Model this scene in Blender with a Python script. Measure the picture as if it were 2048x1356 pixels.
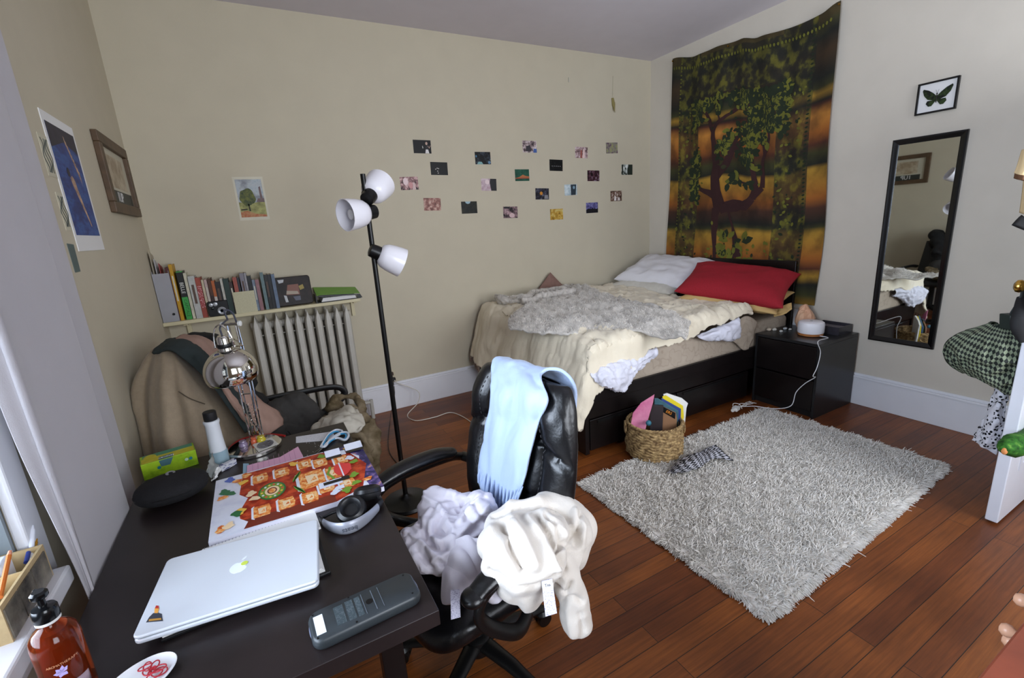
import bpy, bmesh, math, random
import numpy as np
from mathutils import Vector, Matrix, noise
random.seed(7)
for o in list(bpy.data.objects): bpy.data.objects.remove(o, do_unlink=True)
S = bpy.context.scene
COL = S.collection
# ------------------------------------------------------------ camera, world, light, exposure
XR, YB, XL, CH, YN = 3.954, 3.953, -0.606, 3.09, -1.35      # right, back, left wall, ceiling, near wall
FPX = 925.5
HC = 1.55
def _rot(a, b, c):
    return (Matrix.Rotation(b, 3, 'Z') @ Matrix.Rotation(a, 3, 'X') @ Matrix.Rotation(c, 3, 'Z'))
RM = _rot(math.radians(75.964), math.radians(-28.046), math.radians(-3.730))
cd = bpy.data.cameras.new('camera'); cam = bpy.data.objects.new('camera', cd); COL.objects.link(cam)
cam.matrix_world = Matrix.Translation((0, 0, HC)) @ RM.to_4x4()
cd.sensor_width = 36; cd.sensor_fit = 'HORIZONTAL'; cd.lens = 36 * FPX / 2048; cd.clip_start = .02
S.camera = cam
S.view_settings.view_transform = 'Standard'; S.view_settings.look = 'None'
S.view_settings.exposure = 1.0; S.view_settings.gamma = 1; S.view_settings.use_curve_mapping = False
wd = bpy.data.worlds.new('sky'); S.world = wd; wd.use_nodes = True
wd.node_tree.nodes['Background'].inputs[0].default_value = (.62, .78, 1, 1)
wd.node_tree.nodes['Background'].inputs[1].default_value = 1.3
def area(name, loc, rot, sx, sy, power, col):
    l = bpy.data.lights.new(name, 'AREA'); l.shape = 'RECTANGLE'; l.size = sx; l.size_y = sy
    l.energy = power; l.color = col
    o = bpy.data.objects.new(name, l); COL.objects.link(o); o.location = loc; o.rotation_euler = rot
    return o
# daylight standing just outside each window opening
area('daylight_side_window', (XL - .32, .78, 1.68), (0, -math.pi / 2, 0), 1.65, 1.35, 54, (.86, .92, 1))
area('daylight_rear_window', (.75, YN - .2, 1.75), (math.pi / 2, 0, 0), 1.3, 1.7, 40, (1, .965, .93))
area('daylight_far_rear_window', (2.7, YN - .2, 1.75), (math.pi / 2, 0, 0), 1.3, 1.7, 52, (1, .965, .94))

# ------------------------------------------------------------ view rays used to survey positions on real planes
CAM = Vector((0, 0, HC))
def ray(px, py): return RM @ Vector((px - 1024, -(py - 678), -FPX))
def on(ax, v, px, py):
    d = ray(px, py); return CAM + d * ((v - CAM[ax]) / d[ax])
def ox(px, py, v): return on(0, v, px, py)
def oy(px, py, v): return on(1, v, px, py)
def oz(px, py, v=0.): return on(2, v, px, py)
def opl(px, py, P, N):
    d = ray(px, py); return CAM + d * ((Vector(P) - CAM).dot(N) / d.dot(N))

# ------------------------------------------------------------ materials
def lin(c):
    c = c / 255.
    return c / 12.92 if c <= .04045 else ((c + .055) / 1.055) ** 2.4
def rgb(c): return (lin(c[0]), lin(c[1]), lin(c[2]), 1)
MC = {}
def mat(name, c, rough=.6, metal=0, var=.06, vs=6, bump=0, bs=60, coat=0, sheen=0, trans=0, spec=.5, c2=None, alpha=1, emit=0, ior=1.45):
    if name in MC: return MC[name]
    m = bpy.data.materials.new(name); m.use_nodes = True; MC[name] = m
    nt = m.node_tree; b = nt.nodes['Principled BSDF']
    b.inputs['Roughness'].default_value = rough; b.inputs['Metallic'].default_value = metal
    b.inputs['Coat Weight'].default_value = coat; b.inputs['Sheen Weight'].default_value = sheen
    b.inputs['Transmission Weight'].default_value = trans; b.inputs['Specular IOR Level'].default_value = spec
    b.inputs['Alpha'].default_value = alpha; b.inputs['IOR'].default_value = ior
    tc = nt.nodes.new('ShaderNodeTexCoord')
    n = nt.nodes.new('ShaderNodeTexNoise'); n.inputs['Scale'].default_value = vs; n.inputs['Detail'].default_value = 4
    nt.links.new(tc.outputs['Object'], n.inputs['Vector'])
    r = nt.nodes.new('ShaderNodeValToRGB'); nt.links.new(n.outputs[0], r.inputs[0])
    A = rgb(c); B = rgb(c2) if c2 else tuple(min(1, v * (1 + var)) for v in A[:3]) + (1,)
    if not c2: A = tuple(v * (1 - var) for v in A[:3]) + (1,)
    r.color_ramp.elements[0].color = A; r.color_ramp.elements[1].color = B
    r.color_ramp.elements[0].position = .3; r.color_ramp.elements[1].position = .7
    nt.links.new(r.outputs[0], b.inputs['Base Color'])
    if emit:
        b.inputs['Emission Strength'].default_value = emit; b.inputs['Emission Color'].default_value = rgb(c)
    if bump:
        n2 = nt.nodes.new('ShaderNodeTexNoise'); n2.inputs['Scale'].default_value = bs; n2.inputs['Detail'].default_value = 5
        nt.links.new(tc.outputs['Object'], n2.inputs['Vector'])
        bp = nt.nodes.new('ShaderNodeBump'); bp.inputs['Strength'].default_value = bump; bp.inputs['Distance'].default_value = .005
        nt.links.new(n2.outputs[0], bp.inputs['Height']); nt.links.new(bp.outputs[0], b.inputs['Normal'])
    return m
def cmat(name, stops, scale=20, off=(0, 0, 0), detail=6, rough=.45, stretch=(1, 1, 1), interp='LINEAR', kind='noise', uv=False):
    """colour pattern from a noise ramp (prints, covers, patterned cloth)"""
    if name in MC: return MC[name]
    m = bpy.data.materials.new(name); m.use_nodes = True; MC[name] = m
    nt = m.node_tree; b = nt.nodes['Principled BSDF']; b.inputs['Roughness'].default_value = rough; b.inputs['Specular IOR Level'].default_value = .25
    tc = nt.nodes.new('ShaderNodeTexCoord'); mp = nt.nodes.new('ShaderNodeMapping')
    mp.inputs['Location'].default_value = off; mp.inputs['Scale'].default_value = stretch
    nt.links.new(tc.outputs['UV' if uv else 'Object'], mp.inputs[0])
    if kind == 'voronoi':
        n = nt.nodes.new('ShaderNodeTexVoronoi'); n.inputs['Scale'].default_value = scale
        nt.links.new(mp.outputs[0], n.inputs['Vector']); src = n.outputs['Distance']
    elif kind == 'cells':
        n = nt.nodes.new('ShaderNodeTexVoronoi'); n.inputs['Scale'].default_value = scale
        nt.links.new(mp.outputs[0], n.inputs['Vector'])
        sp = nt.nodes.new('ShaderNodeSeparateColor'); nt.links.new(n.outputs['Color'], sp.inputs[0]); src = sp.outputs[0]
    else:
        n = nt.nodes.new('ShaderNodeTexNoise'); n.inputs['Scale'].default_value = scale; n.inputs['Detail'].default_value = detail
        n.inputs['Roughness'].default_value = .6
        nt.links.new(mp.outputs[0], n.inputs['Vector']); src = n.outputs[0]
    r = nt.nodes.new('ShaderNodeValToRGB'); nt.links.new(src, r.inputs[0]); r.color_ramp.interpolation = interp
    el = r.color_ramp.elements
    while len(el) < len(stops): el.new(.5)
    for e, (p, c) in zip(el, stops): e.position = p; e.color = rgb(c)
    nt.links.new(r.outputs[0], b.inputs['Base Color'])
    return m

# ------------------------------------------------------------ mesh builder
class MB:
    def __init__(s): s.v = []; s.f = []; s.m = []; s.uv = {}
    def add(s, vs, fs, m=0, uv=None):
        o = len(s.v); s.v += [Vector(p) for p in vs]
        for f in fs: s.f.append(tuple(i + o for i in f)); s.m.append(m)
        if uv:
            for i, u in enumerate(uv): s.uv[o + i] = u
        return s
    def box(s, x0, x1, y0, y1, z0, z1, m=0):
        vs = [(x, y, z) for x in (x0, x1) for y in (y0, y1) for z in (z0, z1)]
        return s.add(vs, [(0, 1, 3, 2), (4, 6, 7, 5), (0, 4, 5, 1), (2, 3, 7, 6), (0, 2, 6, 4), (1, 5, 7, 3)], m)
    def obox(s, c, a, b, d, m=0):
        c, a, b, d = map(Vector, (c, a, b, d))
        if a.cross(b).dot(d) < 0: a = -a
        vs = [c + a * i + b * j + d * k for i in (-1, 1) for j in (-1, 1) for k in (-1, 1)]
        return s.add(vs, [(0, 1, 3, 2), (4, 6, 7, 5), (0, 4, 5, 1), (2, 3, 7, 6), (0, 2, 6, 4), (1, 5, 7, 3)], m)
    def prism(s, pts, off, m=0):
        """flat outline with thickness off"""
        off = Vector(off); n = len(pts); p = [Vector(q) for q in pts]
        nrm = Vector((0, 0, 0))
        for i in range(n): nrm += p[i].cross(p[(i + 1) % n])
        if nrm.dot(off) > 0: p = p[::-1]
        vs = p + [q + off for q in p]
        return s.add(vs, [tuple(range(n)), tuple(range(2 * n - 1, n - 1, -1))] + [(i, n + i, n + (i + 1) % n, (i + 1) % n) for i in range(n)], m)
    def tube(s, pts, r, seg=10, m=0, closed=False, flat=1., up=None):
        pts = [Vector(p) for p in pts]; n = len(pts)
        rr = r if isinstance(r, (list, tuple)) else [r] * n
        vs = []; fs = []; pn = None
        for i, p in enumerate(pts):
            a = pts[(i - 1) % n] if (i or closed) else pts[0]; b = pts[(i + 1) % n] if (i < n - 1 or closed) else pts[-1]
            t = (b - a); t = t.normalized() if t.length > 1e-9 else Vector((0, 0, 1))
            if up is not None: q = Vector(up) - t * t.dot(Vector(up))
            elif pn is None: q = t.orthogonal()
            else: q = pn - t * pn.dot(t)
            q = q.normalized() if q.length > 1e-9 else t.orthogonal().normalized()
            pn = q; w = t.cross(q)
            for k in range(seg):
                th = 2 * math.pi * k / seg
                vs.append(p + w * math.cos(th) * rr[i] + q * math.sin(th) * rr[i] * flat)
        for i in range(n if closed else n - 1):
            for k in range(seg):
                a = i * seg + k; b = i * seg + (k + 1) % seg; j = ((i + 1) % n) * seg
                fs.append((a, b, j + (k + 1) % seg, j + k))
        if not closed: fs += [tuple(range(seg))[::-1], tuple((n - 1) * seg + k for k in range(seg))]
        return s.add(vs, fs, m)
    def cyl(s, p0, p1, r0, r1=None, seg=20, m=0): return s.tube([p0, p1], [r0, r0 if r1 is None else r1], seg, m)
    def lathe(s, prof, org=(0, 0, 0), axis=(0, 0, 1), seg=28, m=0, closed=False):
        ax = Vector(axis).normalized(); q = ax.orthogonal().normalized(); w = ax.cross(q); org = Vector(org)
        vs = []; fs = []; n = len(prof)
        for r, z in prof:
            for k in range(seg):
                th = 2 * math.pi * k / seg
                vs.append(org + ax * z + (q * math.cos(th) + w * math.sin(th)) * max(r, 1e-5))
        for i in range(n if closed else n - 1):
            j = (i + 1) % n
            for k in range(seg): fs.append((i * seg + k, i * seg + (k + 1) % seg, j * seg + (k + 1) % seg, j * seg + k))
        if not closed:
            if prof[0][0] > 1e-4: fs.append(tuple(range(seg))[::-1])
            if prof[-1][0] > 1e-4: fs.append(tuple((n - 1) * seg + k for k in range(seg)))
        return s.add(vs, fs, m)
    def grid(s, P, m=0, cu=False, cv=False):
        """P: rows x cols of points"""
        nu, nv = len(P), len(P[0]); vs = [p for r in P for p in r]; fs = []
        for i in range(nu if cu else nu - 1):
            for j in range(nv if cv else nv - 1):
                a, b = i * nv + j, i * nv + (j + 1) % nv
                c, d = ((i + 1) % nu) * nv + (j + 1) % nv, ((i + 1) % nu) * nv + j
                fs.append((a, b, c, d))
        return s.add(vs, fs, m, [(j / max(1, nv - 1), i / max(1, nu - 1)) for i in range(nu) for j in range(nv)])
    def ball(s, c, r, m=0, nu=14, nv=24, M=None, fn=None):
        c = Vector(c); r = Vector((r, r, r)) if not hasattr(r, '__len__') else Vector(r)
        P = []
        for i in range(nu + 1):
            ph = math.pi * i / nu; row = []
            for j in range(nv):
                th = -2 * math.pi * j / nv
                d = Vector((math.sin(ph) * math.cos(th), math.sin(ph) * math.sin(th), math.cos(ph)))
                k = fn(d) if fn else 1.
                q = Vector((d.x * r.x, d.y * r.y, d.z * r.z)) * k
                row.append(c + (M @ q if M else q))
            P.append(row)
        return s.grid(P, m, cv=True)
    def xf(s, M):
        s.v = [M @ p for p in s.v]; return s
    def build(s, name, mats, parent=None, smooth=True, bevel=0, solid=0, sub=0, ang=38, so=0., bseg=2):
        me = bpy.data.meshes.new(name); me.from_pydata([tuple(p) for p in s.v], [], s.f)
        if not isinstance(mats, (list, tuple)): mats = [mats]
        for m in mats: me.materials.append(m)
        me.polygons.foreach_set('material_index', s.m)
        if s.uv:
            ul = me.uv_layers.new(name='map')
            for l in me.loops: ul.data[l.index].uv = s.uv.get(l.vertex_index, (0, 0))
        me.validate(); me.update()
        if smooth:
            me.polygons.foreach_set('use_smooth', [True] * len(me.polygons)); me.set_sharp_from_angle(angle=math.radians(ang))
        o = bpy.data.objects.new(name, me); COL.objects.link(o)
        if solid:
            md = o.modifiers.new('t', 'SOLIDIFY'); md.thickness = solid; md.offset = so
        if sub:
            md = o.modifiers.new('s', 'SUBSURF'); md.levels = sub; md.render_levels = sub
        if bevel:
            md = o.modifiers.new('b', 'BEVEL'); md.width = bevel; md.segments = bseg; md.limit_method = 'ANGLE'; md.angle_limit = math.radians(40)
        if parent: attach(o, parent)
        return o
def world_of(o):
    M = o.matrix_basis.copy()
    p = o
    while p.parent:
        M = p.parent.matrix_basis @ p.matrix_parent_inverse @ M if False else p.parent.matrix_basis @ p.matrix_parent_inverse @ M
        p = p.parent
    return M
def attach(o, parent):
    o.parent = parent; o.matrix_parent_inverse = world_of(parent).inverted()
    return o
def tag(o, label=None, cat=None, group=None, kind=None):
    if label: o['label'] = label
    if cat: o['category'] = cat
    if group: o['group'] = group
    if kind: o['kind'] = kind
    return o
def thing(name, loc, label, cat, group=None):
    o = bpy.data.objects.new(name, None); COL.objects.link(o); o.location = loc; o.empty_display_size = .05
    return tag(o, label, cat, group)
def st(mb, name, m, **k):
    o = mb.build(name, m, **k); o['kind'] = 'structure'; return o
def lerp(a, b, t): return a + (b - a) * t
def cr(P, t):
    n = len(P) - 1; x = min(max(t, 0), 1) * n; i = min(int(x), n - 1); f = x - i
    p1, p2 = P[i], P[i + 1]; p0 = P[i - 1] if i else p1 * 2 - p2; p3 = P[i + 2] if i + 2 <= n else p2 * 2 - p1
    return .5 * ((2 * p1) + (p2 - p0) * f + (2 * p0 - 5 * p1 + 4 * p2 - p3) * f * f + (3 * p1 - p0 - 3 * p2 + p3) * f ** 3)
def loft(rows, nu, nv):
    rows = [[Vector(p) for p in r] for r in rows]
    cols = [[cr(r, j / nv) for j in range(nv + 1)] for r in rows]
    return [[cr([c[j] for c in cols], i / nu) for j in range(nv + 1)] for i in range(nu + 1)]
def path(pts, n=8):
    P = [Vector(p) for p in pts]; k = (len(P) - 1) * n
    return [cr(P, i / k) for i in range(k + 1)]
def nz(p, s=1., o=0.): return noise.noise(Vector((p[0] * s + o, p[1] * s + o * .7, p[2] * s - o)))
def ridge(p, s, o=0.):
    q = Vector(p) * s + Vector((o, o, o)); w = noise.noise_vector(q * .6) * .8
    return 1 - abs(noise.noise(q + w)) * 2.2
def crumple(me_v, normals, amp, s, o=0., fine=.35):
    out = []
    for p, n in zip(me_v, normals):
        d = amp * (ridge(p, s, o) - .5) + amp * fine * (ridge(p, s * 2.7, o + 9) - .5)
        out.append(p + n * d)
    return out
def fuse(name, mb, m, parent=None, voxel=.008, amp=.012, s=9., o=0., smooth_it=6, stretch=None, fine=.35):
    """join overlapping volumes of one garment into a single crumpled surface"""
    t = mb.build('tmp', m); md = t.modifiers.new('r', 'REMESH'); md.mode = 'VOXEL'; md.voxel_size = voxel
    md2 = t.modifiers.new('s', 'SMOOTH'); md2.factor = .5; md2.iterations = smooth_it
    dg = bpy.context.evaluated_depsgraph_get(); dg.update()
    me = bpy.data.meshes.new_from_object(t.evaluated_get(dg)); me.name = name
    old = t.data; bpy.data.objects.remove(t, do_unlink=True); bpy.data.meshes.remove(old)
    st_ = Vector(stretch) if stretch else Vector((1, 1, 1))
    ns = [v.normal.copy() for v in me.vertices]
    for v, n in zip(me.vertices, ns):
        p = Vector((v.co.x * st_.x, v.co.y * st_.y, v.co.z * st_.z))
        v.co += n * (amp * (ridge(p, s, o) - .45) + amp * fine * (ridge(p, s * 2.6, o + 9) - .5))
    me.polygons.foreach_set('use_smooth', [True] * len(me.polygons))
    me.materials.clear(); me.materials.append(m)
    ob = bpy.data.objects.new(name, me); COL.objects.link(ob)
    if parent: attach(ob, parent)
    return ob
def px_of(p):
    q = RM.transposed() @ (Vector(p) - CAM); return 1024 + FPX * q.x / -q.z, 678 - FPX * q.y / -q.z
def creases(ob, folds, k=1.):
    """press surveyed fold lines (pixel polylines: points, height, width) into a garment's visible side"""
    me = ob.data; fl = [([Vector(a) for a in pts], h, w) for pts, h, w in folds]
    ns = [v.normal.copy() for v in me.vertices]
    for v, n in zip(me.vertices, ns):
        vd = (CAM - v.co).normalized(); fc = n.dot(vd)
        if fc < .02: continue
        q = Vector(px_of(v.co)); d = 0
        for pts, h, w in fl:
            b = 1e9
            for a, c in zip(pts, pts[1:]):
                ac = c - a; t = min(1, max(0, (q - a).dot(ac) / max(1e-6, ac.length_squared))); b = min(b, (q - a - ac * t).length)
            if b < 3 * w: d += h * math.exp(-(b / w) ** 2)
        v.co += n * d * k * min(1, fc * 3)
    me.update()
def sheet(name, rows, m, nu=40, nv=40, thick=.006, amp=.006, s=12, o=0., parent=None, stretch=(1, 1, 1), fine=.3):
    P = loft(rows, nu, nv); Q = []
    for i in range(nu + 1):
        r = []
        for j in range(nv + 1):
            a = P[min(i + 1, nu)][j] - P[max(i - 1, 0)][j]; b = P[i][min(j + 1, nv)] - P[i][max(j - 1, 0)]
            n = a.cross(b); n = n.normalized() if n.length > 1e-12 else Vector((0, 0, 1))
            q = Vector((P[i][j].x * stretch[0], P[i][j].y * stretch[1], P[i][j].z * stretch[2]))
            r.append(P[i][j] + n * (amp * (ridge(q, s, o) - .5) + amp * fine * (ridge(q, s * 2.7, o + 5) - .5)))
        Q.append(r)
    mb = MB(); mb.grid(Q)
    return mb.build(name, m, parent, solid=thick)
def text(s_, size, org, xdir, ydir, m, parent, name='lettering', ext=.0004, cx=True):
    c = bpy.data.curves.new('t', 'FONT'); c.body = s_; c.size = size; c.extrude = ext; c.resolution_u = 3
    if cx: c.align_x = 'CENTER'; c.align_y = 'CENTER'
    t = bpy.data.objects.new('t', c); COL.objects.link(t)
    dg = bpy.context.evaluated_depsgraph_get(); dg.update()
    me = bpy.data.meshes.new_from_object(t.evaluated_get(dg)); bpy.data.objects.remove(t, do_unlink=True)
    me.name = name; x = Vector(xdir).normalized(); y = Vector(ydir); y = (y - x * x.dot(y)).normalized(); z = x.cross(y)
    M = Matrix((x, y, z)).transposed().to_4x4(); M.translation = Vector(org); me.transform(M)
    me.materials.clear(); me.materials.append(m)
    o = bpy.data.objects.new(name, me); COL.objects.link(o)
    if parent: attach(o, parent)
    return o
def rrect(cx, cy, hx, hy, r, n=5):
    pts = []
    for sx, sy, a0 in ((1, 1, 0), (-1, 1, 90), (-1, -1, 180), (1, -1, 270)):
        for k in range(n + 1):
            a = math.radians(a0 + 90 * k / n)
            pts.append((cx + sx * (hx - r) + r * math.cos(a), cy + sy * (hy - r) + r * math.sin(a)))
    return pts
def plate(pts2, z0, z1, org, u, v, n):
    """2-D outline placed on a frame (org,u,v) and raised along n from z0 to z1"""
    org, u, v, n = map(Vector, (org, u, v, n))
    return [org + u * a + v * b + n * z0 for a, b in pts2], n * (z1 - z0)
def drape(pos, ru, rv, collide, steps=120, iters=8, damp=.985, g=-9.8, bend=.25):
    """settle a cloth grid (pos: nu x nv x 3, rest spacings ru, rv) under gravity against a collider"""
    X = pos.copy(); V = np.zeros_like(X); dt = 1 / 60.; rd = math.hypot(ru, rv)
    def con(A, B, rest, k=1.):
        d = B - A; l = np.linalg.norm(d, axis=-1, keepdims=True) + 1e-9; c = d * ((l - rest) / l) * .5 * k; A += c; B -= c
    for s in range(steps):
        P0 = X.copy(); X = X + V * dt; X[..., 2] += g * dt * dt
        for it in range(iters):
            for o in (0, 1):
                n = (X.shape[0] - o) // 2; con(X[o:o + 2 * n:2], X[o + 1:o + 2 * n:2], ru)
                n = (X.shape[1] - o) // 2; con(X[:, o:o + 2 * n:2], X[:, o + 1:o + 2 * n:2], rv)
                n = (X.shape[0] - o) // 2; con(X[o:o + 2 * n:2, :-1], X[o + 1:o + 2 * n:2, 1:], rd, .5); con(X[o:o + 2 * n:2, 1:], X[o + 1:o + 2 * n:2, :-1], rd, .5)
            for o in (0, 1, 2):
                con(X[o:-2:3], X[o + 2::3][:X[o:-2:3].shape[0]], 2 * ru, bend); con(X[:, o:-2:3], X[:, o + 2::3][:, :X[:, o:-2:3].shape[1]], 2 * rv, bend)
            X = collide(X, P0)
        V = np.clip((X - P0) / dt * damp, -2.5, 2.5)
    return X
def cap_push(X, a, b, r, P0=None, fr=.6):
    a, b = np.array(a), np.array(b); ab = b - a; t = np.clip(((X - a) @ ab) / (ab @ ab), 0, 1); c = a + t[..., None] * ab
    d = X - c; l = np.linalg.norm(d, axis=-1, keepdims=True) + 1e-9; m = l < r; Y = np.where(m, c + d / l * r, X)
    if P0 is not None: Y = np.where(m, Y + (P0 - Y) * fr * np.array([1, 1, 0]), Y)
    return Y
def from_np(X): return [[Vector(p) for p in row] for row in X]
# ------------------------------------------------------------ setting
def floor_mat():
    m = bpy.data.materials.new('wood_floor'); m.use_nodes = True; nt = m.node_tree; b = nt.nodes['Principled BSDF']
    N = nt.nodes.new; L = nt.links.new
    tc = N('ShaderNodeTexCoord')
    br = N('ShaderNodeTexBrick'); br.offset = .37; br.offset_frequency = 2; br.squash = 1
    br.inputs['Scale'].default_value = 1; br.inputs['Brick Width'].default_value = 1.7; br.inputs['Row Height'].default_value = .084
    br.inputs['Mortar Size'].default_value = .0013; br.inputs['Mortar Smooth'].default_value = .2; br.inputs['Bias'].default_value = 0
    br.inputs['Color1'].default_value = rgb((146, 84, 36)); br.inputs['Color2'].default_value = rgb((108, 57, 27)); br.inputs['Mortar'].default_value = rgb((30, 24, 20))
    L(tc.outputs['Object'], br.inputs['Vector'])
    mp = N('ShaderNodeMapping'); mp.inputs['Scale'].default_value = (1.2, 30, 1); L(tc.outputs['Object'], mp.inputs[0])
    n = N('ShaderNodeTexNoise'); n.inputs['Scale'].default_value = 3; n.inputs['Detail'].default_value = 8; n.inputs['Roughness'].default_value = .65; L(mp.outputs[0], n.inputs['Vector'])
    n2 = N('ShaderNodeTexNoise'); n2.inputs['Scale'].default_value = 2.2; n2.inputs['Detail'].default_value = 6; L(tc.outputs['Object'], n2.inputs['Vector'])
    r = N('ShaderNodeValToRGB'); r.color_ramp.elements[0].color = (.5, .45, .42, 1); r.color_ramp.elements[1].color = (1.25, 1.2, 1.15, 1)
    r.color_ramp.elements[0].position = .3; r.color_ramp.elements[1].position = .68; L(n.outputs[0], r.inputs[0])
    r2 = N('ShaderNodeValToRGB'); r2.color_ramp.elements[0].color = (.62, .6, .62, 1); r2.color_ramp.elements[1].color = (1.15, 1.15, 1.1, 1)
    r2.color_ramp.elements[0].position = .35; r2.color_ramp.elements[1].position = .62; L(n2.outputs[0], r2.inputs[0])
    a = N('ShaderNodeMix'); a.data_type = 'RGBA'; a.blend_type = 'MULTIPLY'; a.inputs[0].default_value = .75; L(br.outputs[0], a.inputs[6]); L(r.outputs[0], a.inputs[7])
    c = N('ShaderNodeMix'); c.data_type = 'RGBA'; c.blend_type = 'MULTIPLY'; c.inputs[0].default_value = .85; L(a.outputs[2], c.inputs[6]); L(r2.outputs[0], c.inputs[7])
    L(c.outputs[2], b.inputs['Base Color'])
    rr = N('ShaderNodeMapRange'); rr.inputs[3].default_value = .3; rr.inputs[4].default_value = .5; L(n2.outputs[0], rr.inputs[0]); L(rr.outputs[0], b.inputs['Roughness'])
    bp = N('ShaderNodeBump'); bp.inputs['Strength'].default_value = .35; bp.inputs['Distance'].default_value = .003; bp.invert = True
    L(br.outputs['Fac'], bp.inputs['Height']); L(bp.outputs[0], b.inputs['Normal'])
    b.inputs['Specular IOR Level'].default_value = .42
    return m
WALL = mat('wall_paint_cream', (194, 185, 163), .85, var=.02, bump=.08, bs=260)
WALLR = mat('wall_paint_warm_white', (206, 198, 184), .85, var=.02, bump=.08, bs=260)
CEIL = mat('ceiling_paint', (212, 206, 212), .9, var=.02)
TRIM = mat('trim_white_gloss', (226, 226, 230), .4, var=.02)
BLK = mat('black_plastic', (12, 12, 13), .38, var=.1)
BWOOD = mat('black_brown_wood', (17, 12, 12), .32, var=.25, vs=8)
st(MB().box(XL - .3, XR + .1, YN - .3, YB + .1, -.05, 0), 'floor', floor_mat(), smooth=False)
st(MB().box(XL - .3, XR + .1, YN - .3, YB + .1, CH, CH + .05), 'ceiling', CEIL, smooth=False)
st(MB().box(XL - .2, XR + .1, YB, YB + .1, 0, CH), 'wall_back', WALL, smooth=False)
st(MB().box(XR, XR + .1, YN - .2, YB, 0, CH), 'wall_right', WALLR, smooth=False)
WY0, WY1, WZ0, WZ1 = .1, 1.40, .80, 2.52
w = MB(); T = .18
w.box(XL - T, XL, YN - .2, WY0, 0, CH); w.box(XL - T, XL, WY1, YB, 0, CH); w.box(XL - T, XL, WY0, WY1, 0, WZ0); w.box(XL - T, XL, WY0, WY1, WZ1, CH)
st(w, 'wall_left', WALL, smooth=False)
w = MB(); z0, z1 = .9, 2.6
xs = [XL, .1, 1.4, 2.05, 3.35, XR]
for i in (0, 2, 4): w.box(xs[i], xs[i + 1], YN - .1, YN, 0, CH)
for i in (1, 3): w.box(xs[i], xs[i + 1], YN - .1, YN, 0, z0); w.box(xs[i], xs[i + 1], YN - .1, YN, z1, CH)
st(w, 'wall_rear', WALL, smooth=False)
def glass():
    m = bpy.data.materials.new('window_glass'); m.use_nodes = True; nt = m.node_tree
    nt.nodes.clear(); o = nt.nodes.new('ShaderNodeOutputMaterial'); t = nt.nodes.new('ShaderNodeBsdfTransparent'); g = nt.nodes.new('ShaderNodeBsdfGlossy')
    g.inputs['Roughness'].default_value = .03; t.inputs[0].default_value = (.93, .96, 1, 1)
    f = nt.nodes.new('ShaderNodeFresnel'); f.inputs[0].default_value = 1.45; x = nt.nodes.new('ShaderNodeMixShader')
    nt.links.new(f.outputs[0], x.inputs[0]); nt.links.new(t.outputs[0], x.inputs[1]); nt.links.new(g.outputs[0], x.inputs[2]); nt.links.new(x.outputs[0], o.inputs[0]); return m
GL = glass()
def window(name, a0, a1, z0, z1, side, sash=TRIM):
    r = bpy.data.objects.new(name, None); COL.objects.link(r); r['kind'] = 'structure'
    def P(mb, u0, u1, d0, d1, q0, q1):        # u along the wall, d depth outward
        if side == 'L': mb.box(XL - d1, XL - d0, u0, u1, q0, q1)
        else: mb.box(u0, u1, YN - d1, YN - d0, q0, q1)
    r.location = (XL - .1, (a0 + a1) / 2, z0) if side == 'L' else ((a0 + a1) / 2, YN, z0)
    f = MB()
    for u0, u1 in ((a0 - .11, a0), (a1, a1 + .09)): P(f, u0, u1, -.025, 0, z0 - .04, z1 + .11)
    P(f, a0, a1, -.025, 0, z1, z1 + .11)
    f.build('window_casing', TRIM, r, bevel=.006, smooth=False)
    s = MB(); zm = (z0 + z1) / 2; b = .045
    for q0, q1, d in ((z0, zm + .02, .09), (zm - .02, z1, .13)):
        P(s, a0, a0 + b, d, d + .035, q0, q1); P(s, a1 - b, a1, d, d + .035, q0, q1)
        P(s, a0 + b, a1 - b, d, d + .035, q0, q0 + b + .01); P(s, a0 + b, a1 - b, d, d + .035, q1 - b, q1)
    s.build('window_sash', sash, r, bevel=.004, smooth=False)
    g = MB()
    for q0, q1, d in ((z0 + b, zm - .03, .105), (zm + .02, z1 - b, .145)): P(g, a0 + b, a1 - b, d, d + .003, q0, q1)
    g.build('window_pane', GL, r, smooth=False)
    j = MB()
    P(j, a0 - .002, a0 + .012, 0, .18 if side == 'L' else .1, z0, z1); P(j, a1 - .012, a1 + .002, 0, .18 if side == 'L' else .1, z0, z1)
    j.build('window_jamb', sash if side == 'L' else TRIM, r, smooth=False)
    l = MB(); P(l, a0 - .13, a1 + (.015 if side == 'L' else .13), -.076 if side == 'L' else -.045, .0 if side != 'L' else 0, z0 - .045, z0 - .0); P(l, a0, a1, 0, .18 if side == 'L' else .1, z0 - .02, z0)
    l.build('window_sill', TRIM, r, bevel=.006, smooth=False)
    ap = MB(); P(ap, a0 - .1, a1 + .01, -.022, 0, z0 - .14, z0 - .045); ap.build('window_apron', TRIM, r, bevel=.006, smooth=False)
    return r
SASH = mat('sash_grey_paint', (120, 128, 132), .45, var=.08)
window('window_1', WY0, WY1, WZ0, WZ1, 'L', SASH)
window('window_2', .1, 1.4, .9, 2.6, 'N'); window('window_3', 2.05, 3.35, .9, 2.6, 'N')
def baseboard(name, horiz, a0, a1, at, d):
    m = MB()
    def B(t, q0, q1):
        if horiz: m.box(a0, a1, min(at, at + d * t), max(at, at + d * t), q0, q1)
        else: m.box(min(at, at + d * t), max(at, at + d * t), a0, a1, q0, q1)
    B(.018, 0, .215); B(.026, .215, .232); B(.014, .232, .252)
    st(m, name, TRIM, smooth=False, bevel=.004)
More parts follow.
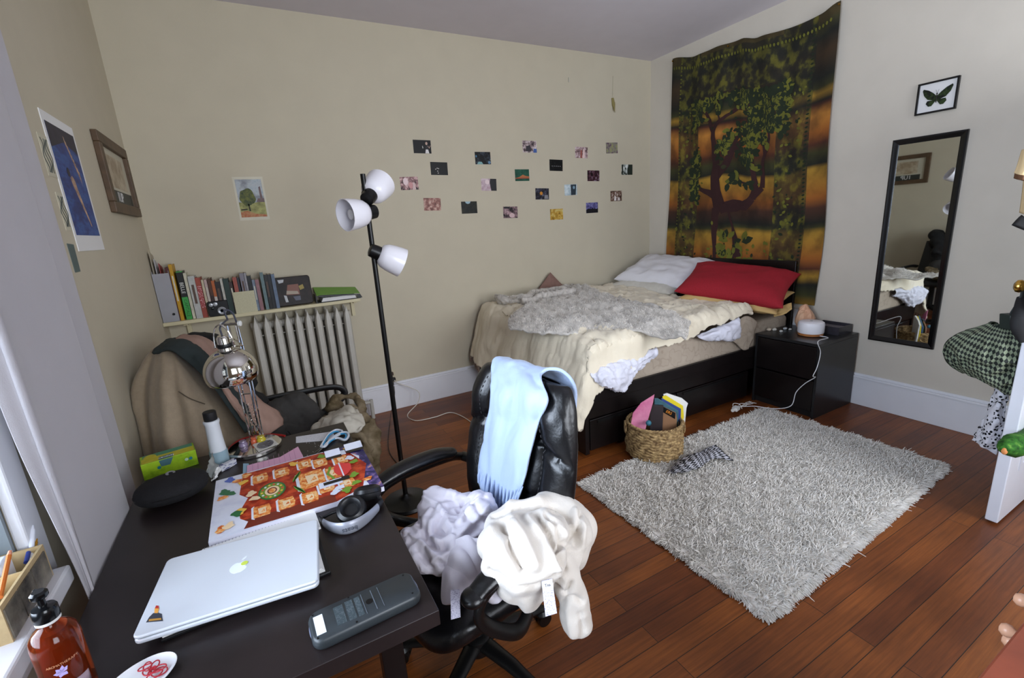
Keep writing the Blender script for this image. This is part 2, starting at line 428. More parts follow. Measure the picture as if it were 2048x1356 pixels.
baseboard('baseboard_back', True, XL, XR, YB, -1); baseboard('baseboard_right', False, YN, YB - .03, XR, -1); baseboard('baseboard_left', False, YN, YB - .03, XL, 1)

# open door leaf, hinged on the right wall
d = bpy.data.objects.new('door_1', None); COL.objects.link(d); d.location = (3.9, .635, .012); d['kind'] = 'structure'
DW = mat('door_white_paint', (222, 224, 232), .35, var=.03); BR = mat('brass', (190, 150, 70), .2, 1)
lf = MB(); lf.box(2.885, 3.93, .612, .658, .012, 2.1)
lf.build('door_leaf', DW, d, bevel=.004, smooth=False)
pn = MB()
for q0, q1 in ((.25, .95), (1.15, 1.95)):
    for u0, u1 in ((3.02, 3.36), (3.48, 3.8)):
        for a in (.6105, .6595):
            pn.box(u0, u1, a - .002, a + .002, q0, q0 + .03); pn.box(u0, u1, a - .002, a + .002, q1 - .03, q1)
            pn.box(u0, u0 + .03, a - .002, a + .002, q0 + .03, q1 - .03); pn.box(u1 - .03, u1, a - .002, a + .002, q0 + .03, q1 - .03)
pn.build('door_panel', DW, d, smooth=False)
K = Vector((2.955, .658, 1.135)); kb = MB()
prof = [(.027, 0), (.027, .005), (.012, .008), (.009, .03), (.013, .036), (.024, .043), (.029, .054), (.027, .066), (.016, .074), (0, .077)]
kb.lathe(prof, K, (0, 1, 0)); kb.lathe(prof, (2.955, .612, 1.135), (0, -1, 0))
kb.build('door_knob', BR, d)

# ------------------------------------------------------------ curtain
CUR = mat('curtain_white_fabric', (178, 174, 178), .9, var=.02, bump=.15, bs=500, sheen=.2)
def curtain():
    ys = [1.392, 1.398, 1.408, 1.42, 1.48, 1.60, 1.74, 1.84, 1.875, 1.92, 1.99, 2.07, 2.14, 2.18, 2.22]
    xs_ = [-.577, -.552, -.526, -.508, -.514, -.510, -.508, -.512, -.56, -.590, -.585, -.565, -.560, -.570, -.597]
    rows = []
    for z in np.linspace(.50, 2.78, 12):
        k = max(0., (z - .72)) / 2.
        row = []
        for i, (y, x) in enumerate(zip(ys, xs_)):
            a = math.sin(i * 1.9 + z * 1.1) * .006
            top = 1 - .25 * k
            yy = y - .02 * k
            if i < 4: x = lerp(-.512 - .034 * min(1, max(0, (z - .72) / .45)) - .012 * max(0, z - 1.2), -.508, i / 3)
            row.append((min(-.506, x + a * .35), yy, z))
        row = [(max(-.598, p[0]), p[1], p[2]) for p in row]
        rows.append(row)
    P = loft(rows, 60, 110)
    mb = MB(); mb.grid(P)
    r = thing('curtain', (-.56, 1.75, .5), 'long white window curtain gathered beside the window behind the desk', 'curtain')
    mb.build('curtain_panel', CUR, r, solid=.003)
    h = MB(); e = [p[0] for p in P]; e2 = [p[17] for p in P]; e = [p[24] for p in P]
    h.grid([[a + Vector((.003, -.004, 0)), lerp(a, b, .6) + Vector((.006, -.004, 0)), b + Vector((.004, -.003, 0))] for a, b in zip(e, e2)])
    h.build('side_hem', CUR, r, solid=.003)
    rod = MB(); rod.cyl((-.54, -.05, 2.80), (-.54, 2.45, 2.80), .011); rod.ball((-.54, 2.47, 2.80), .022); rod.ball((-.54, -.07, 2.80), .022)
    rod.box(-.606, -.53, 2.38, 2.40, 2.785, 2.8)
    tag(rod.build('curtain_rod', mat('rod_steel', (150, 150, 150), .3, 1)), 'thin steel curtain rod above the side window', 'curtain rod')
curtain()

# ------------------------------------------------------------ things on the left wall
PAPER = mat('white_paper', (225, 224, 222), .7, var=.02)
def on_left(name, quad_px, m, label, cat, parent=None, th=.002):
    p = [ox(a, b, XL) + Vector((.0006, 0, 0)) for a, b in quad_px]
    return p
def quad_frame(p):      # origin at first corner (top left), u to the right, v down
    return p[0], p[1] - p[0], p[3] - p[0]
# poster
r = thing('poster', ox(140, 360, XL), 'tall poster of a pale swimmer in dark blue water with white margins', 'poster')
q = [Vector((XL, y, z)) for y, z in ((2.47, 2.075), (2.845, 2.075), (2.845, 1.55), (2.47, 1.55))]
MB().prism(q, (.003, 0, 0)).build('paper', PAPER, r, smooth=False)
BLUE = cmat('poster_water', [(0.2, (16, 22, 60)), (.45, (30, 52, 120)), (.6, (46, 84, 150)), (.8, (24, 30, 72))], 9, stretch=(1, 1.2, 3))
DKB = cmat('poster_dark_water', [(.3, (14, 14, 34)), (.7, (40, 34, 60))], 30)
SKIN = cmat('poster_figure', [(.35, (120, 92, 84)), (.65, (206, 170, 140))], 40)
pr = MB(); X0 = XL + .0032
def LP(u, v, d=0): return Vector((X0 + d, 2.47 + u * .375, 2.075 - v * .525))
pr.prism([LP(.06, .07), LP(.94, .07), LP(.94, .88), LP(.06, .88)], (.0006, 0, 0), 0)
pr.prism([LP(.06, .07, .0006), LP(.94, .07, .0006), LP(.94, .22, .0006), LP(.5, .17, .0006), LP(.06, .25, .0006)], (.0003, 0, 0), 1)
fig = [(.40, .44), (.47, .42), (.53, .45), (.55, .52), (.60, .60), (.66, .70), (.72, .80), (.70, .81), (.62, .72), (.54, .63), (.47, .55), (.42, .50)]
pr.prism([LP(a, b, .0007) for a, b in fig], (.0003, 0, 0), 2)
pr.prism([LP(.38 + .05 * math.cos(t), .40 + .035 * math.sin(t), .0008) for t in np.linspace(0, 6.28, 12)[:-1]], (.0003, 0, 0), 1)
for k in range(9): a = .52 + .03 * k; pr.prism([LP(a, .12 + .03 * k, .0007), LP(a + .035, .13 + .03 * k, .0007), LP(a + .03, .2 + .035 * k, .0007)], (.0003, 0, 0), 2)
pr.build('picture', [BLUE, DKB, SKIN], r, smooth=False)
# framed print
r = thing('framed_print', (XL, 3.48, 1.93), 'brown wooden picture frame with a faded print nearest the room corner', 'picture frame')
y0, y1, a0, a1 = 3.165, 3.80, 1.735, 2.135
FR = mat('frame_brown_wood', (84, 64, 44), .5, var=.25, vs=20)
f = MB(); t = .055
for c in ((y0, y1, a1 - t, a1), (y0, y1, a0, a0 + t), (y0, y0 + t, a0 + t, a1 - t), (y1 - t, y1, a0 + t, a1 - t)): f.box(XL, XL + .028, *c)
f.build('frame', FR, r, bevel=.004, smooth=False)
MB().box(XL + .004, XL + .008, y0 + t, y1 - t, a0 + t, a1 - t).build('mat_board', mat('mat_board', (190, 184, 165), .6), r, smooth=False)
pm = MB(); pm.box(XL + .008, XL + .009, y0 + .14, y1 - .14, a0 + .14, a1 - .09, 0); pm.box(XL + .008, XL + .0095, y0 + .1, y1 - .07, a0 + t, a0 + .125, 1)
pm.build('print', [cmat('faded_print', [(.35, (150, 132, 108)), (.7, (196, 184, 160))], 14), mat('dark_band', (44, 48, 44), .5)], r, smooth=False)
text('1UP', .075, (XL + .0102, 3.43, a0 + .09), (0, 1, 0), (0, 0, 1), PAPER, r)
# two small drawings and a strip
for (yc, zc, hy, hz, lab) in ((2.425, 1.90, .045, .075, 'small pencil drawing taped above another, left of the blue poster'), (2.43, 1.70, .035, .07, 'small pencil drawing taped below another, left of the blue poster')):
    r = thing('pencil_drawing', (XL, yc, zc), lab, 'drawing', 'pencil drawings by the curtain')
    MB().box(XL, XL + .0015, yc - hy, yc + hy, zc - hz, zc + hz).build('sheet', mat('drawing_paper', (196, 190, 168), .7), r, smooth=False)
    l = MB()
    for k in range(4):
        pts = [(XL + .0022, yc - hy * .7 + hy * .45 * k + .012 * math.sin(i * 1.1 + k), zc + hz * (.8 - .2 * i)) for i in range(9)]
        l.tube(path(pts, 3), .0014, 4)
    l.build('pencil_line', mat('graphite', (70, 76, 74), .6), r)
MB().box(XL, XL + .002, 2.46, 2.50, 1.375, 1.52)
r = tag(MB().prism([ox(a, b, XL) for a, b in ((133, 487), (146, 489), (160, 543), (150, 545))], (.002, 0, 0)).build('paper_strip', mat('teal_grey_paper', (84, 100, 98), .6), smooth=False), 'narrow grey-green paper strip taped below the blue poster', 'paper strip')
# ------------------------------------------------------------ landscape print on the back wall
Y0 = YB - .002
q = [oy(a, b, YB) for a, b in ((463, 354), (526, 353), (540, 438), (478, 440))]
x0, x1, zt, zb = -.043, .15, 1.989, 1.69
r = thing('landscape_print', ((x0 + x1) / 2, YB, 1.84), 'unframed print of a green tree in a meadow on the back wall', 'print')
MB().box(x0, x1, YB - .0025, YB, zb, zt).build('paper', mat('cream_border', (205, 200, 182), .7), r, smooth=False)
def BP(u, v, d=0): return Vector((x0 + u * (x1 - x0), YB - .0026 - d, zt - v * (zt - zb)))
p = MB(); off = (0, -.0005, 0)
p.prism([BP(.07, .06), BP(.93, .06), BP(.93, .62), BP(.07, .62)], off, 0)
p.prism([BP(.07, .58, .0002), BP(.5, .6, .0002), BP(.93, .57, .0002), BP(.93, .93, .0002), BP(.07, .93, .0002)], off, 1)
p.prism([BP(.07, .80, .0006), BP(.3, .78, .0006), BP(.6, .86, .0006), BP(.93, .88, .0006), BP(.93, .93, .0006), BP(.07, .93, .0006)], off, 2)
p.prism([BP(.38 + .26 * math.cos(t) * (1 + .08 * math.sin(5 * t)), .47 + .2 * math.sin(t) * (1 + .1 * math.sin(4 * t)), .001) for t in np.linspace(0, 6.28, 26)[:-1]], off, 3)
p.prism([BP(.36, .62, .001), BP(.40, .62, .001), BP(.42, .79, .001), BP(.37, .79, .001)], off, 4)
p.prism([BP(.1, .74, .0008), BP(.3, .73, .0008), BP(.32, .76, .0008), BP(.1, .77, .0008)], off, 4)
p.prism([BP(.72, .5, .0008), BP(.93, .5, .0008), BP(.93, .59, .0008), BP(.66, .58, .0008)], off, 5)
p.prism([BP(.8, .24, .0008), BP(.86, .22, .0008), BP(.88, .5, .0008), BP(.8, .5, .0008)], off, 5)
p.build('picture', [cmat('painted_sky', [(.35, (128, 132, 138)), (.55, (176, 182, 186)), (.7, (140, 160, 172))], 16), cmat('painted_meadow', [(.35, (116, 116, 66)), (.65, (166, 164, 100))], 26),
    cmat('painted_flowers', [(.35, (166, 88, 56)), (.6, (176, 134, 90)), (.75, (120, 110, 50))], 50), cmat('painted_tree', [(.35, (44, 58, 32)), (.65, (104, 108, 44))], 50), mat('painted_trunk', (44, 40, 24), .6), cmat('painted_far', [(.3, (92, 74, 78)), (.7, (120, 100, 98))], 40)], r, smooth=False)

# ------------------------------------------------------------ photo prints
PH = [((172, 110, 333, 232), 'blk', 'black snapshot of a person in white at its right side, top left of the prints'),
 ((310, 287, 463, 400), 'blk2', 'black snapshot with three tiny lights, under the one of a person in white'),
 ((67, 402, 235, 517), 'pk', 'pink and grey snapshot furthest left of all the wall prints'),
 ((255, 568, 410, 681), 'pkb', 'brownish pink snapshot of a crowd, lowest on the left'),
 ((663, 204, 798, 318), 'blk3', 'dark snapshot with pale blue spots, second in the upper row'),
 ((555, 597, 693, 702), 'dkt', 'dark snapshot with a pale blue patch at its top edge, lower row'),
 ((711, 417, 845, 524), 'half', 'snapshot half pale pink and half black, mid wall'),
 ((980, 345, 1100, 445), 'sun', 'green snapshot with an orange sunset glow'),
 ((887, 637, 1009, 738), 'gp', 'grey pink snapshot of a seated person, lower row'),
 ((1036, 119, 1161, 223), 'lt', 'bright snapshot with a blue corner, highest in the middle'),
 ((1252, 268, 1363, 367), 'blk4', 'black snapshot with a row of faint white marks'),
 ((1140, 494, 1256, 591), 'or', 'dark snapshot with an orange flower shape'),
 ((1258, 655, 1366, 751), 'yl', 'yellow snapshot, lowest of the prints'),
 ((1371, 463, 1475, 558), 'cy', 'pale blue snapshot with a dark doorway'),
 ((1455, 167, 1559, 267), 'pl', 'pale pink snapshot of two people, upper right group'),
 ((1551, 354, 1652, 446), 'mr', 'maroon and black snapshot of a street, right group'),
 ((1541, 606, 1640, 697), 'pu', 'purple dusk snapshot with a black skyline'),
 ((1697, 131, 1796, 231), 'gn', 'mauve and green snapshot, highest at the right end'),
 ((1733, 515, 1828, 603), 'bw', 'brown and white snapshot, right end lower group'),
 ((1820, 307, 1911, 397), 'wg', 'white and dark green snapshot nearest the bed corner')]
C = {'blk': [(0, (6, 6, 8)), (1, (14, 14, 16))], 'blk2': [(0, (6, 7, 7)), (.8, (14, 14, 13)), (1, (30, 30, 26))], 'pk': [(.35, (40, 30, 32)), (.48, (150, 110, 110)), (.6, (214, 180, 176))],
 'pkb': [(.35, (90, 56, 48)), (.5, (150, 100, 90)), (.65, (204, 172, 156))], 'blk3': [(.5, (8, 9, 12)), (.66, (50, 60, 70)), (.75, (120, 140, 150))], 'dkt': [(.4, (8, 9, 8)), (.7, (34, 34, 20))],
 'half': [(.35, (170, 140, 150)), (.65, (208, 190, 196))], 'sun': [(.35, (24, 68, 54)), (.65, (40, 92, 72))], 'gp': [(.4, (34, 28, 32)), (.55, (130, 104, 108)), (.7, (190, 160, 160))],
 'lt': [(.38, (60, 50, 54)), (.5, (170, 150, 150)), (.65, (216, 206, 204))], 'blk4': [(.5, (7, 7, 8)), (.68, (40, 40, 40)), (.76, (150, 150, 150))], 'or': [(.4, (18, 18, 22)), (.6, (60, 60, 76)), (.7, (120, 120, 130))],
 'yl': [(.35, (130, 96, 34)), (.5, (190, 150, 60)), (.65, (200, 186, 120))], 'cy': [(.35, (150, 172, 180)), (.65, (206, 216, 218))], 'pl': [(.38, (80, 62, 64)), (.5, (166, 136, 136)), (.65, (206, 190, 192))],
 'mr': [(.4, (24, 14, 22)), (.55, (80, 44, 52)), (.7, (150, 140, 160))], 'pu': [(.35, (52, 42, 96)), (.65, (130, 128, 178))], 'gn': [(.35, (92, 60, 84)), (.5, (130, 124, 116)), (.65, (150, 150, 100))],
 'bw': [(.4, (60, 40, 32)), (.55, (120, 92, 76)), (.66, (216, 206, 200))], 'wg': [(.4, (30, 40, 30)), (.5, (170, 176, 170)), (.65, (226, 230, 226))]}
for i, ((a, b, c, e), k, lab) in enumerate(PH):
    P0 = oy(780 + a / 3.938, 250 + b / 3.938, YB); P1 = oy(780 + c / 3.938, 250 + e / 3.938, YB)
    P2 = oy(780 + a / 3.938, 250 + e / 3.938, YB); P3 = oy(780 + c / 3.938, 250 + b / 3.938, YB)
    xc = (P0.x + P1.x + P2.x + P3.x) / 4; zc = (P0.z + P1.z + P2.z + P3.z) / 4; hw, hh = .0765, .052; rt = math.radians(random.uniform(-2, 2))
    U = Vector((math.cos(rt), 0, math.sin(rt))); V = Vector((-math.sin(rt), 0, math.cos(rt))); Cn = Vector((xc, YB, zc))
    def Q(u, v, d=.0016): return Cn + U * hw * u + V * hh * v + Vector((0, -d, 0))
    mats = [cmat('snapshot_' + k, C[k], 34, off=(i * 3.1, 0, i), detail=4)]
    mb = MB(); mb.prism([Q(-1, -1, 0), Q(1, -1, 0), Q(1, 1, 0), Q(-1, 1, 0)], (0, -.0015, 0))
    def piece(pts, c, d=.0016):
        mm = mat('snapshot_tone_%d_%d_%d' % c, c, .5); 
        if mm not in mats: mats.append(mm)
        mb.prism([Q(u, v, d) for u, v in pts], (0, -.0004, 0), mats.index(mm))
    def el(cx, cy, rx, ry, n=10): return [(cx + rx * math.cos(6.283 * t / n), cy + ry * math.sin(6.283 * t / n)) for t in range(n)]
    if k == 'blk':
        piece([(.3, -.98), (.74, -.98), (.64, -.4), (.38, -.4)], (220, 216, 214)); piece([(.36, -.38), (.66, -.38), (.62, .2), (.4, .2)], (20, 20, 22), .0017)
        piece(el(.5, .5, .13, .24), (186, 156, 140)); piece([(.0, .1), (.06, .12), (.1, -.22), (.02, -.25)], (200, 200, 196)); piece([(.62, .1), (.8, -.25), (.96, .2), (.92, .24), (.78, -.1), (.64, .2)], (180, 150, 136))
    if k == 'blk2':
        for u, v in ((-.42, -.1), (-.24, .05), (-.08, .0), (-.2, -.4), (-.15, -.7)): piece(el(u, v, .06, .09, 6), (196, 190, 184))
    if k == 'pk': piece(el(-.4, .3, .28, .6), (224, 200, 200)); piece(el(.15, -.3, .25, .5), (196, 140, 138)); piece([(.3, -1), (.7, -.98), (.6, .1), (.4, .1)], (208, 180, 176))
    if k == 'blk3': piece([(-.8, -1), (0, -1), (-.2, -.6), (-.6, -.55)], (120, 160, 160)); piece(el(.8, -.7, .18, .25), (96, 130, 160)); piece(el(-.85, .3, .1, .2), (60, 110, 140))
    if k == 'dkt': piece([(-.5, 1), (.2, 1), (.1, .7), (-.15, .58), (-.4, .7)], (150, 176, 186))
    if k == 'half': piece([(.28, -1), (1, -1), (1, 1), (.2, 1), (.1, .4)], (14, 12, 16)); piece(el(-.2, .45, .3, .4), (226, 206, 206))
    if k == 'sun': piece([(-1, -.5), (-.4, -.3), (.1, .1), (.4, -.1), (1, -.25), (1, -.5)], (176, 106, 60)); piece([(-1, -.45), (1, -.42), (1, -.6), (-1, -.6)], (150, 70, 44), .0018)
    if k == 'gp': piece([(-.9, .95), (-.1, .95), (-.1, .65), (-.9, .65)], (20, 20, 24)); piece(el(.2, -.55, .4, .4), (206, 176, 176)); piece(el(.25, .2, .18, .3), (40, 26, 26))
    if k == 'lt': piece([(.5, -1), (1, -1), (1, -.35), (.55, -.3)], (66, 96, 160)); piece([(-.6, -.8), (.2, -.8), (.1, .3), (-.5, .1)], (50, 44, 50))
    if k == 'blk4':
        for u in (-.6, -.3, 0, .3, .6): piece(el(u, -.15, .09, .07, 6), (140, 140, 140))
    if k == 'or': piece(el(-.15, .1, .22, .32), (196, 130, 40)); piece([(.3, -.9), (.9, -.9), (.85, -.2), (.35, -.2)], (128, 126, 130))
    if k == 'cy': piece([(.0, -.98), (.75, -.98), (.9, .95), (.0, .95)], (40, 52, 62)); piece(el(.5, .4, .18, .3), (130, 160, 176), .0018)
    if k == 'pl': piece([(-.2, -1), (.1, -1), (.1, .4), (-.15, .5)], (150, 86, 76)); piece([(.15, -1), (.5, -1), (.5, .5), (.25, .7)], (220, 190, 184))
    if k == 'pu': piece([(-1, -1), (1, -1), (1, -.15), (.6, -.3), (.45, .1), (.35, -.3), (.1, .0), (-.1, -.25), (-.6, -.1), (-1, -.35)], (12, 12, 22))
    if k == 'bw': piece([(-.4, -.9), (.0, -.9), (.0, -.2), (-.3, .2)], (224, 216, 210)); piece([(.2, -.9), (.7, -.9), (.6, -.3), (.3, -.3)], (210, 200, 196))
    if k == 'wg': piece([(.1, -1), (1, -1), (1, 1), (.3, 1), (.05, .2)], (26, 36, 28)); piece([(-.95, -.95), (-.75, -.95), (-.7, .95), (-.95, .95)], (26, 36, 28))
    o = mb.build('snapshot', mats, smooth=False); tag(o, lab, 'photo', 'snapshots taped on the back wall')
# dried flower hanging from a string, hook mark
r = thing('dried_flower', (2.95, YB - .01, 2.2), 'dried yellowish flower hanging on a string near the room corner', 'dried flower')
t0 = oy(1226, 152, YB - .006); t1 = oy(1225, 196, YB - .008); t2 = oy(1229, 222, YB - .012)
MB().cyl(t0, t1, .0012, seg=5).build('string', mat('string_pale', (170, 166, 140), .8), r)
f = MB(); f.tube([t1, lerp(t1, t2, .5), t2], [.012, .018, .004], 7)
for k in range(9):
    a = k * .7; f.prism([lerp(t1, t2, .1 * k), lerp(t1, t2, .1 * k) + Vector((.02 * math.sin(a), -.01, -.02)), lerp(t1, t2, .1 * k) + Vector((.012 * math.cos(a), -.004, -.04))], (0, -.002, 0))
f.build('blossom', mat('dried_petal', (134, 122, 74), .8), r)
r = tag(MB().box(oy(1137, 160, YB).x - .006, oy(1137, 160, YB).x + .006, YB - .012, YB, oy(1137, 160, YB).z - .02, oy(1137, 160, YB).z + .02).build('adhesive_hook', mat('hook_clear', (190, 186, 170), .3), bevel=.003), 'small clear adhesive hook high on the back wall', 'hook')
# ------------------------------------------------------------ tapestry
def tapestry():
    tops = [(0, 3.632, (1349, 118)), (.12, 0, (1395, 111)), (.24, 0, (1430, 97)), (.40, 0, (1483, 78)), (.5, 0, (1519, 75)), (.64, 0, (1560, 63)), (.76, 0, (1601, 49)), (.9, 0, (1646, 28)), (1, 0, (1686, 1.5))]
    tp = [ox(a, b, XR - .012) for _, _, (a, b) in tops]; us = [(3.632 - p.y) / (3.632 - tp[-1].y) for p in tp]; yR = tp[-1].y
    def ztop(u):
        for i in range(len(us) - 1):
            if u <= us[i + 1] or i == len(us) - 2:
                t = (u - us[i]) / max(1e-6, us[i + 1] - us[i]); t = min(max(t, 0), 1); t = t * t * (3 - 2 * t); return lerp(tp[i].z, tp[i + 1].z, t)
    def T(u, v, d=0):
        y = lerp(3.632, yR, u) + .02 * math.sin(v * 9 + u * 2) * (v < .98) * (1 - v) + .028 * (1 - v) * (1 - 2 * u)
        z = lerp(.74, ztop(u), v)
        x = XR - .026 - .010 * math.sin(u * 19 + v * 2) * (.4 + .6 * v) - .006 * math.sin(u * 41 + v * 5 + 1)
        return Vector((x - d, y, z))
    r = thing('tapestry', (XR, 2.87, .74), 'large orange and dark green tree tapestry hung on the wall behind the bed head', 'tapestry')
    m = bpy.data.materials.new('tapestry_cloth'); m.use_nodes = True; nt = m.node_tree; b = nt.nodes['Principled BSDF']; N = nt.nodes.new; L = nt.links.new
    b.inputs['Roughness'].default_value = .9
    tc = N('ShaderNodeTexCoord'); sx = N('ShaderNodeSeparateXYZ'); L(tc.outputs['UV'], sx.inputs[0])
    nn = N('ShaderNodeTexNoise'); nn.inputs['Scale'].default_value = 3; L(tc.outputs['UV'], nn.inputs['Vector'])
    ad = N('ShaderNodeMath'); ad.operation = 'MULTIPLY_ADD'; L(nn.outputs[0], ad.inputs[0]); ad.inputs[1].default_value = .05; L(sx.outputs[1], ad.inputs[2])
    rp = N('ShaderNodeValToRGB'); L(ad.outputs[0], rp.inputs[0])
    O, G, D, R_, Y = (150, 88, 30), (58, 58, 24), (26, 28, 20), (78, 38, 22), (172, 132, 44)
    st_ = [(.0, Y), (.04, (110, 84, 24)), (.06, G), (.10, D), (.13, Y), (.16, R_), (.2, O), (.27, (176, 104, 40)), (.295, Y), (.315, G), (.33, D), (.385, (70, 40, 26)), (.42, O), (.48, (180, 112, 40)), (.515, Y), (.53, D), (.57, G), (.585, D), (.60, R_), (.64, O), (.70, (190, 126, 50)), (.735, R_), (.745, D), (.77, Y), (.79, G), (.82, D), (.90, (60, 42, 22)), (.95, D), (.985, (60, 58, 30)), (1, (70, 58, 28))]
    st_ = [s for i, s in enumerate(st_) if i not in (7, 13, 17)]
    el = rp.color_ramp.elements
    while len(el) < len(st_): el.new(.5)
    for e, (p, c) in zip(el, st_): e.position = p; e.color = rgb(c)
    # dark dyed borders and leafy flecks
    def band(lo, hi, src):
        g = N('ShaderNodeMath'); g.operation = 'GREATER_THAN'; L(src, g.inputs[0]); g.inputs[1].default_value = lo
        h = N('ShaderNodeMath'); h.operation = 'LESS_THAN'; L(src, h.inputs[0]); h.inputs[1].default_value = hi
        k = N('ShaderNodeMath'); k.operation = 'MULTIPLY'; L(g.outputs[0], k.inputs[0]); L(h.outputs[0], k.inputs[1]); return k.outputs[0]
    u = sx.outputs[0]
    mx = None
    for o_ in (band(.07, .22, u), band(.73, .90, u), band(.83, .985, sx.outputs[1]), band(.0, .16, sx.outputs[1])):
        if mx is None: mx = o_
        else:
            q = N('ShaderNodeMath'); q.operation = 'MAXIMUM'; L(mx, q.inputs[0]); L(o_, q.inputs[1]); mx = q.outputs[0]
    vo = N('ShaderNodeTexNoise'); vo.inputs['Scale'].default_value = 24; vo.inputs['Detail'].default_value = 5; L(tc.outputs['UV'], vo.inputs['Vector'])
    lr = N('ShaderNodeValToRGB'); L(vo.outputs[0], lr.inputs[0]); e = lr.color_ramp.elements
    e[0].position = .42; e[0].color = rgb((28, 28, 22)); e[1].position = .62; e[1].color = rgb((104, 100, 30)); e.new(.5).color = rgb((44, 44, 24)); 
    inner = band(.07, .90, u)
    mk = N('ShaderNodeMath'); mk.operation = 'MULTIPLY'; L(mx, mk.inputs[0]); L(inner, mk.inputs[1])
    mk2 = N('ShaderNodeMath'); mk2.operation = 'MULTIPLY'; L(mk.outputs[0], mk2.inputs[0]); mk2.inputs[1].default_value = .8
    mi = N('ShaderNodeMix'); mi.data_type = 'RGBA'; L(mk2.outputs[0], mi.inputs[0]); L(rp.outputs[0], mi.inputs[6]); L(lr.outputs[0], mi.inputs[7])
    # dark blotchy dye over the middle
    vb = N('ShaderNodeTexNoise'); vb.inputs['Scale'].default_value = 9; vb.inputs['Detail'].default_value = 7; L(tc.outputs['UV'], vb.inputs['Vector'])
    br_ = N('ShaderNodeValToRGB'); L(vb.outputs[0], br_.inputs[0]); br_.color_ramp.elements[0].position = .38; br_.color_ramp.elements[0].color = (.35, .35, .35, 1); br_.color_ramp.elements[1].position = .58; br_.color_ramp.elements[1].color = (1, 1, 1, 1)
    mu = N('ShaderNodeMix'); mu.data_type = 'RGBA'; mu.blend_type = 'MULTIPLY'; mu.inputs[0].default_value = .85; L(mi.outputs[2], mu.inputs[6]); L(br_.outputs[0], mu.inputs[7])
    L(mu.outputs[2], b.inputs['Base Color'])
    mb = MB(); nu, nv = 60, 60
    mb.grid([[T(j / nu, i / nv) for j in range(nu + 1)] for i in range(nv + 1)], 0)
    uvs = dict(mb.uv)
    DR, DG, LG = 1, 2, 3
    rnd = random.Random(3)
    def stroke(pts, w0, w1, mi_, d=.0035):
        n = len(pts)
        L1, L2 = [], []
        for i, (u_, v_) in enumerate(pts):
            a = pts[max(0, i - 1)]; c = pts[min(n - 1, i + 1)]; dx, dy = (c[0] - a[0]) * 1.53, (c[1] - a[1]) * 2.2; l = math.hypot(dx, dy) or 1
            w = lerp(w0, w1, i / (n - 1)) / 2; px, py = -dy / l * w / 1.53, dx / l * w / 2.2
            L1.append(T(u_ + px, v_ + py, d)); L2.append(T(u_ - px, v_ - py, d))
        mb.grid([L1, L2], mi_)
    def leaf(u_, v_, a, s, mi_):
        c, sn = math.cos(a), math.sin(a); P = []
        for k, w in ((0, 0), (.35, .28), (.7, .24), (1, 0), (.7, -.24), (.35, -.28)):
            P.append(T(u_ + (k * c - w * sn) * s / 1.53, v_ + (k * sn + w * c) * s / 2.2, .0045))
        mb.add(P, [tuple(range(6))], mi_)
    def branch(u_, v_, a, l, w, dep):
        pts = [(u_, v_)]; n = 6; aa = a
        for k in range(n):
            aa += rnd.uniform(-.32, .32); u_ += math.cos(aa) * l / n / 1.53; v_ += math.sin(aa) * l / n / 2.2
            u_ = min(max(u_, .2), .76); v_ = min(v_, .80); pts.append((u_, v_))
        stroke(pts, w, w * .55, DR)
        if dep > 0:
            branch(*pts[-1], aa + rnd.uniform(.35, .7), l * .72, w * .55, dep - 1); branch(*pts[-1], aa - rnd.uniform(.35, .7), l * .72, w * .55, dep - 1)
            if dep > 1: branch(*pts[3], aa + rnd.choice((-1, 1)) * rnd.uniform(.8, 1.2), l * .6, w * .4, dep - 2)
        if dep <= 1:
            for k in range(9 if dep == 0 else 5):
                q = pts[rnd.randint(1, n)]; leaf(q[0], q[1], rnd.uniform(0, 6.28), rnd.uniform(.04, .085), rnd.choice((DG, DG, LG)))
    trunk = [(.47, .16), (.45, .22), (.42, .28), (.40, .34), (.39, .38)]
    stroke(trunk, .30, .16, DR)
    for tr, (w0, w1), a, l, dp in (([(.39, .38), (.36, .44), (.35, .50), (.36, .55)], (.13, .08), 1.9, .30, 4), ([(.36, .50), (.43, .55), (.46, .60)], (.08, .06), 1.2, .28, 4),
                                   ([(.40, .37), (.48, .385), (.56, .38), (.60, .41)], (.10, .07), .9, .26, 3), ([(.40, .37), (.5, .37), (.58, .40), (.66, .45)], (.07, .05), 1.3, .28, 3),
                                   ([(.36, .42), (.31, .44), (.27, .45)], (.07, .04), 2.4, .2, 3), ([(.46, .60), (.53, .63), (.58, .67)], (.06, .045), 1.1, .22, 3)):
        stroke([tr[0]] + [((tr[i][0] + tr[i + 1][0]) / 2, (tr[i][1] + tr[i + 1][1]) / 2) if h else tr[i + 1] for i in range(len(tr) - 1) for h in (1, 0)], w0, w1, DR)
        branch(*tr[-1], a, l, w1, dp)
    for k in range(26):
        leaf(rnd.uniform(.4, .6), rnd.uniform(.14, .25), rnd.uniform(.3, 2.8), rnd.uniform(.06, .12), rnd.choice((DG, LG, LG)))
    for k in range(230):
        uu = rnd.choice((rnd.uniform(.08, .21), rnd.uniform(.74, .87), rnd.uniform(.22, .73))); vv = rnd.uniform(.12, .80)
        if .22 < uu < .73 and vv > .26 and rnd.random() < .8: vv = rnd.uniform(.13, .2)
        leaf(uu, vv, rnd.uniform(0, 6.28), rnd.uniform(.02, .045), rnd.choice((DG, LG, LG)))
    for k in range(60): leaf(.895, .1 + k * .0148, 3.3, .028, DG); leaf(.07, .1 + k * .0148, 0, .02, LG)
    for k in range(52): leaf(.02 + k * .0185, .965, -1.4, .03, LG)
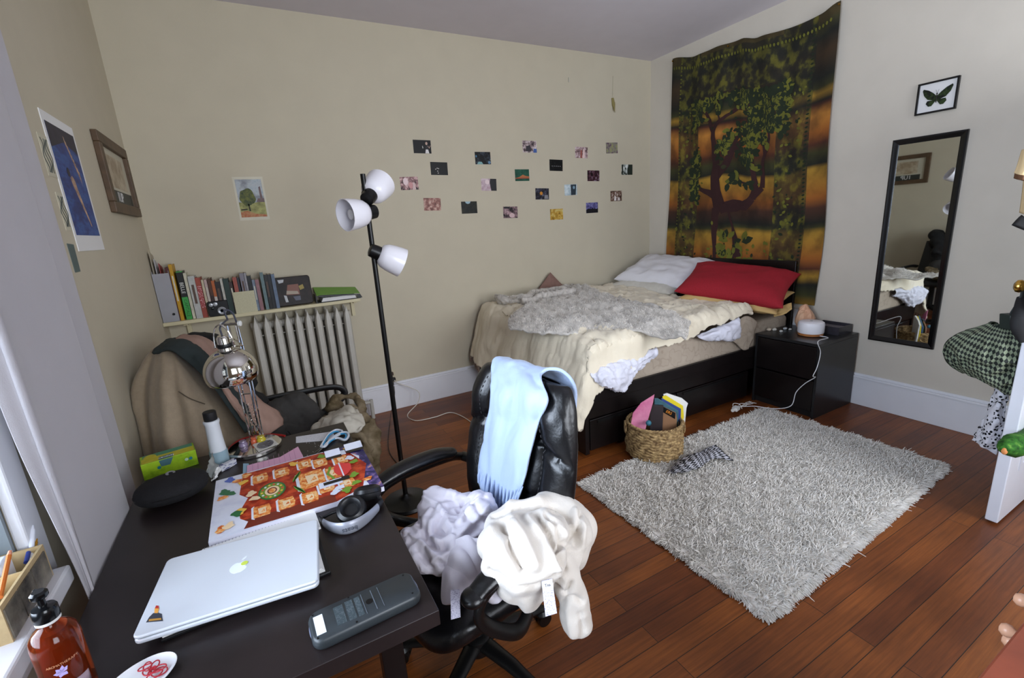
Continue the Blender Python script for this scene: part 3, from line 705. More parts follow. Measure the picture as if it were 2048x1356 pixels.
    mb.build('cloth', [m, mat('dye_maroon', (52, 26, 26), .9, var=.2), mat('dye_dark_green', (30, 40, 22), .9, var=.2), mat('dye_light_green', (98, 98, 32), .9, var=.3)], r, ang=60)
    pn = MB()
    for u_ in (0, .4, .99): pn.cyl(T(u_ + .005, .99, .0), T(u_ + .005, .99, .012), .006)
    pn.build('pin', mat('pin_brass', (160, 120, 50), .3, 1), r)
tapestry()
# ------------------------------------------------------------ framed butterfly
FB = mat('frame_black', (10, 10, 11), .3, var=.1)
r = thing('butterfly_frame', (XR, 1.49, 2.155), 'small black frame holding a dark butterfly above the mirror', 'picture frame')
y0, y1, a0, a1 = 1.385, 1.592, 2.062, 2.25; f = MB(); t = .011
for c in ((y0, y1, a1 - t, a1), (y0, y1, a0, a0 + t), (y0, y0 + t, a0 + t, a1 - t), (y1 - t, y1, a0 + t, a1 - t)): f.box(XR - .02, XR, *c)
f.build('frame', FB, r, bevel=.002, smooth=False)
MB().box(XR - .010, XR - .006, y0 + t, y1 - t, a0 + t, a1 - t).build('backing_card', PAPER, r, smooth=False)
WG = cmat('butterfly_wing', [(.4, (14, 16, 12)), (.6, (44, 62, 26))], 60); bf = MB()
cy, cz = 1.488, 2.15
for s in (1, -1):
    fw = [(0, .008), (.02, .03), (.045, .05), (.072, .062), (.076, .052), (.066, .022), (.045, -.004), (.02, -.012), (0, -.006)]
    hw = [(0, -.004), (.02, -.012), (.046, -.012), (.052, -.028), (.038, -.046), (.022, -.046), (.008, -.026), (0, -.016)]
    for w_ in (fw, hw): bf.prism([(XR - .0125, cy + s * a, cz + b) for a, b in w_], (-.0012, 0, 0))
bf.build('butterfly', WG, r, smooth=False)
bd = MB(); bd.ball((XR - .0145, cy, cz - .006), (.003, .0035, .026)); bd.ball((XR - .0145, cy, cz + .022), .004)
for s in (1, -1): bd.tube([(XR - .0145, cy, cz + .024), (XR - .0145, cy + s * .008, cz + .045)], .0006, 5)
bd.build('butterfly_body', mat('insect_black', (20, 18, 12), .5), r)
# ------------------------------------------------------------ mirror
r = thing('wall_mirror', (XR, 1.49, .53), 'tall narrow black-framed mirror on the right wall', 'mirror')
c4 = [ox(a, b, XR - .02) for a, b in ((1795, 278), (1946, 260), (1866, 700), (1735, 678))]
y0, y1, a0, a1 = 1.303, 1.692, .532, 1.93; f = MB(); t = .036
MI = mat('mirror_silver', (225, 230, 228), .015, 1, var=0)
def prof_frame(mb, y0, y1, z0, z1, t, d):
    # mitred moulding: outer bead, valley, inner lip
    prof = [(0, 0), (0, d * .8), (.25 * t, d), (.5 * t, d * .82), (.7 * t, d * .6), (t, d * .45), (t, 0)]
    cs = [(y0, z0, 1, 1), (y1, z0, -1, 1), (y1, z1, -1, -1), (y0, z1, 1, -1)]
    P = [[Vector((XR - h, cy + sy * o_, cz + sz * o_)) for o_, h in prof] for cy, cz, sy, sz in cs]
    mb.grid(P + [P[0]])
prof_frame(f, y0, y1, a0, a1, t, .024); f.build('frame', FB, r, ang=20)
MB().box(XR - .009, XR - .006, y0 + t * .9, y1 - t * .9, a0 + t * .9, a1 - t * .9).build('glass', MI, r, smooth=False)
# ------------------------------------------------------------ shelf over the radiator, books
SZ = 1.053; SHM = mat('shelf_cream_paint', (206, 196, 160), .5, var=.03)
sh = thing('wall_shelf', (0, YB, SZ), 'long cream painted shelf over the radiator', 'shelf')
MB().box(XL + .001, .672, 3.752, YB, SZ - .024, SZ).build('shelf_board', SHM, sh, bevel=.003, smooth=False)
b_ = MB()
for x in (-.5, .625): b_.box(x, x + .025, 3.80, YB, SZ - .04, SZ - .024); b_.box(x, x + .025, YB - .02, YB, SZ - .16, SZ - .024)
b_.build('bracket', SHM, sh, smooth=False)
BK = [(345, 418, 44, (74, 26, 26), 'dark red'), (385, 380, 30, (186, 140, 20), 'mustard yellow'), (500, 470, 84, None, 'thick black and green'), (572, 492, 34, (196, 190, 168), 'cream'),
 (655, 530, 72, (176, 176, 172), 'white'), (738, 550, 46, (150, 66, 52), 'red and pink lettered'), (800, 578, 26, (190, 176, 150), 'pale yellow'), (840, 575, 34, (186, 160, 156), 'pale pink'), (885, 560, 40, (78, 44, 28), 'brown'),
 (935, 590, 30, (168, 88, 40), 'orange and white'), (992, 600, 48, (30, 26, 26), 'black'), (1042, 562, 26, (190, 186, 176), 'white spined black'), (1100, 560, 58, (26, 48, 42), 'dark green'), (1165, 600, 30, (54, 36, 32), 'dark brown'),
 (1215, 545, 54, (156, 78, 64), 'coral red'), (1258, 550, 22, (34, 38, 48), 'navy'), (1305, 492, 60, (120, 116, 126), 'lavender grey'), (1350, 492, 24, (150, 146, 150), 'light grey'), (1400, 527, 44, (24, 26, 28), 'short black'),
 (1460, 578, 36, (120, 134, 150), 'light blue'), (1503, 572, 36, (140, 100, 104), 'dusty pink'), (1560, 482, 58, (96, 118, 120), 'tall teal'), (1617, 512, 44, (18, 18, 20), 'tall black'), (1662, 508, 36, (22, 24, 30), 'slim black'), (1706, 505, 34, (90, 106, 128), 'steel blue')]
YF = 3.785; W_ = mat('lettering_white', (215, 215, 210), .6); bx = None
pageM = mat('book_pages', (206, 198, 176), .8, bump=.2, bs=300)
edges = []
for i, (px, py, wd_, c, nm) in enumerate(BK):
    c0 = oy(280 + px / 6.457, 470 + py / 6.457, YF + .02); edges.append([c0.x, c0.z, wd_ / 6.457 * .00412])
for i, (px, py, wd_, c, nm) in enumerate(BK):
    x, z, t = edges[i]; nx = edges[i + 1][0] - edges[i + 1][2] / 2 if i + 1 < len(BK) else 1e9
    t = min(t, 2 * (nx - x) * .96) if nx - x > .004 else t
    h = z - SZ; dp = .11 + .02 * (i % 3); yf = YF + .004 * (i % 4)
    if i: x = max(x, prev + t / 2 + .0008)
    prev = x + t / 2
    lab = nm + ' book on the shelf' + (', leftmost of the row' if i == 0 else '')
    r = thing('book', (x, yf + dp / 2, SZ), lab, 'book', 'books on the shelf')
    cov = mat('book_cover_' + nm.replace(' ', '_'), c or (16, 16, 16), .5, var=.12, vs=40)
    m = MB(); x0_, x1_ = x - t / 2, x + t / 2; zt = SZ + h
    m.box(x0_, x1_, yf, yf + .002, SZ, zt); m.box(x0_, x0_ + .0014, yf + .002, yf + dp, SZ, zt); m.box(x1_ - .0014, x1_, yf + .002, yf + dp, SZ, zt)
    m.build('cover', cov, r, smooth=False)
    MB().box(x0_ + .0014, x1_ - .0014, yf + .003, yf + dp - .004, SZ + .003, zt - .004).build('pages', pageM, r, smooth=False)
    if c is None:
        g = mat('book_green', (56, 150, 66), .5)
        MB().box(x0_ - .0003, x1_ + .0003, yf - .0005, yf, SZ, SZ + h * .47).build('green_band', g, r, smooth=False)
        MB().box(x0_ - .0003, x1_ + .0003, yf - .0005, yf + .05, zt - .006, zt).build('green_band', g, r, smooth=False)
        text('BELLE', .030, (x, yf - .001, SZ + h * .66), (0, 0, -1), (1, 0, 0), W_, r)
        text('CAPITALE', .027, (x, yf - .001, SZ + h * .24), (0, 0, -1), (1, 0, 0), mat('lettering_dark_green', (20, 80, 34), .6), r)
    elif nm.startswith('red and'):
        MB().box(x0_ + .002, x1_ - .002, yf - .0005, yf, SZ + h * .25, SZ + h * .8).build('title_block', cmat('title_pink', [(.45, (150, 60, 60)), (.55, (216, 170, 170))], 160, interp='CONSTANT'), r, smooth=False)
    elif 'brown' == nm or 'orange' in nm:
        MB().box(x0_ + .001, x1_ - .001, yf - .0005, yf, SZ + h * .0, SZ + h * .55).build('spine_panel', mat('spine_%s' % nm.split()[0], (40, 22, 22) if nm == 'brown' else (190, 184, 176), .5), r, smooth=False)
    elif i % 3 == 1:
        MB().box(x0_ + t * .3, x1_ - t * .3, yf - .0005, yf, SZ + h * .35, SZ + h * .8).build('title_strip', mat('title_%d' % (i % 2), (200, 196, 180) if sum(c) < 350 else (90, 70, 60), .6), r, smooth=False)
# clear file wallet at the left end
r = thing('magazine_file', (-.56, 3.85, SZ), 'translucent grey file wallet stuffed with papers at the left end of the shelf', 'magazine file')
pl = [oy(a, b, 3.80) for a, b in ((296, 540), (333, 533), (362, 640), (323, 646))]
FW = mat('file_translucent', (190, 190, 196), .25, var=.06, alpha=.5)
m = MB(); x0_ = XL + .004; x1_ = -.510
m.box(x0_, x1_, 3.775, 3.778, SZ, 1.375); m.box(x0_, x0_ + .003, 3.778, 3.93, SZ, 1.39); m.box(x1_ - .003, x1_, 3.778, 3.93, SZ, 1.39); m.box(x0_, x1_, 3.778, 3.93, SZ, SZ + .003)
m.build('wallet', FW, r, bevel=.001, smooth=False)
MB().cyl((-.535, 3.775, SZ + .05), (-.535, 3.770, SZ + .05), .008).build('stud', BLK, r)
pp = [((-.595, -.590), 3.79, 1.52, (160, 150, 130)), ((-.58, -.576), 3.80, 1.47, (180, 180, 182)), ((-.56, -.556), 3.80, 1.44, (150, 60, 60)), ((-.540, -.535), 3.79, 1.37, (196, 196, 200)), ((-.531, -.525), 3.79, 1.34, (170, 176, 190)), ((-.521, -.516), 3.79, 1.32, (200, 200, 204))]
for (a, b), yy, zz, c in pp:
    tag(MB().prism([(a, yy, SZ + .004), (a + .0, yy + .13, SZ + .004), (a, yy + .13, zz - .03), (a, yy + .02, zz)], (b - a, 0, 0)).build('magazine', mat('magazine_%d' % c[1], c, .4, var=.15, vs=25), smooth=False),
        'thin magazine in the file wallet, %s' % {150: 'tallest and tan coloured' if c[0] == 160 else '', 180: 'grey', 60: 'red', 196: 'off-white', 176: 'pale blue', 200: 'white at its right side'}.get(c[1], 'plain'), 'magazine', 'magazines in the file wallet')
# instant camera
def cam_px(a, b, y=3.765): return oy(280 + a / 6.457, 470 + b / 6.457, y)
c0 = cam_px(1000, 900); r = thing('camera', (c0.x, 3.77, SZ), 'black instant camera standing in front of the books', 'camera')
hx = .062; bodyM = mat('camera_black', (14, 14, 16), .35)
p_, o_ = plate(rrect(0, 0, hx, .052, .014), 0, .035, (c0.x, 3.80, SZ + .0525), (1, 0, 0), (0, 0, 1), (0, -1, 0))
MB().prism(p_, o_).build('body', bodyM, r, bevel=.003)
SIL = mat('silver_plastic', (165, 168, 172), .3, .3); GLS = mat('dark_lens', (16, 20, 22), .08)
fy = 3.765; lx = c0.x + .02; lz = SZ + .036
MB().lathe([(.026, 0), (.027, .012), (.022, .016), (.011, .012), (.0105, .008)], (lx, fy, lz), (0, -1, 0)).build('lens_ring', SIL, r)
MB().cyl((lx, fy, lz), (lx, fy - .011, lz), .0105).build('lens', GLS, r)
MB().lathe([(.012, 0), (.012, .004), (0, .006)], (c0.x - .038, fy, SZ + .082), (0, -1, 0)).build('viewfinder', SIL, r)
MB().lathe([(.013, 0), (.013, .004), (0, .006)], (c0.x - .012, fy, SZ + .084), (0, -1, 0)).build('flash', SIL, r)
MB().lathe([(.008, 0), (.008, .004), (0, .006)], (c0.x - .034, fy, SZ + .056), (0, -1, 0)).build('sensor', GLS, r)
# cream card
P = [cam_px(a, b, 3.762) for a, b in ((1180, 700), (1450, 662), (1515, 940), (1250, 1005))]
zt = P[0].z; r = tag(MB().prism([(P[0].x, 3.775, SZ + .15), (P[1].x + .005, 3.775, SZ + .15), (P[1].x + .005, 3.757, SZ), (P[0].x, 3.757, SZ)], (0, .002, 0)).build('note_card', cmat('card_written', [(.45, (196, 190, 158)), (.62, (176, 170, 140))], 200, stretch=(1, 1, 3)), smooth=False), 'square cream card propped against the books', 'card')
# dark photo box
def p7(a, b, y): return oy(540 + a / 9.31, 520 + b / 9.31, y)
x0_, x1_ = p7(90, 500, 3.78).x, p7(790, 600, 3.78).x
r = thing('picture_tin', ((x0_ + x1_) / 2, 3.80, SZ), 'dark brown picture tin with yellow shapes leaning beside the binder', 'tin')
hx = (x1_ - x0_) / 2; p_, o_ = plate(rrect(0, 0, hx, .105, .02), 0, .03, ((x0_ + x1_) / 2, 3.84, SZ + .106), (1, 0, 0), (0, .18, 1), (0, -1, .18))
MB().prism(p_, o_).build('case', cmat('tin_dark', [(.4, (22, 16, 14)), (.7, (44, 32, 26))], 20), r, bevel=.004)
g = MB(); fx = (x0_ + x1_) / 2
def TP(u, v, d=.0): return Vector((fx + u * hx, 3.84 + (.18 * v * .105) / 1.016 - .030 / 1.016 - d - .0009, SZ + .106 + v * .105 / 1.016 + .18 * .03 / 1.016))
cl = [(150, 110, 30), (110, 54, 28), (150, 136, 116), (176, 178, 180), (60, 62, 80), (140, 120, 26)]
for pts, k in (([(-.45, -.25), (.3, -.3), (.3, .45), (-.3, .45)], 1), ([(-.45, -.2), (.25, -.25), (.2, -.05), (-.4, .05)], 2), ([(-.4, 0), (-.2, .1), (.0, .2), (-.1, -.05)], 0), ([(.35, .0), (.6, .1), (.55, .4), (.3, .3)], 5), ([(-.75, .6), (-.5, .65), (-.45, .85), (-.8, .85)], 3), ([(-.55, -.75), (-.4, -.75), (-.45, -.3), (-.6, -.25)], 3), ([(0, -.7), (.3, -.7), (.3, -.4), (-.1, -.4)], 4)):
    g.prism([TP(u, v, .0004 * k) for u, v in pts], (0, -.0004, 0), k)
g.build('picture', [mat('tin_tone_%d' % k, c, .4) for k, c in enumerate(cl)], r, smooth=False)
# green binder with papers
x0_, x1_ = p7(810, 700, 3.80).x, p7(1680, 680, 3.80).x
r = thing('ring_binder', ((x0_ + x1_) / 2, 3.85, SZ), 'open green and black ring binder lying at the right end of the shelf', 'binder')
G_ = mat('binder_green', (98, 150, 40), .4); K_ = mat('binder_black', (14, 16, 16), .4)
MB().box(x0_ + .02, x1_, 3.765, 3.935, SZ, SZ + .004).build('back_cover', K_, r, smooth=False)
MB().prism([(x0_ + .02, 3.77, SZ + .055), (x0_ + .05, 3.77, SZ + .06), (x1_ - .005, 3.765, SZ + .038), (x1_ - .005, 3.94, SZ + .07), (x0_ + .02, 3.94, SZ + .105)], (0, 0, .003)).build('front_cover', G_, r, smooth=False)
MB().prism([(x0_ + .02, 3.768, SZ + .05), (x0_ + .05, 3.768, SZ + .055), (x1_ - .005, 3.763, SZ + .035), (x1_ + .01, 3.763, SZ + .004), (x1_ - .02, 3.763, SZ + .004), (x1_ - .03, 3.763, SZ + .028), (x0_ + .09, 3.766, SZ + .042)], (0, .002, 0)).build('inner_cover', K_, r, smooth=False)
MB().box(x0_ + .012, x0_ + .02, 3.77, 3.935, SZ, SZ + .055).build('spine', K_, r, smooth=False)
pg = MB()
for k in range(6): pg.prism([(x0_ + .05 + .003 * k, 3.772 + .002 * k, SZ + .006 + k * .0045), (x1_ - .035 - .002 * k, 3.77, SZ + .006 + k * .0045), (x1_ - .035, 3.93, SZ + .007 + k * .0045), (x0_ + .05, 3.93, SZ + .010 + k * .0045)], (0, 0, .0042))
pg.build('paper_stack', PAPER, r, smooth=False)
# ------------------------------------------------------------ radiator
RAD = mat('radiator_aged_white', (186, 182, 172), .45, var=.08, vs=9, bump=.1, bs=90)
r = thing('radiator', (.25, 3.86, 0), 'old cream cast-iron column radiator under the shelf', 'radiator')
xr0, pit = -.075, .0705
for k in range(10):
    x = xr0 + pit * k; m = MB()
    for yc in (3.79, 3.86, 3.92):
        w, d_ = .0265, .022
        lv = [(.10, .35, .4), (.14, .9, .9), (.17, 1, 1), (.90, 1, 1), (.945, .85, .9), (.975, .4, .6), (1.0, .12, .3)]
        P = []
        for z, a, c in lv:
            P.append([Vector((x + w * a * cx, yc + d_ * c * cy, z)) for cx, cy in ((-.55, -1), (.55, -1), (1, -.3), (1, .5), (.5, 1), (-.5, 1), (-1, .5), (-1, -.3))])
        m.grid(P, cv=True); o = len(m.v); m.f.append(tuple(range(o - 8, o))); m.m.append(0)
    for z in (.15, .93): m.cyl((x - pit / 2 + .001, 3.86, z), (x + pit / 2 - .001, 3.86, z), .028, seg=14); m.box(x - .015, x + .015, 3.79, 3.92, z - .02, z + .02)
    m.box(x - .017, x + .017, 3.80, 3.93, .14, .92)  # filler block added behind the front columns to stop light, so gaps stay dark
    m.build('radiator_section', RAD, r, ang=50)
f = MB()
for x in (xr0, xr0 + 9 * pit):
    for yc in (3.79, 3.92): f.cyl((x, yc, 0), (x, yc, .12), .017, .022)
f.build('foot', RAD, r)
f = MB(); f.cyl((xr0 + 9 * pit + .03, 3.86, .15), (xr0 + 9 * pit + .10, 3.86, .15), .014); f.cyl((xr0 + 9 * pit + .10, 3.86, 0), (xr0 + 9 * pit + .10, 3.86, .17), .016); f.build('valve_pipe', RAD, r)
f = MB(); f.cyl((xr0 - .02, 3.83, .86), (xr0 + 9 * pit + .02, 3.83, .86), .005); f.build('tie_rod', RAD, r)
# ------------------------------------------------------------ three-headed floor lamp
LX, LY = .535, 2.45; LB = mat('lamp_black_metal', (12, 12, 13), .35, .2); OP = mat('opal_glass', (232, 230, 236), .25, var=.01, spec=.6)
r = thing('floor_lamp', (LX, LY, 0), 'black floor lamp with three white cone shades', 'floor lamp')
MB().lathe([(.135, 0), (.137, .008), (.128, .022), (.05, .034), (.018, .05), (.013, .06)], (LX, LY, 0)).build('base', LB, r)
MB().cyl((LX, LY, .04), (LX, LY, 1.83), .0135, .0125).build('pole', LB, r)
RT, UP, FW_ = RM.col[0], RM.col[1], -RM.col[2]
def shade(att, mouth_dir, sock, mouth_l=.125):
    a = Vector(mouth_dir).normalized(); c = Vector(sock)
    s = MB(); prof = [(.031, .0), (.050, .009), (.063, .030), (.070, .062), (.0745, .10), (.076, mouth_l), (.073, mouth_l), (.0705, .10), (.066, .062), (.059, .033), (.046, .013), (.028, .004)]
    s.lathe(prof, c, a, seg=36, closed=True); so = s.build('lamp_shade', OP, r, ang=60)
    k = MB(); k.lathe([(0, -.05), (.02, -.052), (.033, -.046), (.036, -.02), (.036, .006), (.045, .012), (.036, .016), (.015, .02), (0, .02)], c, a); k.build('socket', LB, r)
    bl = MB(); bl.lathe([(.012, .02), (.013, .035), (.026, .058), (.030, .075), (.024, .095), (0, .105)], c, a); bl.build('bulb', mat('bulb_glass', (225, 225, 228), .1), r)
    j = MB(); p = Vector((LX, LY, att)); j.cyl(p, c - a * .03, .008); j.ball(p, .019); j.build('swivel_joint', LB, r)
S1, S2, S3 = oy(741, 387, 2.44), oy(735, 425, 2.42), oy(758, 507, 2.44)
shade(S1.z - .0, RT * .22 + UP * .75 + FW_ * .75, S1 - UP * .008)
shade(S2.z + .005, RT * -.60 - UP * .30 - FW_ * .72, S2 + RT * -.002)
shade(S3.z + .005, RT * .80 - UP * .30 + FW_ * .45, S3 + RT * .0)
MB().ball((LX - .014, LY - .014, S3.z + .01), .009).build('switch', LB, r)
c = MB(); c.tube(path([(LX + .03, LY + .13, .012), (LX + .08, LY + .4, .006), (.62, 3.2, .006), (.78, 3.75, .02), (.875, 3.91, .15), (.882, YB - .02, .34)], 10), .0028, 6)
tag(c.build('lamp_cord', mat('cord_dark', (30, 28, 26), .5)), 'thin dark cord running from the floor lamp to the wall outlet', 'cord')
# outlet and white cable
z_ = oy(783, 752, YB - .004); r = thing('wall_outlet', (z_.x, YB, z_.z), 'small wall outlet with plugs above the back baseboard', 'outlet')
MB().box(z_.x - .036, z_.x + .036, YB - .006, YB, z_.z - .058, z_.z + .058).build('plate', mat('outlet_ivory', (196, 186, 160), .4), r, bevel=.003, smooth=False)
MB().box(z_.x - .008, z_.x + .026, YB - .04, YB - .006, z_.z - .04, z_.z - .012).build('plug', BLK, r, bevel=.004); MB().box(z_.x - .016, z_.x + .014, YB - .035, YB - .006, z_.z + .01, z_.z + .04).build('plug', mat('plug_brown', (70, 52, 40), .4), r, bevel=.004)
WC = mat('cable_white', (214, 208, 196), .5)
c = MB(); pts = [(z_.x + .012, YB - .036, z_.z - .03)] + [oy(a, b, y) for a, b, y in ((795, 766, 3.90), (820, 775, 3.86), (838, 785, 3.80), (836, 805, 3.78))] + [oz(a, b, .006) for a, b in ((815, 830), (832, 841), (870, 834), (900, 825), (925, 833), (950, 850))]
c.tube(path(pts, 8), .0036, 8); tag(c.build('extension_cord', WC), 'cream extension cord looping over the floor beside the bed', 'cord')
# ------------------------------------------------------------ bed
BX0, BX1, BY0, BY1 = 1.70, 3.93, 2.255, 3.925
r = thing('bed', (2.8, 3.1, 0), 'black-brown wooden bed standing in the far right corner', 'bed')
MB().box(3.885, XR - .05, BY0 - .01, BY1 + .005, .02, 1.10).build('headboard', BWOOD, r, bevel=.004, smooth=False)
MB().box(BX0, BX0 + .035, BY0, BY1, .02, .44).build('footboard', BWOOD, r, bevel=.004, smooth=False)
for a, b in ((BY0, BY0 + .03), (BY1 - .03, BY1)): MB().box(BX0 + .035, 3.885, a, b, .27, .455).build('side_rail', BWOOD, r, bevel=.004, smooth=False)
MB().box(BX0 + .035, 3.885, BY0 - .006, BY0 + .004, .375, .455).build('rail_cap', BWOOD, r, bevel=.003, smooth=False)
for a, b in ((BX0 + .05, 2.55), (2.56, 3.38)):
    dr = MB().box(a, b, BY0 + .012, BY0 + .6, .035, .255).build('bed_drawer', BWOOD, r, bevel=.004, smooth=False)
    MB().box(a + .06, b - .06, BY0 + .006, BY0 + .012, .225, .245).build('drawer_lip', BLK, dr, smooth=False)
MB().box(BX0 + .04, 3.88, BY0 + .03, BY1 - .03, .40, .43).build('bed_base', BWOOD, r, smooth=False)
SHEET = cmat('sheet_taupe_pattern', [(.0, (160, 146, 130)), (.46, (170, 156, 140)), (.5, (156, 142, 127)), (.54, (170, 156, 140)), (1, (180, 166, 150))], 14, detail=1, rough=.9)
r = thing('mattress', (2.8, 3.1, .43), 'mattress in a taupe patterned sheet showing under the duvet', 'mattress')
MB().box(BX0 + .05, 3.875, BY0 + .01, BY1 - .02, .432, .655).build('mattress_body', SHEET, r, bevel=.04, bseg=4)
sheet('sheet_corner', [[oy(a, b, y) for a, b, y in rr] for rr in
    ([(1480, 638, 2.235), (1492, 632, 2.232), (1504, 636, 2.232), (1514, 644, 2.238)], [(1470, 664, 2.232), (1482, 660, 2.222), (1495, 662, 2.226), (1508, 672, 2.238)], [(1464, 682, 2.236), (1474, 688, 2.226), (1486, 700, 2.230), (1496, 698, 2.24)])],
    SHEET, 20, 20, .004, .006, 14, parent=r)
# duvet
CRM = mat('duvet_cream', (222, 211, 188), .9, var=.03, bump=.25, bs=120, sheen=.2)
RR = .07
def dz(s):
    if s <= 0: return s, 0.
    if s < math.pi / 2 * RR: t = s / RR; return RR * math.sin(t), RR * (1 - math.cos(t))
    q = s - math.pi / 2 * RR; return RR + q * .10, RR + q * .99
def dzf(s):
    R = .15
    if s <= 0: return s, 0.
    if s < math.pi / 2 * R: t = s / R; return R * math.sin(t), R * (1 - math.cos(t))
    q = s - math.pi / 2 * R; return R + q * .30, R + q * .955
def top_z(x, y):
    b = .795 + .045 * max(0, min(1, (y - 2.9) / .9)) + .028 * nz((x, y, 0), 2.3, 3) 
    b += .02 * (ridge((x * 1.0, y * 1.6, 0), 3.2, 2) - .4) + .014 * (ridge((x * 2 + y * 1.2, y * .8 - x * .2, 0), 4.5, 7) - .4) + 0.013 * (ridge((x * 1.6 - y * .9, x * .35 + y * .5, 0), 13, 5) - .4)
    return b - .02 * max(0, (x - 3.0) / .4)
def hemz(x):
    return float(np.interp(x, [1.62, 1.75, 1.95, 2.15, 2.3, 2.7, 3.1, 3.4], [.45, .47, .545, .62, .655, .70, .735, .74]))
def duvet_pt(a, b, x_in=None):
    fx = BX0 - .035 + RR; fy = BY0 - .05 + RR
    sa = -(a); sb = -(b)
    oa, da = dz(sa); ob, db = dz(sb)
    x = fx - oa; y = fy - ob
    return x, y, da, db
rows = []; NU, NV = 150, 130
La = .60; 
for i in range(NU + 1):
    a = lerp(-La, 1.53, i / NU)
    oa, da = dzf(-a); x = BX0 + .02 + .15 - oa
    hz = hemz(x); Lf = (.80 - hz) + .035
    row = []
    for j in range(NV + 1):
        t = j / NV; b = lerp(-Lf, 1.585, t ** 1.15)
        ob, db = dz(-b); y = BY0 - .035 + RR - ob
        x2 = x + .05 * nz((0, y, 0), 3, 1) * (i / NU) ** 3 * 2 - .05 * (i / NU) ** 4 * (1 if y < 2.6 else 0) 
        z = top_z(x2, y) - da - db
        if da > .02 and db > .02: z = max(z, top_z(x2, y) - max(da, db) - .35 * min(da, db))
        z = max(z, .235 + .02 * math.sin(y * 9))
        o = .018 * nz((x2 * 1.0, y, z), 7) + .012 * (ridge((x2 * 1.2, y * 1.2, z * .8), 6, 4) - .4)
        if da > .03: o += .0022 * math.sin(y * 120 + 2 * math.sin(z * 20)) ; x2 -= o + .012 * math.sin(y * 14 + 1)
        if db > .03: y = min(y - o * .8 - .010 * math.sin(x2 * 13), BY0 - .008)
        y = min(y, YB - .035)
        row.append(Vector((x2, y, z)))
    rows.append(row)
r = thing('duvet', (2.6, 3.1, .8), 'rumpled cream duvet spread over the bed and hanging over its foot', 'duvet')
mb = MB(); mb.grid(rows); mb.build('duvet_cover', CRM, r, solid=.02, so=-1)
fr = MB(); rnd = random.Random(5)
for k in range(240):
    y = lerp(2.26, 3.9, k / 240); j = min(range(NV + 1), key=lambda q: abs(rows[20][q].y - y))
    for dj in ((0, 0), (-2, 1)) if k % 2 else ((0, 0),):
        pts = []
        for n_, i_ in enumerate((22, 19, 16, 12, 9, 5, 1)):
            q = rows[i_][max(0, min(NV, j + (n_ * dj[0]) // 6))]; pts.append(q + Vector((-.013, rnd.uniform(-.004, .004), 0)))
        pts.append(pts[-1] + Vector((-.002, rnd.uniform(-.02, .02), -.07)))
        fr.tube(pts, [.002] + [.0042] * 6 + [.0022], 4)
o = fr.build('fringe', mat('fringe_beige', (150, 134, 124), .9, var=.15, vs=30), r); o['kind'] = 'stuff'
# white inner duvet showing under the edge
WHT = mat('white_cotton', (214, 214, 226), .9, var=.02, bump=.1, bs=200)
sheet('duvet_insert', [[oy(a, b, y) for a, b, y in rr] for rr in (
    ((1178, 742, 2.24), (1200, 730, 2.23), (1225, 722, 2.22), (1252, 712, 2.22), (1280, 704, 2.23), (1312, 696, 2.24)),
    ((1182, 752, 2.20), (1202, 745, 2.17), (1226, 740, 2.16), (1254, 728, 2.17), (1284, 716, 2.19), (1314, 702, 2.22)),
    ((1190, 760, 2.19), (1206, 762, 2.15), (1230, 760, 2.14), (1256, 748, 2.16), (1285, 726, 2.19), (1313, 708, 2.22)),
    ((1200, 766, 2.20), (1212, 776, 2.18), (1238, 782, 2.16), (1254, 776, 2.18), (1276, 742, 2.21), (1308, 714, 2.24)),
    ((1208, 765, 2.235), (1220, 770, 2.235), (1238, 773, 2.235), (1250, 765, 2.235), (1272, 738, 2.235), (1304, 712, 2.243)))], WHT, 50, 70, .006, .016, 16, o=3)
tag(bpy.data.objects['duvet_insert'], 'white quilt lining bulging out below the duvet edge near the basket', 'quilt')
sheet('bed_sheet', [[oy(a, b, y) for a, b, y in rr] for rr in (
    ((1392, 672, 2.24), (1420, 660, 2.23), (1450, 648, 2.22), (1478, 634, 2.22)), ((1400, 677, 2.21), (1428, 668, 2.18), (1455, 660, 2.17), (1481, 650, 2.19)),
    ((1418, 681, 2.22), (1440, 680, 2.19), (1462, 680, 2.18), (1480, 672, 2.21)), ((1430, 680, 2.24), (1446, 680, 2.24), (1462, 681, 2.24), (1474, 676, 2.24)))], WHT, 30, 40, .006, .010, 18)
tag(bpy.data.objects['bed_sheet'], 'white sheet corner poking out by the nightstand', 'sheet')
# fur helper
def fur_mesh(P, count, ln, wd, rnd, down=.3, sway=None, segs=1, rows_=None):
    """blades growing out of a grid of points"""
    nu, nv = len(P) - 1, len(P[0]) - 1; vs = []; fs = []
    for k in range(count):
        u = rnd.random() * nu; v = rnd.random() * nv; i, j = int(u), int(v); f, g = u - i, v - j
        i1, j1 = min(i + 1, nu), min(j + 1, nv)
        p = lerp(lerp(P[i][j], P[i][j1], g), lerp(P[i1][j], P[i1][j1], g), f)
        a = P[i1][j] - P[i][j]; b = P[i][j1] - P[i][j]; n = a.cross(b)
        if n.length < 1e-12: continue
        n.normalize(); n = n if n.z > -.2 else -n
        d = (n + Vector((rnd.gauss(0, .6), rnd.gauss(0, .6), rnd.gauss(-down * .3, .3)))).normalized(); L_ = ln * rnd.uniform(.6, 1.3)
        s = d.orthogonal(); s = (Matrix.Rotation(rnd.uniform(0, 6.28), 3, d) @ s).normalized() * wd
        o = len(vs); q = p - n * .004
        vs += [q - s, q + s, p + d * L_]; fs.append((o, o + 1, o + 2))
    m = MB(); m.add(vs, fs); return m
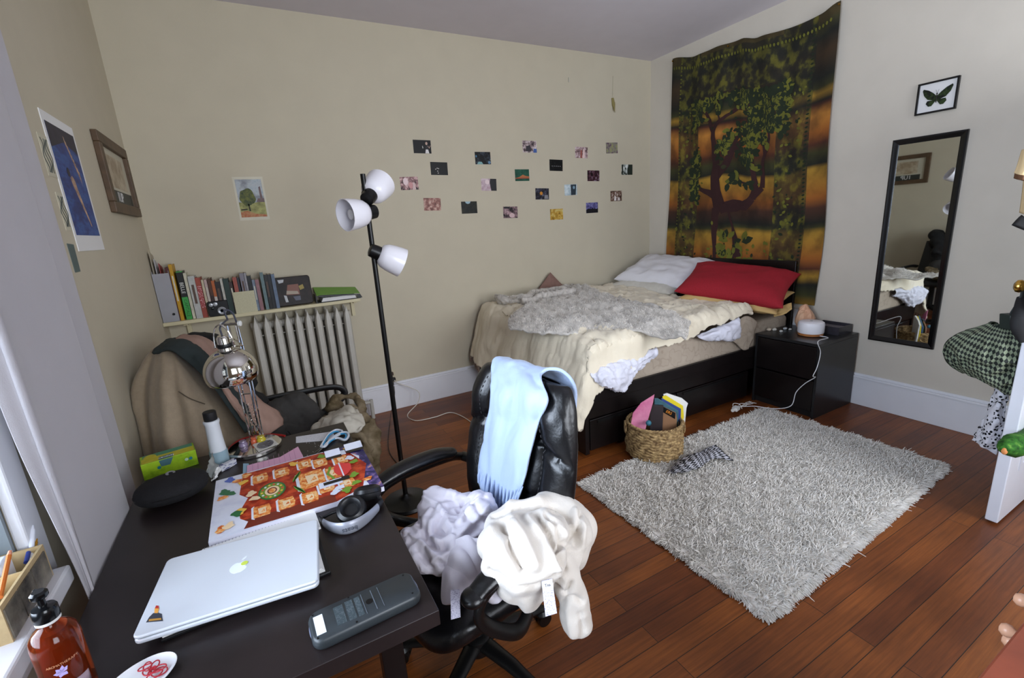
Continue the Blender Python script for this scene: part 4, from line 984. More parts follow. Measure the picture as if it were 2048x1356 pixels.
# throw
TH = mat('throw_grey_fur', (186, 180, 172), .95, var=.22, vs=26, sheen=.3)
R0 = [(1018, 650), (1080, 656), (1140, 657), (1230, 653), (1300, 656), (1374, 668)]
R1 = [(1020, 632), (1090, 627), (1160, 624), (1230, 624), (1300, 630), (1378, 646)]
R2 = [(1062, 607), (1110, 600), (1165, 598), (1230, 602), (1290, 612), (1374, 628)]
R3 = [(1085, 588), (1120, 578), (1165, 576), (1195, 584), (1245, 600), (1310, 616)]
P = loft([[oz(a, b, .84) for a, b in R] for R in (R0, R1, R2, R3)], 46, 80)
Q = []
for i, row in enumerate(P):
    q = []
    for j, p in enumerate(row):
        e = min(1, min(i, len(P) - 1 - i, j, len(row) - 1 - j) / 5)
        q.append(Vector((p.x, min(p.y, 3.885 + .02 * j / 80), top_z(p.x, p.y) + .012 + e * (.022 + .03 * max(0, ridge(p, 7, 3) - .3) + .018 * nz(p, 5)))))
    Q.append(q)
r = thing('throw_blanket', tuple(Q[20][30]), 'grey furry throw crumpled across the top of the duvet', 'blanket')
mb = MB(); mb.grid(Q); mb.build('blanket', TH, r, solid=.016, so=-1)
fm = fur_mesh(Q, 26000, .016, .0016, random.Random(2)); o = fm.build('fur_pile', mat('throw_fur_tips', (212, 206, 198), .95, var=.3, vs=22), r, smooth=False); o['kind'] = 'stuff'
rl = MB(); pth = path([oz(a, b, .87) for a, b in ((992, 604), (1030, 606), (1070, 596), (1100, 590), (1135, 584))], 6)
pth = [Vector((p.x, min(p.y, 3.86), top_z(p.x, p.y) + .06)) for p in pth]
rl.tube(pth, [.030 + .012 * math.sin(i * .9) for i in range(len(pth))], 14); rl.tube([p + Vector((.03, -.07, -.008)) for p in pth[6:]], .032, 12)
rb = fuse('blanket_roll', rl, TH, r, voxel=.009, amp=.014, s=14, smooth_it=2)
G = [[pth[i] + Vector((0, math.cos(t) * .038, math.sin(t) * .038)) for i in range(len(pth))] for t in np.linspace(-.3, 3.4, 8)]
o = fur_mesh(G[::-1], 5000, .014, .0016, random.Random(4)).build('fur_pile', MC['throw_fur_tips'], r, smooth=False); o['kind'] = 'stuff'
# pillows
def pillow(name, c, U, V, T, m, label, amp=.008, s=9, o=0., pinch=.08, cat='pillow', group=None):
    c, U, V = Vector(c), Vector(U), Vector(V); N_ = U.cross(V).normalized() * T
    def pt(u, v, sg):
        uu = u * (1 - pinch * (1 - v * v)); vv = v * (1 - pinch * (1 - u * u))
        t = (max(0, 1 - u ** 4) * max(0, 1 - v ** 4)) ** .55
        p = c + U * uu + V * vv + N_ * sg * t
        return p + N_.normalized() * sg * (amp * (ridge(p, s, o) - .5) + amp * .4 * ridge(p, s * 2.5, o)) * min(1, t * 2)
    n = 36; mb = MB()
    tri = lambda x: math.sin(x * math.pi / 2)
    ug = [tri(-1 + 2 * i / n) for i in range(n + 1)]
    mb.grid([[pt(u, v, 1) for u in ug] for v in ug]); mb.grid([[pt(u, v, -1) for u in ug[::-1]] for v in ug])
    ob = mb.build(name, m, ang=80); return tag(ob, label, cat, group)
PW = mat('pillowcase_white', (224, 222, 226), .9, var=.02, bump=.12, bs=180)
PG = mat('pillowcase_pale_grey', (204, 200, 190), .9, var=.05, vs=30)
PR = mat('pillowcase_red', (150, 22, 36), .85, var=.12, vs=120, bump=.1, bs=200)
PT = mat('pillowcase_tan', (196, 164, 108), .9, var=.06)
pillow('pillow', (3.52, 3.44, .855), (.03, -.40, -.005), (-.25, 0, -.03), .075, PG, 'pale grey pillow lying flat under the white pillow', o=3)
pillow('pillow', (3.60, 3.40, .985), (.05, -.42, -.02), (-.26, -.02, -.10), .085, PW, 'plump white pillow propped against the headboard', o=5, amp=.014, s=7)
pillow('pillow', (3.54, 2.54, .83), (.11, -.38, -.035), (-.23, -.07, -.05), .055, PT, 'tan pillow squashed beneath the red one', o=8)
pillow('pillow', (3.55, 2.55, .935), (.12, -.42, -.04), (-.24, -.08, -.10), .095, PR, 'deep red pillow on the tan one beside the nightstand', o=9, amp=.009, s=6)
pillow('cushion', (2.56, 3.90, .90), (.075, 0, .075), (-.075, 0, .075), .02, mat('cushion_brown', (126, 96, 86), .9, var=.08), 'small dusty brown cushion corner sticking up against the back wall', cat='cushion', pinch=.03)
sheet('paper_bag', [[oy(a, b, y) for a, b, y in rr] for rr in (((1545, 622, 2.2), (1565, 612, 2.15), (1583, 605, 2.12)), ((1548, 634, 2.15), (1570, 628, 2.1), (1584, 618, 2.08)))], PT, 14, 14, .004, .006, 30)
tag(bpy.data.objects['paper_bag'], 'tan cloth corner hanging out beneath the red pillow', 'cloth'); bpy.data.objects['paper_bag'].name = 'pillowcase_corner'
# ------------------------------------------------------------ nightstand
NX, NY0, NY1, NZ = 3.405, 1.752, 2.24, .573
r = thing('nightstand', (3.67, 2.0, 0), 'black-brown two-drawer nightstand between the bed and the mirror', 'nightstand')
NW = mat('nightstand_wood', (30, 30, 31), .3, var=.2, vs=5, spec=.5)
MB().box(NX, XR - .028, NY0, NY1, NZ - .022, NZ).build('top', NW, r, bevel=.002, smooth=False)
b_ = MB(); b_.box(NX + .004, XR - .03, NY0, NY0 + .018, 0, NZ - .022); b_.box(NX + .004, XR - .03, NY1 - .018, NY1, 0, NZ - .022); b_.box(XR - .04, XR - .03, NY0 + .018, NY1 - .018, .03, NZ - .022); b_.box(NX + .03, NX + .045, NY0 + .018, NY1 - .018, 0, .05)
b_.build('body', NW, r, bevel=.0015, smooth=False)
for z0_, z1_ in ((.30, NZ - .028), (.055, .288)):
    q = MB().box(NX + .002, NX + .02, NY0 + .020, NY1 - .020, z0_, z1_).build('drawer_front', BWOOD, r, bevel=.002, smooth=False)
    MB().box(NX + .02, NX + .45, NY0 + .04, NY1 - .04, z0_ + .02, z1_ - .03).build('drawer_box', BWOOD, q, smooth=False)
DX, DY = 3.632, 1.945
r = thing('diffuser', (DX, DY, NZ), 'white round aroma diffuser with a wood-coloured base on the nightstand', 'diffuser')
MB().lathe([(.07, 0), (.084, .004), (.086, .022)], (DX, DY, NZ)).build('base_ring', mat('diffuser_wood', (170, 108, 58), .5, var=.15, vs=30), r)
MB().lathe([(.086, .022), (.089, .03), (.089, .085), (.085, .101), (.075, .108), (.02, .110), (0, .110)], (DX, DY, NZ), seg=40).build('cover', mat('diffuser_white', (232, 230, 234), .35, var=.01), r)
MB().cyl((DX, DY, NZ + .109), (DX, DY, NZ + .113), .009).build('mist_nozzle', mat('grey_plastic', (160, 160, 160), .4), r)
c = MB(); c.tube(path([(DX - .03, DY - .085, NZ + .012), (3.60, 1.80, NZ + .008), tuple(oy(1636, 683, 1.742)), tuple(oy(1641, 705, 1.738)), tuple(oy(1634, 735, 1.738)), tuple(oy(1626, 752, 1.74)), (3.397, 1.757, .33), tuple(ox(1610, 767, 3.395)), tuple(ox(1592, 785, 3.37)), (3.31, 1.86, .10), (3.27, 1.95, .055), (3.2, 2.08, .05), (3.1, 2.14, .05)], 9), .0028, 7)
tag(c.build('power_cable', mat('cable_bright_white', (226, 226, 228), .45)), 'white cable dropping from the diffuser down to the rug', 'cable')
pc = MB(); q = oz(1472, 817, .05); pc.obox(q, (.03, .008, 0), (-.006, .018, 0), (0, 0, .013)); pc.cyl(q - Vector((.02, .005, 0)), q - Vector((.062, .015, -.004)), .014, .012)
for k in range(4): pc.tube(path([q + Vector((.03, .0, 0)), q + Vector((.09, .03 * math.sin(k * 2), .01)), q + Vector((.16, .02 * math.cos(k * 3), .005)), q + Vector((.22, -.02 + .02 * k, -.005))], 6), .0022, 6)
pc.tube(path([q + Vector((-.01, .02, .01)), q + Vector((.01, .03, .03)), q + Vector((.04, .0, .025)), q + Vector((.03, -.03, .0))], 6), .0022, 6)
tag(pc.build('charger', mat('charger_white', (220, 218, 212), .45)), 'white charger plug with a tangle of cable at the far rug corner', 'charger')
rk = MB(); q = oz(1628, 640, NZ); rc = Vector((3.80, 2.09, NZ + .085))
rk.ball(rc, (.075, .065, .115), nu=12, nv=14, fn=lambda d: (1 - .22 * max(0, d.z) * (1 if d.y < 0 else .4)) * (1 + .22 * nz(d, 1.6, 4) + .08 * nz(d, 4, 2)))
o = rk.build('salt_rock', mat('salt_rock_pink', (206, 150, 118), .5, var=.14, vs=14, bump=.4, bs=40, c2=(226, 184, 150)), smooth=False)
for v in o.data.vertices: v.co.z = max(v.co.z, NZ + .0005)
tag(o, 'pinkish salt rock standing behind the diffuser', 'rock')
r = tag(MB().box(3.855, 3.875, 2.10, 2.215, NZ, NZ + .135).build('notebook', mat('book_offwhite', (190, 190, 192), .5), bevel=.002, smooth=False), 'off-white notebook standing upright behind the salt rock', 'notebook')
tx0, tx1, ty0, ty1 = 3.74, 3.925, 1.80, 2.01; TR = mat('tray_dark_acrylic', (52, 50, 56), .25, var=.2, vs=20)
r = thing('desk_tray', ((tx0 + tx1) / 2, (ty0 + ty1) / 2, NZ), 'small dark tray at the wall side of the nightstand', 'tray')
m = MB(); m.box(tx0, tx1, ty0, ty1, NZ, NZ + .005)
for c4 in ((tx0, tx0 + .004, ty0, ty1), (tx1 - .004, tx1, ty0, ty1), (tx0 + .004, tx1 - .004, ty0, ty0 + .004), (tx0 + .004, tx1 - .004, ty1 - .004, ty1)): m.box(*c4, NZ + .005, NZ + .062)
m.build('tray_box', TR, r, smooth=False)
MB().box(tx0 + .015, tx1 - .015, ty0 + .02, ty1 - .03, NZ + .006, NZ + .04).build('tray_lining', mat('tray_contents', (92, 88, 94), .6, var=.3, vs=40), r, smooth=False)
rnd = random.Random(8)
for k, (a, b, s, c, lab) in enumerate(((1538, 661, .017, (206, 190, 170), 'beige pebble crystal, leftmost on the nightstand'), (1549, 661, .016, (214, 208, 196), 'pale crystal second from the left on the nightstand'),
        (1562, 664, .013, (196, 196, 190), 'small grey crystal in the middle of the nightstand row'), (1570, 659, .015, (176, 182, 184), 'glassy grey crystal beside the small one'), (1580, 660, .012, (200, 200, 196), 'clear crystal nearest the diffuser'))):
    q = oz(a, b, NZ); m = MB(); m.ball(q + Vector((0, 0, s * .6)), (s * 1.2, s, s * .7), nu=5, nv=7, fn=lambda d: 1 + .2 * nz(d, 2, k * 5))
    o = m.build('crystal', mat('crystal_%d' % k, c, .25), smooth=False)
    for v in o.data.vertices: v.co.z = max(v.co.z, NZ)
    tag(o, lab, 'crystal', 'crystals on the nightstand')
# ------------------------------------------------------------ rug
def rug():
    cs = [Vector((1.50, 2.02, 0)), Vector((1.505, .868, 0)), Vector((3.33, .965, 0)), Vector((3.30, 2.055, 0))]
    rng = np.random.default_rng(3)
    n = 46000
    u = rng.random(n); v = rng.random(n)
    ne = 5000; u[:ne] = np.where(rng.random(ne) < .5, 0, 1) ; v[ne:2 * ne] = np.where(rng.random(ne) < .65, 1, 0)
    c = np.array([[p.x, p.y] for p in cs])
    base = ((1 - u) * (1 - v))[:, None] * c[0] + ((1 - u) * v)[:, None] * c[1] + (u * v)[:, None] * c[2] + (u * (1 - v))[:, None] * c[3]
    ctr = c.mean(0)
    # leaning directions flow in tufts
    fx = np.sin(base[:, 0] * 31 + 2.2 * np.sin(base[:, 1] * 23)) + .8 * np.sin(base[:, 1] * 47 + 3 * np.sin(base[:, 0] * 19)); fy = np.cos(base[:, 1] * 37 + 2 * np.sin(base[:, 0] * 29)) + .8 * np.sin(base[:, 0] * 53 + 1.3)
    d = np.stack([fx, fy], 1) * .35 + rng.normal(0, .5, (n, 2)) + np.array([.25, -.35])
    edge = np.minimum(np.minimum(u, 1 - u), np.minimum(v, 1 - v))
    out = (base - ctr); out /= np.linalg.norm(out, axis=1)[:, None]
    d += out * (np.clip(1 - edge / .03, 0, 1) * 1.4)[:, None]
    ln = rng.uniform(.026, .048, n); ln[rng.random(n) < .004] *= 1.7
    dn = np.linalg.norm(d, axis=1); hh = np.clip(1.15 - dn * .35, .22, 1.1); hh = np.where(edge < .012, hh * .5, hh)
    dirs = np.concatenate([d, hh[:, None]], 1); dirs /= np.linalg.norm(dirs, axis=1)[:, None]
    z0 = .004; p0 = np.concatenate([base, np.full((n, 1), z0)], 1)
    p1 = p0 + dirs * (ln * .55)[:, None] * np.array([.7, .7, 1.25])
    p2 = p0 + dirs * ln[:, None] + np.array([0, 0, -.004]); p2[:, 2] = np.maximum(p2[:, 2], .003)
    ax = np.cross(dirs, np.array([0, 0, 1.]) + rng.normal(0, .2, (n, 3))); ax /= np.linalg.norm(ax, axis=1)[:, None]; bx = np.cross(dirs, ax)
    vs = []; w = rng.uniform(.0019, .0029, n)[:, None]
    for P_, s in ((p0, 1.), (p1, 1.1), (p2, .5)):
        for k in range(3):
            th = 2 * math.pi * k / 3; vs.append(P_ + (ax * math.cos(th) + bx * math.sin(th)) * w * s)
    V = np.stack(vs, 1).reshape(-1, 3)
    F = []
    b = (np.arange(n) * 9)[:, None]
    for lv in range(2):
        for k in range(3): F.append(b + np.array([lv * 3 + k, lv * 3 + (k + 1) % 3, lv * 3 + 3 + (k + 1) % 3, lv * 3 + 3 + k]))
    F = np.stack(F, 1).reshape(-1, 4)
    bs = [Vector((p.x, p.y, z)) for z in (.001, .012) for p in cs]
    nb = len(V); V = np.concatenate([V, np.array([[p.x, p.y, p.z] for p in bs])]); F2 = np.array([[0, 1, 2, 3], [4, 7, 6, 5]]) + nb
    F = np.concatenate([F, F2])
    me = bpy.data.meshes.new('rug'); me.vertices.add(len(V)); me.vertices.foreach_set('co', V.ravel())
    me.loops.add(F.size); me.loops.foreach_set('vertex_index', F.ravel().astype(np.int32)); me.polygons.add(len(F))
    me.polygons.foreach_set('loop_start', np.arange(0, F.size, 4, dtype=np.int32)); 
    me.update(calc_edges=True); me.validate()
    me.materials.append(mat('rug_pale_grey_wool', (246, 243, 238), .95, var=.12, vs=70, c2=(222, 216, 206)))
    o = bpy.data.objects.new('rug', me); COL.objects.link(o); tag(o, 'thick shaggy pale grey rug on the wooden floor', 'rug')
rug()
# ------------------------------------------------------------ basket with papers
BC = Vector((2.112, 2.055, .022)); BR_, BH = .179, .208
WV = mat('woven_seagrass', (92, 66, 38), .75, var=.3, vs=48, c2=(192, 162, 112), bump=.8, bs=110)  # seagrass tones, contrast raised in colour to imitate shaded gaps in the weave
r = thing('basket', tuple(BC), 'round woven seagrass basket holding papers in front of the bed', 'basket')
P = []; nr = 12; NS = 168
for i in range(nr * 5 + 1):
    z = BH * i / (nr * 5); rw = i / 5; row = []
    for j in range(NS):
        th = 2 * math.pi * j / NS
        k = abs(math.sin(math.pi * rw)); wv = math.cos(14 * th + math.pi * int(rw) + rw * 2.0)
        rr = BR_ * (.90 + .10 * math.sin(math.pi * min(1, .25 + z / BH * .7))) + .0095 * k * (.55 + .55 * wv) + .0015 * math.sin(th * 63 + rw * 8)
        row.append(BC + Vector((math.cos(th) * rr, math.sin(th) * rr, z + .004 * math.sin(14 * th) * (1 if 0 < i < nr * 5 else 0))))
    P.append(row)
m = MB(); m.grid(P, cv=True)
inn = [[BC + Vector((math.cos(2 * math.pi * j / 40) * (BR_ * .93 - .012), math.sin(2 * math.pi * j / 40) * (BR_ * .93 - .012), z)) for j in range(40)][::-1] for z in (.01, BH * .5, BH)]
m.grid(inn, cv=True); m.lathe([(0, 0), (BR_ * .93, 0), (BR_ * .93, .012), (0, .012)], BC, seg=40); m.build('woven_body', WV, r, ang=70)
def ring(c, rad, r_, tw, up=None, a0=0, a1=6.2832, n=150, plane=None):
    out = MB()
    for s in range(3):
        pts = []
        for k in range(n + 1):
            t = a0 + (a1 - a0) * k / n; ph = t * tw + s * 2.094
            e1, e2, e3 = plane
            rr = rad + r_ * .55 * math.cos(ph); pts.append(c + e1 * math.cos(t) * rr + e2 * math.sin(t) * rr + e3 * r_ * .55 * math.sin(ph))
        out.tube(pts, r_ * .6, 6)
    return out
E1, E2, E3 = Vector((1, 0, 0)), Vector((0, 1, 0)), Vector((0, 0, 1))
ring(BC + E3 * (BH + .002), BR_ * .965, .010, 16, plane=(E1, E2, E3)).build('braided_rim', WV, r)
for sg in (1, -1):
    dd = Vector((-.8, .6, 0)) * sg; tt = Vector((.6, .8, 0)) * sg
    ring(BC + dd * (BR_ + .006) + E3 * (BH - .038), .036, .006, 8, plane=(tt, E3, dd)).build('handle', WV, r)
PN = Vector((.62, .78, 0)).normalized()
def slab(name, px, m, th, dpt, label, cat, grp=None):
    P0 = BC + PN * dpt
    pts = [opl(a, b, P0, PN) for a, b in px]; 
    o = MB().prism(pts, PN * th).build(name, m, smooth=False, bevel=.0008); return tag(o, label, cat, grp)
slab('folder', [(1258, 868), (1266, 826), (1282, 806), (1309, 789), (1306, 806), (1293, 850), (1288, 872)], cmat('folder_pink', [(.4, (196, 104, 140)), (.65, (218, 140, 168))], 9, rough=.3), .006, -.06, 'pink plastic folder leaning in the basket', 'folder', 'papers in the basket')
slab('paperback', [(1300, 880), (1300, 822), (1306, 811), (1327, 812), (1324, 880)], mat('book_dark_brown', (50, 42, 44), .5), .02, -.03, 'dark brown book standing in the middle of the basket', 'book', 'papers in the basket')
bk = slab('magazine', [(1322, 880), (1323, 812), (1352, 826), (1354, 838), (1352, 880)], mat('magazine_kraft', (142, 104, 74), .6), .01, -.02, 'brown magazine with orange letters on a black band in the basket', 'magazine', 'papers in the basket')
P0 = BC + PN * -.0205; bb = [opl(a, b, P0, PN) for a, b in ((1325, 812.5), (1351, 826), (1350, 838), (1325, 824))]
MB().prism(bb, PN * -.0008).build('title_band', BLK, bk, smooth=False)
c_ = (bb[0] + bb[1] + bb[2] + bb[3]) / 4; text('ERS', .026, c_ - PN * .0014, bb[1] - bb[0], bb[0] - bb[3], mat('orange_ink', (226, 140, 40), .5), bk)
slab('magazine', [(1308, 880), (1309, 797), (1316, 797), (1357, 822), (1356, 852), (1350, 880)], mat('magazine_teal', (66, 104, 116), .4, var=.2, vs=30), .008, .01, 'teal blue magazine behind the brown one in the basket', 'magazine', 'papers in the basket')
slab('magazine', [(1322, 880), (1323, 796), (1362, 818), (1361, 850), (1352, 880)], mat('magazine_navy', (52, 70, 132), .4), .008, .025, 'navy magazine standing in the basket', 'magazine', 'papers in the basket')
slab('notepad', [(1325, 880), (1325, 793), (1332, 791), (1366, 812), (1368, 834), (1364, 848), (1352, 880)], mat('pad_yellow', (226, 204, 40), .5), .006, .042, 'yellow notepad near the back of the basket', 'notepad', 'papers in the basket')
slab('paper_bundle', [(1328, 880), (1327, 789), (1334, 787), (1364, 797), (1376, 807), (1373, 816), (1370, 846), (1355, 880)], PAPER, .012, .06, 'crumpled white papers at the back of the basket', 'papers', 'papers in the basket')
q = opl(1297, 846, BC + PN * -.1, PN); tag(MB().ball(q, .018).build('ball', mat('ball_teal', (52, 110, 128), .5)), 'small teal ball of wool inside the basket', 'ball')
# patterned cloth on the rug
PTN = bpy.data.materials.new('zigzag_cloth'); PTN.use_nodes = True; nt = PTN.node_tree; b = nt.nodes['Principled BSDF']; b.inputs['Roughness'].default_value = .9
wv = nt.nodes.new('ShaderNodeTexWave'); wv.wave_type = 'BANDS'; wv.bands_direction = 'X'; wv.inputs['Scale'].default_value = 26; tc = nt.nodes.new('ShaderNodeTexCoord'); mp = nt.nodes.new('ShaderNodeMapping')
nt.links.new(tc.outputs['UV'], mp.inputs[0]); sp = nt.nodes.new('ShaderNodeSeparateXYZ'); nt.links.new(mp.outputs[0], sp.inputs[0])
pg = nt.nodes.new('ShaderNodeMath'); pg.operation = 'PINGPONG'; nt.links.new(sp.outputs[1], pg.inputs[0]); pg.inputs[1].default_value = .06
ad = nt.nodes.new('ShaderNodeMath'); nt.links.new(sp.outputs[0], ad.inputs[0]); nt.links.new(pg.outputs[0], ad.inputs[1]); cb = nt.nodes.new('ShaderNodeCombineXYZ'); nt.links.new(ad.outputs[0], cb.inputs[0])
wv.inputs['Scale'].default_value = 3.4; nt.links.new(cb.outputs[0], wv.inputs['Vector']); rp = nt.nodes.new('ShaderNodeValToRGB'); nt.links.new(wv.outputs[0], rp.inputs[0]); rp.color_ramp.interpolation = 'CONSTANT'
rp.color_ramp.elements[0].color = rgb((20, 20, 24)); rp.color_ramp.elements[1].position = .55; rp.color_ramp.elements[1].color = rgb((190, 190, 198)); nt.links.new(rp.outputs[0], b.inputs['Base Color'])
Z = .055
sheet('patterned_cloth', [[oz(a, b, z) for a, b, z in rr] for rr in (
    ((1335, 946, .04), (1355, 923, .06), (1385, 907, .07), (1400, 905, .06), (1412, 897, .07), (1432, 890, .05)),
    ((1340, 946, .04), (1365, 935, .09), (1392, 920, .09), (1408, 914, .06), (1425, 905, .08), (1445, 902, .06)),
    ((1345, 947, .04), (1378, 942, .05), (1402, 934, .05), (1412, 925, .05), (1432, 916, .06), (1467, 922, .045)))], PTN, 34, 50, .004, .006, 30)
tag(bpy.data.objects['patterned_cloth'], 'crumpled black and white zigzag cloth lying on the rug', 'cloth')
# ------------------------------------------------------------ desk
DZ = .715; DX0, DX1, DY0, DY1 = -.502, .228, .862, 2.122
DK = mat('desk_black_brown', (34, 27, 27), .33, var=.22, vs=7, spec=.55)
r = thing('desk', ((DX0 + DX1) / 2, 1.49, 0), 'black-brown desk by the window covered with things', 'desk')
MB().box(DX0, DX1, DY0, DY1, DZ - .04, DZ).build('desktop', DK, r, bevel=.0015, smooth=False)
for x in (DX0 + .06, DX1 - .13):
    for y in (DY0 + .05, DY1 - .11): MB().box(x, x + .05, y, y + .05, 0, DZ - .04).build('leg', BWOOD, r, bevel=.002, smooth=False)
# ------------------------------------------------------------ laptop and papers beneath
UPV = Vector((0, 0, 1))
def frame2(px4, z):
    p = [oz(a, b, z) for a, b in px4]; c = (p[0] + p[1] + p[2] + p[3]) / 4
    u = ((p[3] - p[0]) + (p[2] - p[1])); u.normalize(); v = UPV.cross(u); hx = ((p[3] - p[0]).length + (p[2] - p[1]).length) / 4; hy = ((p[1] - p[0]).length + (p[2] - p[3]).length) / 4
    return Vector((c.x, c.y, 0)), u, v, hx, hy
ALU = mat('aluminium_laptop', (224, 230, 238), .34, .25, var=.01); 
c, u, v, hx, hy = frame2(((262, 1278), (335, 1118), (635, 1037), (637, 1160)), .757)
tilt = (UPV + v * -.02).normalized()
r = thing('laptop', (c.x, c.y, .74), 'closed silver laptop with a fruit logo on a pile of papers', 'laptop')
vv = (v + UPV * .0).normalized()
def lp(name, hx_, hy_, rad, z0, z1, m, bev):
    p_, o_ = plate(rrect(0, 0, hx_, hy_, rad), z0, z1, (c.x, c.y, 0), u, vv, UPV); return MB().prism(p_, o_).build(name, m, r, bevel=bev, bseg=3)
lp('base', hx, hy, .014, .7365, .748, ALU, .004); lp('lid', hx, hy, .014, .7492, .757, ALU, .003)
lp('gasket', hx - .003, hy - .003, .012, .7478, .7494, BLK, 0)
# the logo on the lid: an apple silhouette with a bite
ap = []
N_ = 48
def apple(s):
    pts = []
    for k in range(N_):
        t = 2 * math.pi * k / N_ + math.pi / 2; x_, y_ = math.cos(t), math.sin(t)
        rr = 1 + .06 * math.cos(2 * t) ; dip = .20 * math.exp(-((abs(x_)) / .22) ** 2); x_ *= .86 * (1 - .10 * (y_ < 0) * abs(y_)); y_ = y_ * .92
        y_ += -dip if y_ > 0 else dip * .5
        if x_ > .35 and abs(y_ - .12) < .42: x_ = min(x_, .92 - math.sqrt(max(0, .42 ** 2 - (y_ - .12) ** 2)) * .9 + .05)
        pts.append((x_ * s, y_ * s))
    return pts
LG_ = mat('logo_pale_white', (238, 246, 250), .3, var=0, emit=0)
AO = c + u * .0 + v * .0
lc = oz(478, 1132, .758); su, sv = -u, -vv
# the logo stands upright towards the hinge side seen from the front of the desk
def LPt(pts, z=.7572): return [Vector((lc.x, lc.y, z)) + su * -a + sv * -b for a, b in pts]
lg = MB(); lg.prism(LPt([(a, b - .004) for a, b in apple(.024)]), UPV * .0003)
lg.prism(LPt([(.001 + .002, .021), (.004, .029), (.010, .035), (.014, .036), (.013, .029), (.008, .023)]), UPV * .0003)
lg.build('logo', LG_, r, smooth=False)
ys = MB(); yc = oz(489, 1126, .7577); ys.lathe([(.008, 0), (.008, .0004), (0, .0004)], Vector((yc.x, yc.y, .7576)), seg=18); ys.build('sticker', mat('sticker_yellow_green', (206, 222, 90), .4), r, smooth=False)
sc = [oz(a, b, .7573) for a, b in ((292, 1245), (302, 1212), (327, 1214), (326, 1242))]
s_ = MB()
def SQ(a, b): return lerp(lerp(sc[0], sc[3], a), lerp(sc[1], sc[2], a), b)
for k, (poly, z) in enumerate((([(0, 0), (1, 0), (.95, .25), (.9, .5), (.6, .6), (.3, .55), (.1, .3)], 0), ([(.38, .55), (.62, .55), (.68, .9), (.34, .9)], 1), ([(.36, .86), (.66, .86), (.6, 1.05), (.4, 1.05)], 2), ([(.15, .05), (.9, .08), (.88, .2), (.15, .17)], 3))):
    s_.prism([SQ(a, b) + UPV * .0002 * k for a, b in poly], UPV * .0003, k)
s_.build('sticker', [mat('sticker_dark', (56, 60, 70), .4), mat('sticker_skin', (226, 160, 70), .4), mat('sticker_red', (176, 44, 40), .4), mat('sticker_gold', (190, 140, 60), .4)], r, smooth=False)
# folder and papers beneath
r = thing('document_folder', (c.x, c.y, DZ), 'black folder with white papers sticking out beneath the laptop', 'folder')
q = [oz(a, b, .72) for a, b in ((322, 1284), (420, 1120), (640, 1050), (662, 1145))]
fu = (q[3] - q[0]).normalized(); fv = UPV.cross(fu)
p_, o_ = plate([(0, 0), ((q[3] - q[0]).length, 0), ((q[3] - q[0]).length, .235), (.02, .235)], DZ + .0005, DZ + .009, (q[0].x, q[0].y, 0), fu, fv, UPV)
MB().prism(p_, o_).build('cover', mat('folder_black', (12, 12, 14), .4), r, bevel=.002, smooth=False)
L_ = (q[3] - q[0]).length
for k in range(3):
    p_, o_ = plate([(.003 + .004 * k, .005 - .002 * k), (L_ - .012 - .003 * k, .008), (L_ - .010, .228), (.02, .228)], DZ + .0092 + .0042 * k, DZ + .013 + .0042 * k, (q[0].x, q[0].y, 0), fu, fv, UPV)
    MB().prism(p_, o_).build('paper_stack', PAPER, r, smooth=False)
# spiral notebook between laptop and calendar
r = thing('spiral_notebook', (-.12, 1.36, DZ), 'white spiral-bound notebook sticking out between the laptop and the calendar', 'notebook')
q0, q1 = oz(404, 1098, .724), oz(629, 1020, .724); fu = (q1 - q0).normalized(); fv = -UPV.cross(fu)
L_ = (q1 - q0).length
p_, o_ = plate([(0, 0), (L_, 0), (L_, .10), (0, .10)], DZ + .0005, DZ + .008, (q0.x, q0.y, 0), fu, fv, UPV)
MB().prism(p_, o_).build('pages', PAPER, r, smooth=False)
sp = MB()
for k in range(int(L_ / .0085)):
    p0 = q0 + fu * (.006 + k * .0085); p0.z = DZ + .0045
    sp.tube([p0 + fv * .006 * math.cos(t) + UPV * .0045 * math.sin(t) for t in np.linspace(0, 2 * math.pi, 9)[:-1]], .0007, 4, closed=True)
sp.build('spiral_wire', mat('wire_silver', (150, 150, 155), .3, .9), r)
# ------------------------------------------------------------ advent calendar
cq = [oz(a, b, .732) for a, b in ((418, 1090), (432, 962), (722, 893))]
c0 = cq[0]; c1 = cq[1]; fu = (cq[2] - c1); fu.z = 0; LU = fu.length; fu.normalize(); fb = oz(633, 1012, .732) - c0; fb.z = 0; fu = (fu + fb.normalized()).normalized(); fv = Vector((-fu.y, fu.x, 0)); LV = (c1 - c0).dot(fv) * .97; O_ = c1 - fv * LV
r = thing('advent_calendar', (c1.x, c1.y, DZ), 'colourful red and white christmas calendar box with opened windows on the desk', 'calendar')
def K2(a, b, z=.0): return Vector((O_.x, O_.y, .7322 + z)) + fu * (a * LU) + fv * (b * LV)
MB().prism([K2(0, 0, -.0165), K2(1, 0, -.0165), K2(1, 1, -.0165), K2(0, 1, -.0165)], UPV * .0163).build('box', mat('calendar_side', (226, 224, 236), .5), r, smooth=False)
cols = {'w': (236, 238, 246), 'red': (176, 44, 26), 'or': (226, 112, 50), 'bl': (16, 14, 18), 'gr': (120, 160, 50), 'dg': (36, 110, 60), 'nv': (52, 46, 92), 'ye': (246, 196, 80), 'pk': (226, 60, 60), 'br': (120, 40, 22), 'blu': (76, 100, 190), 'cr': (250, 222, 180)}
kk = list(cols); mats_ = []
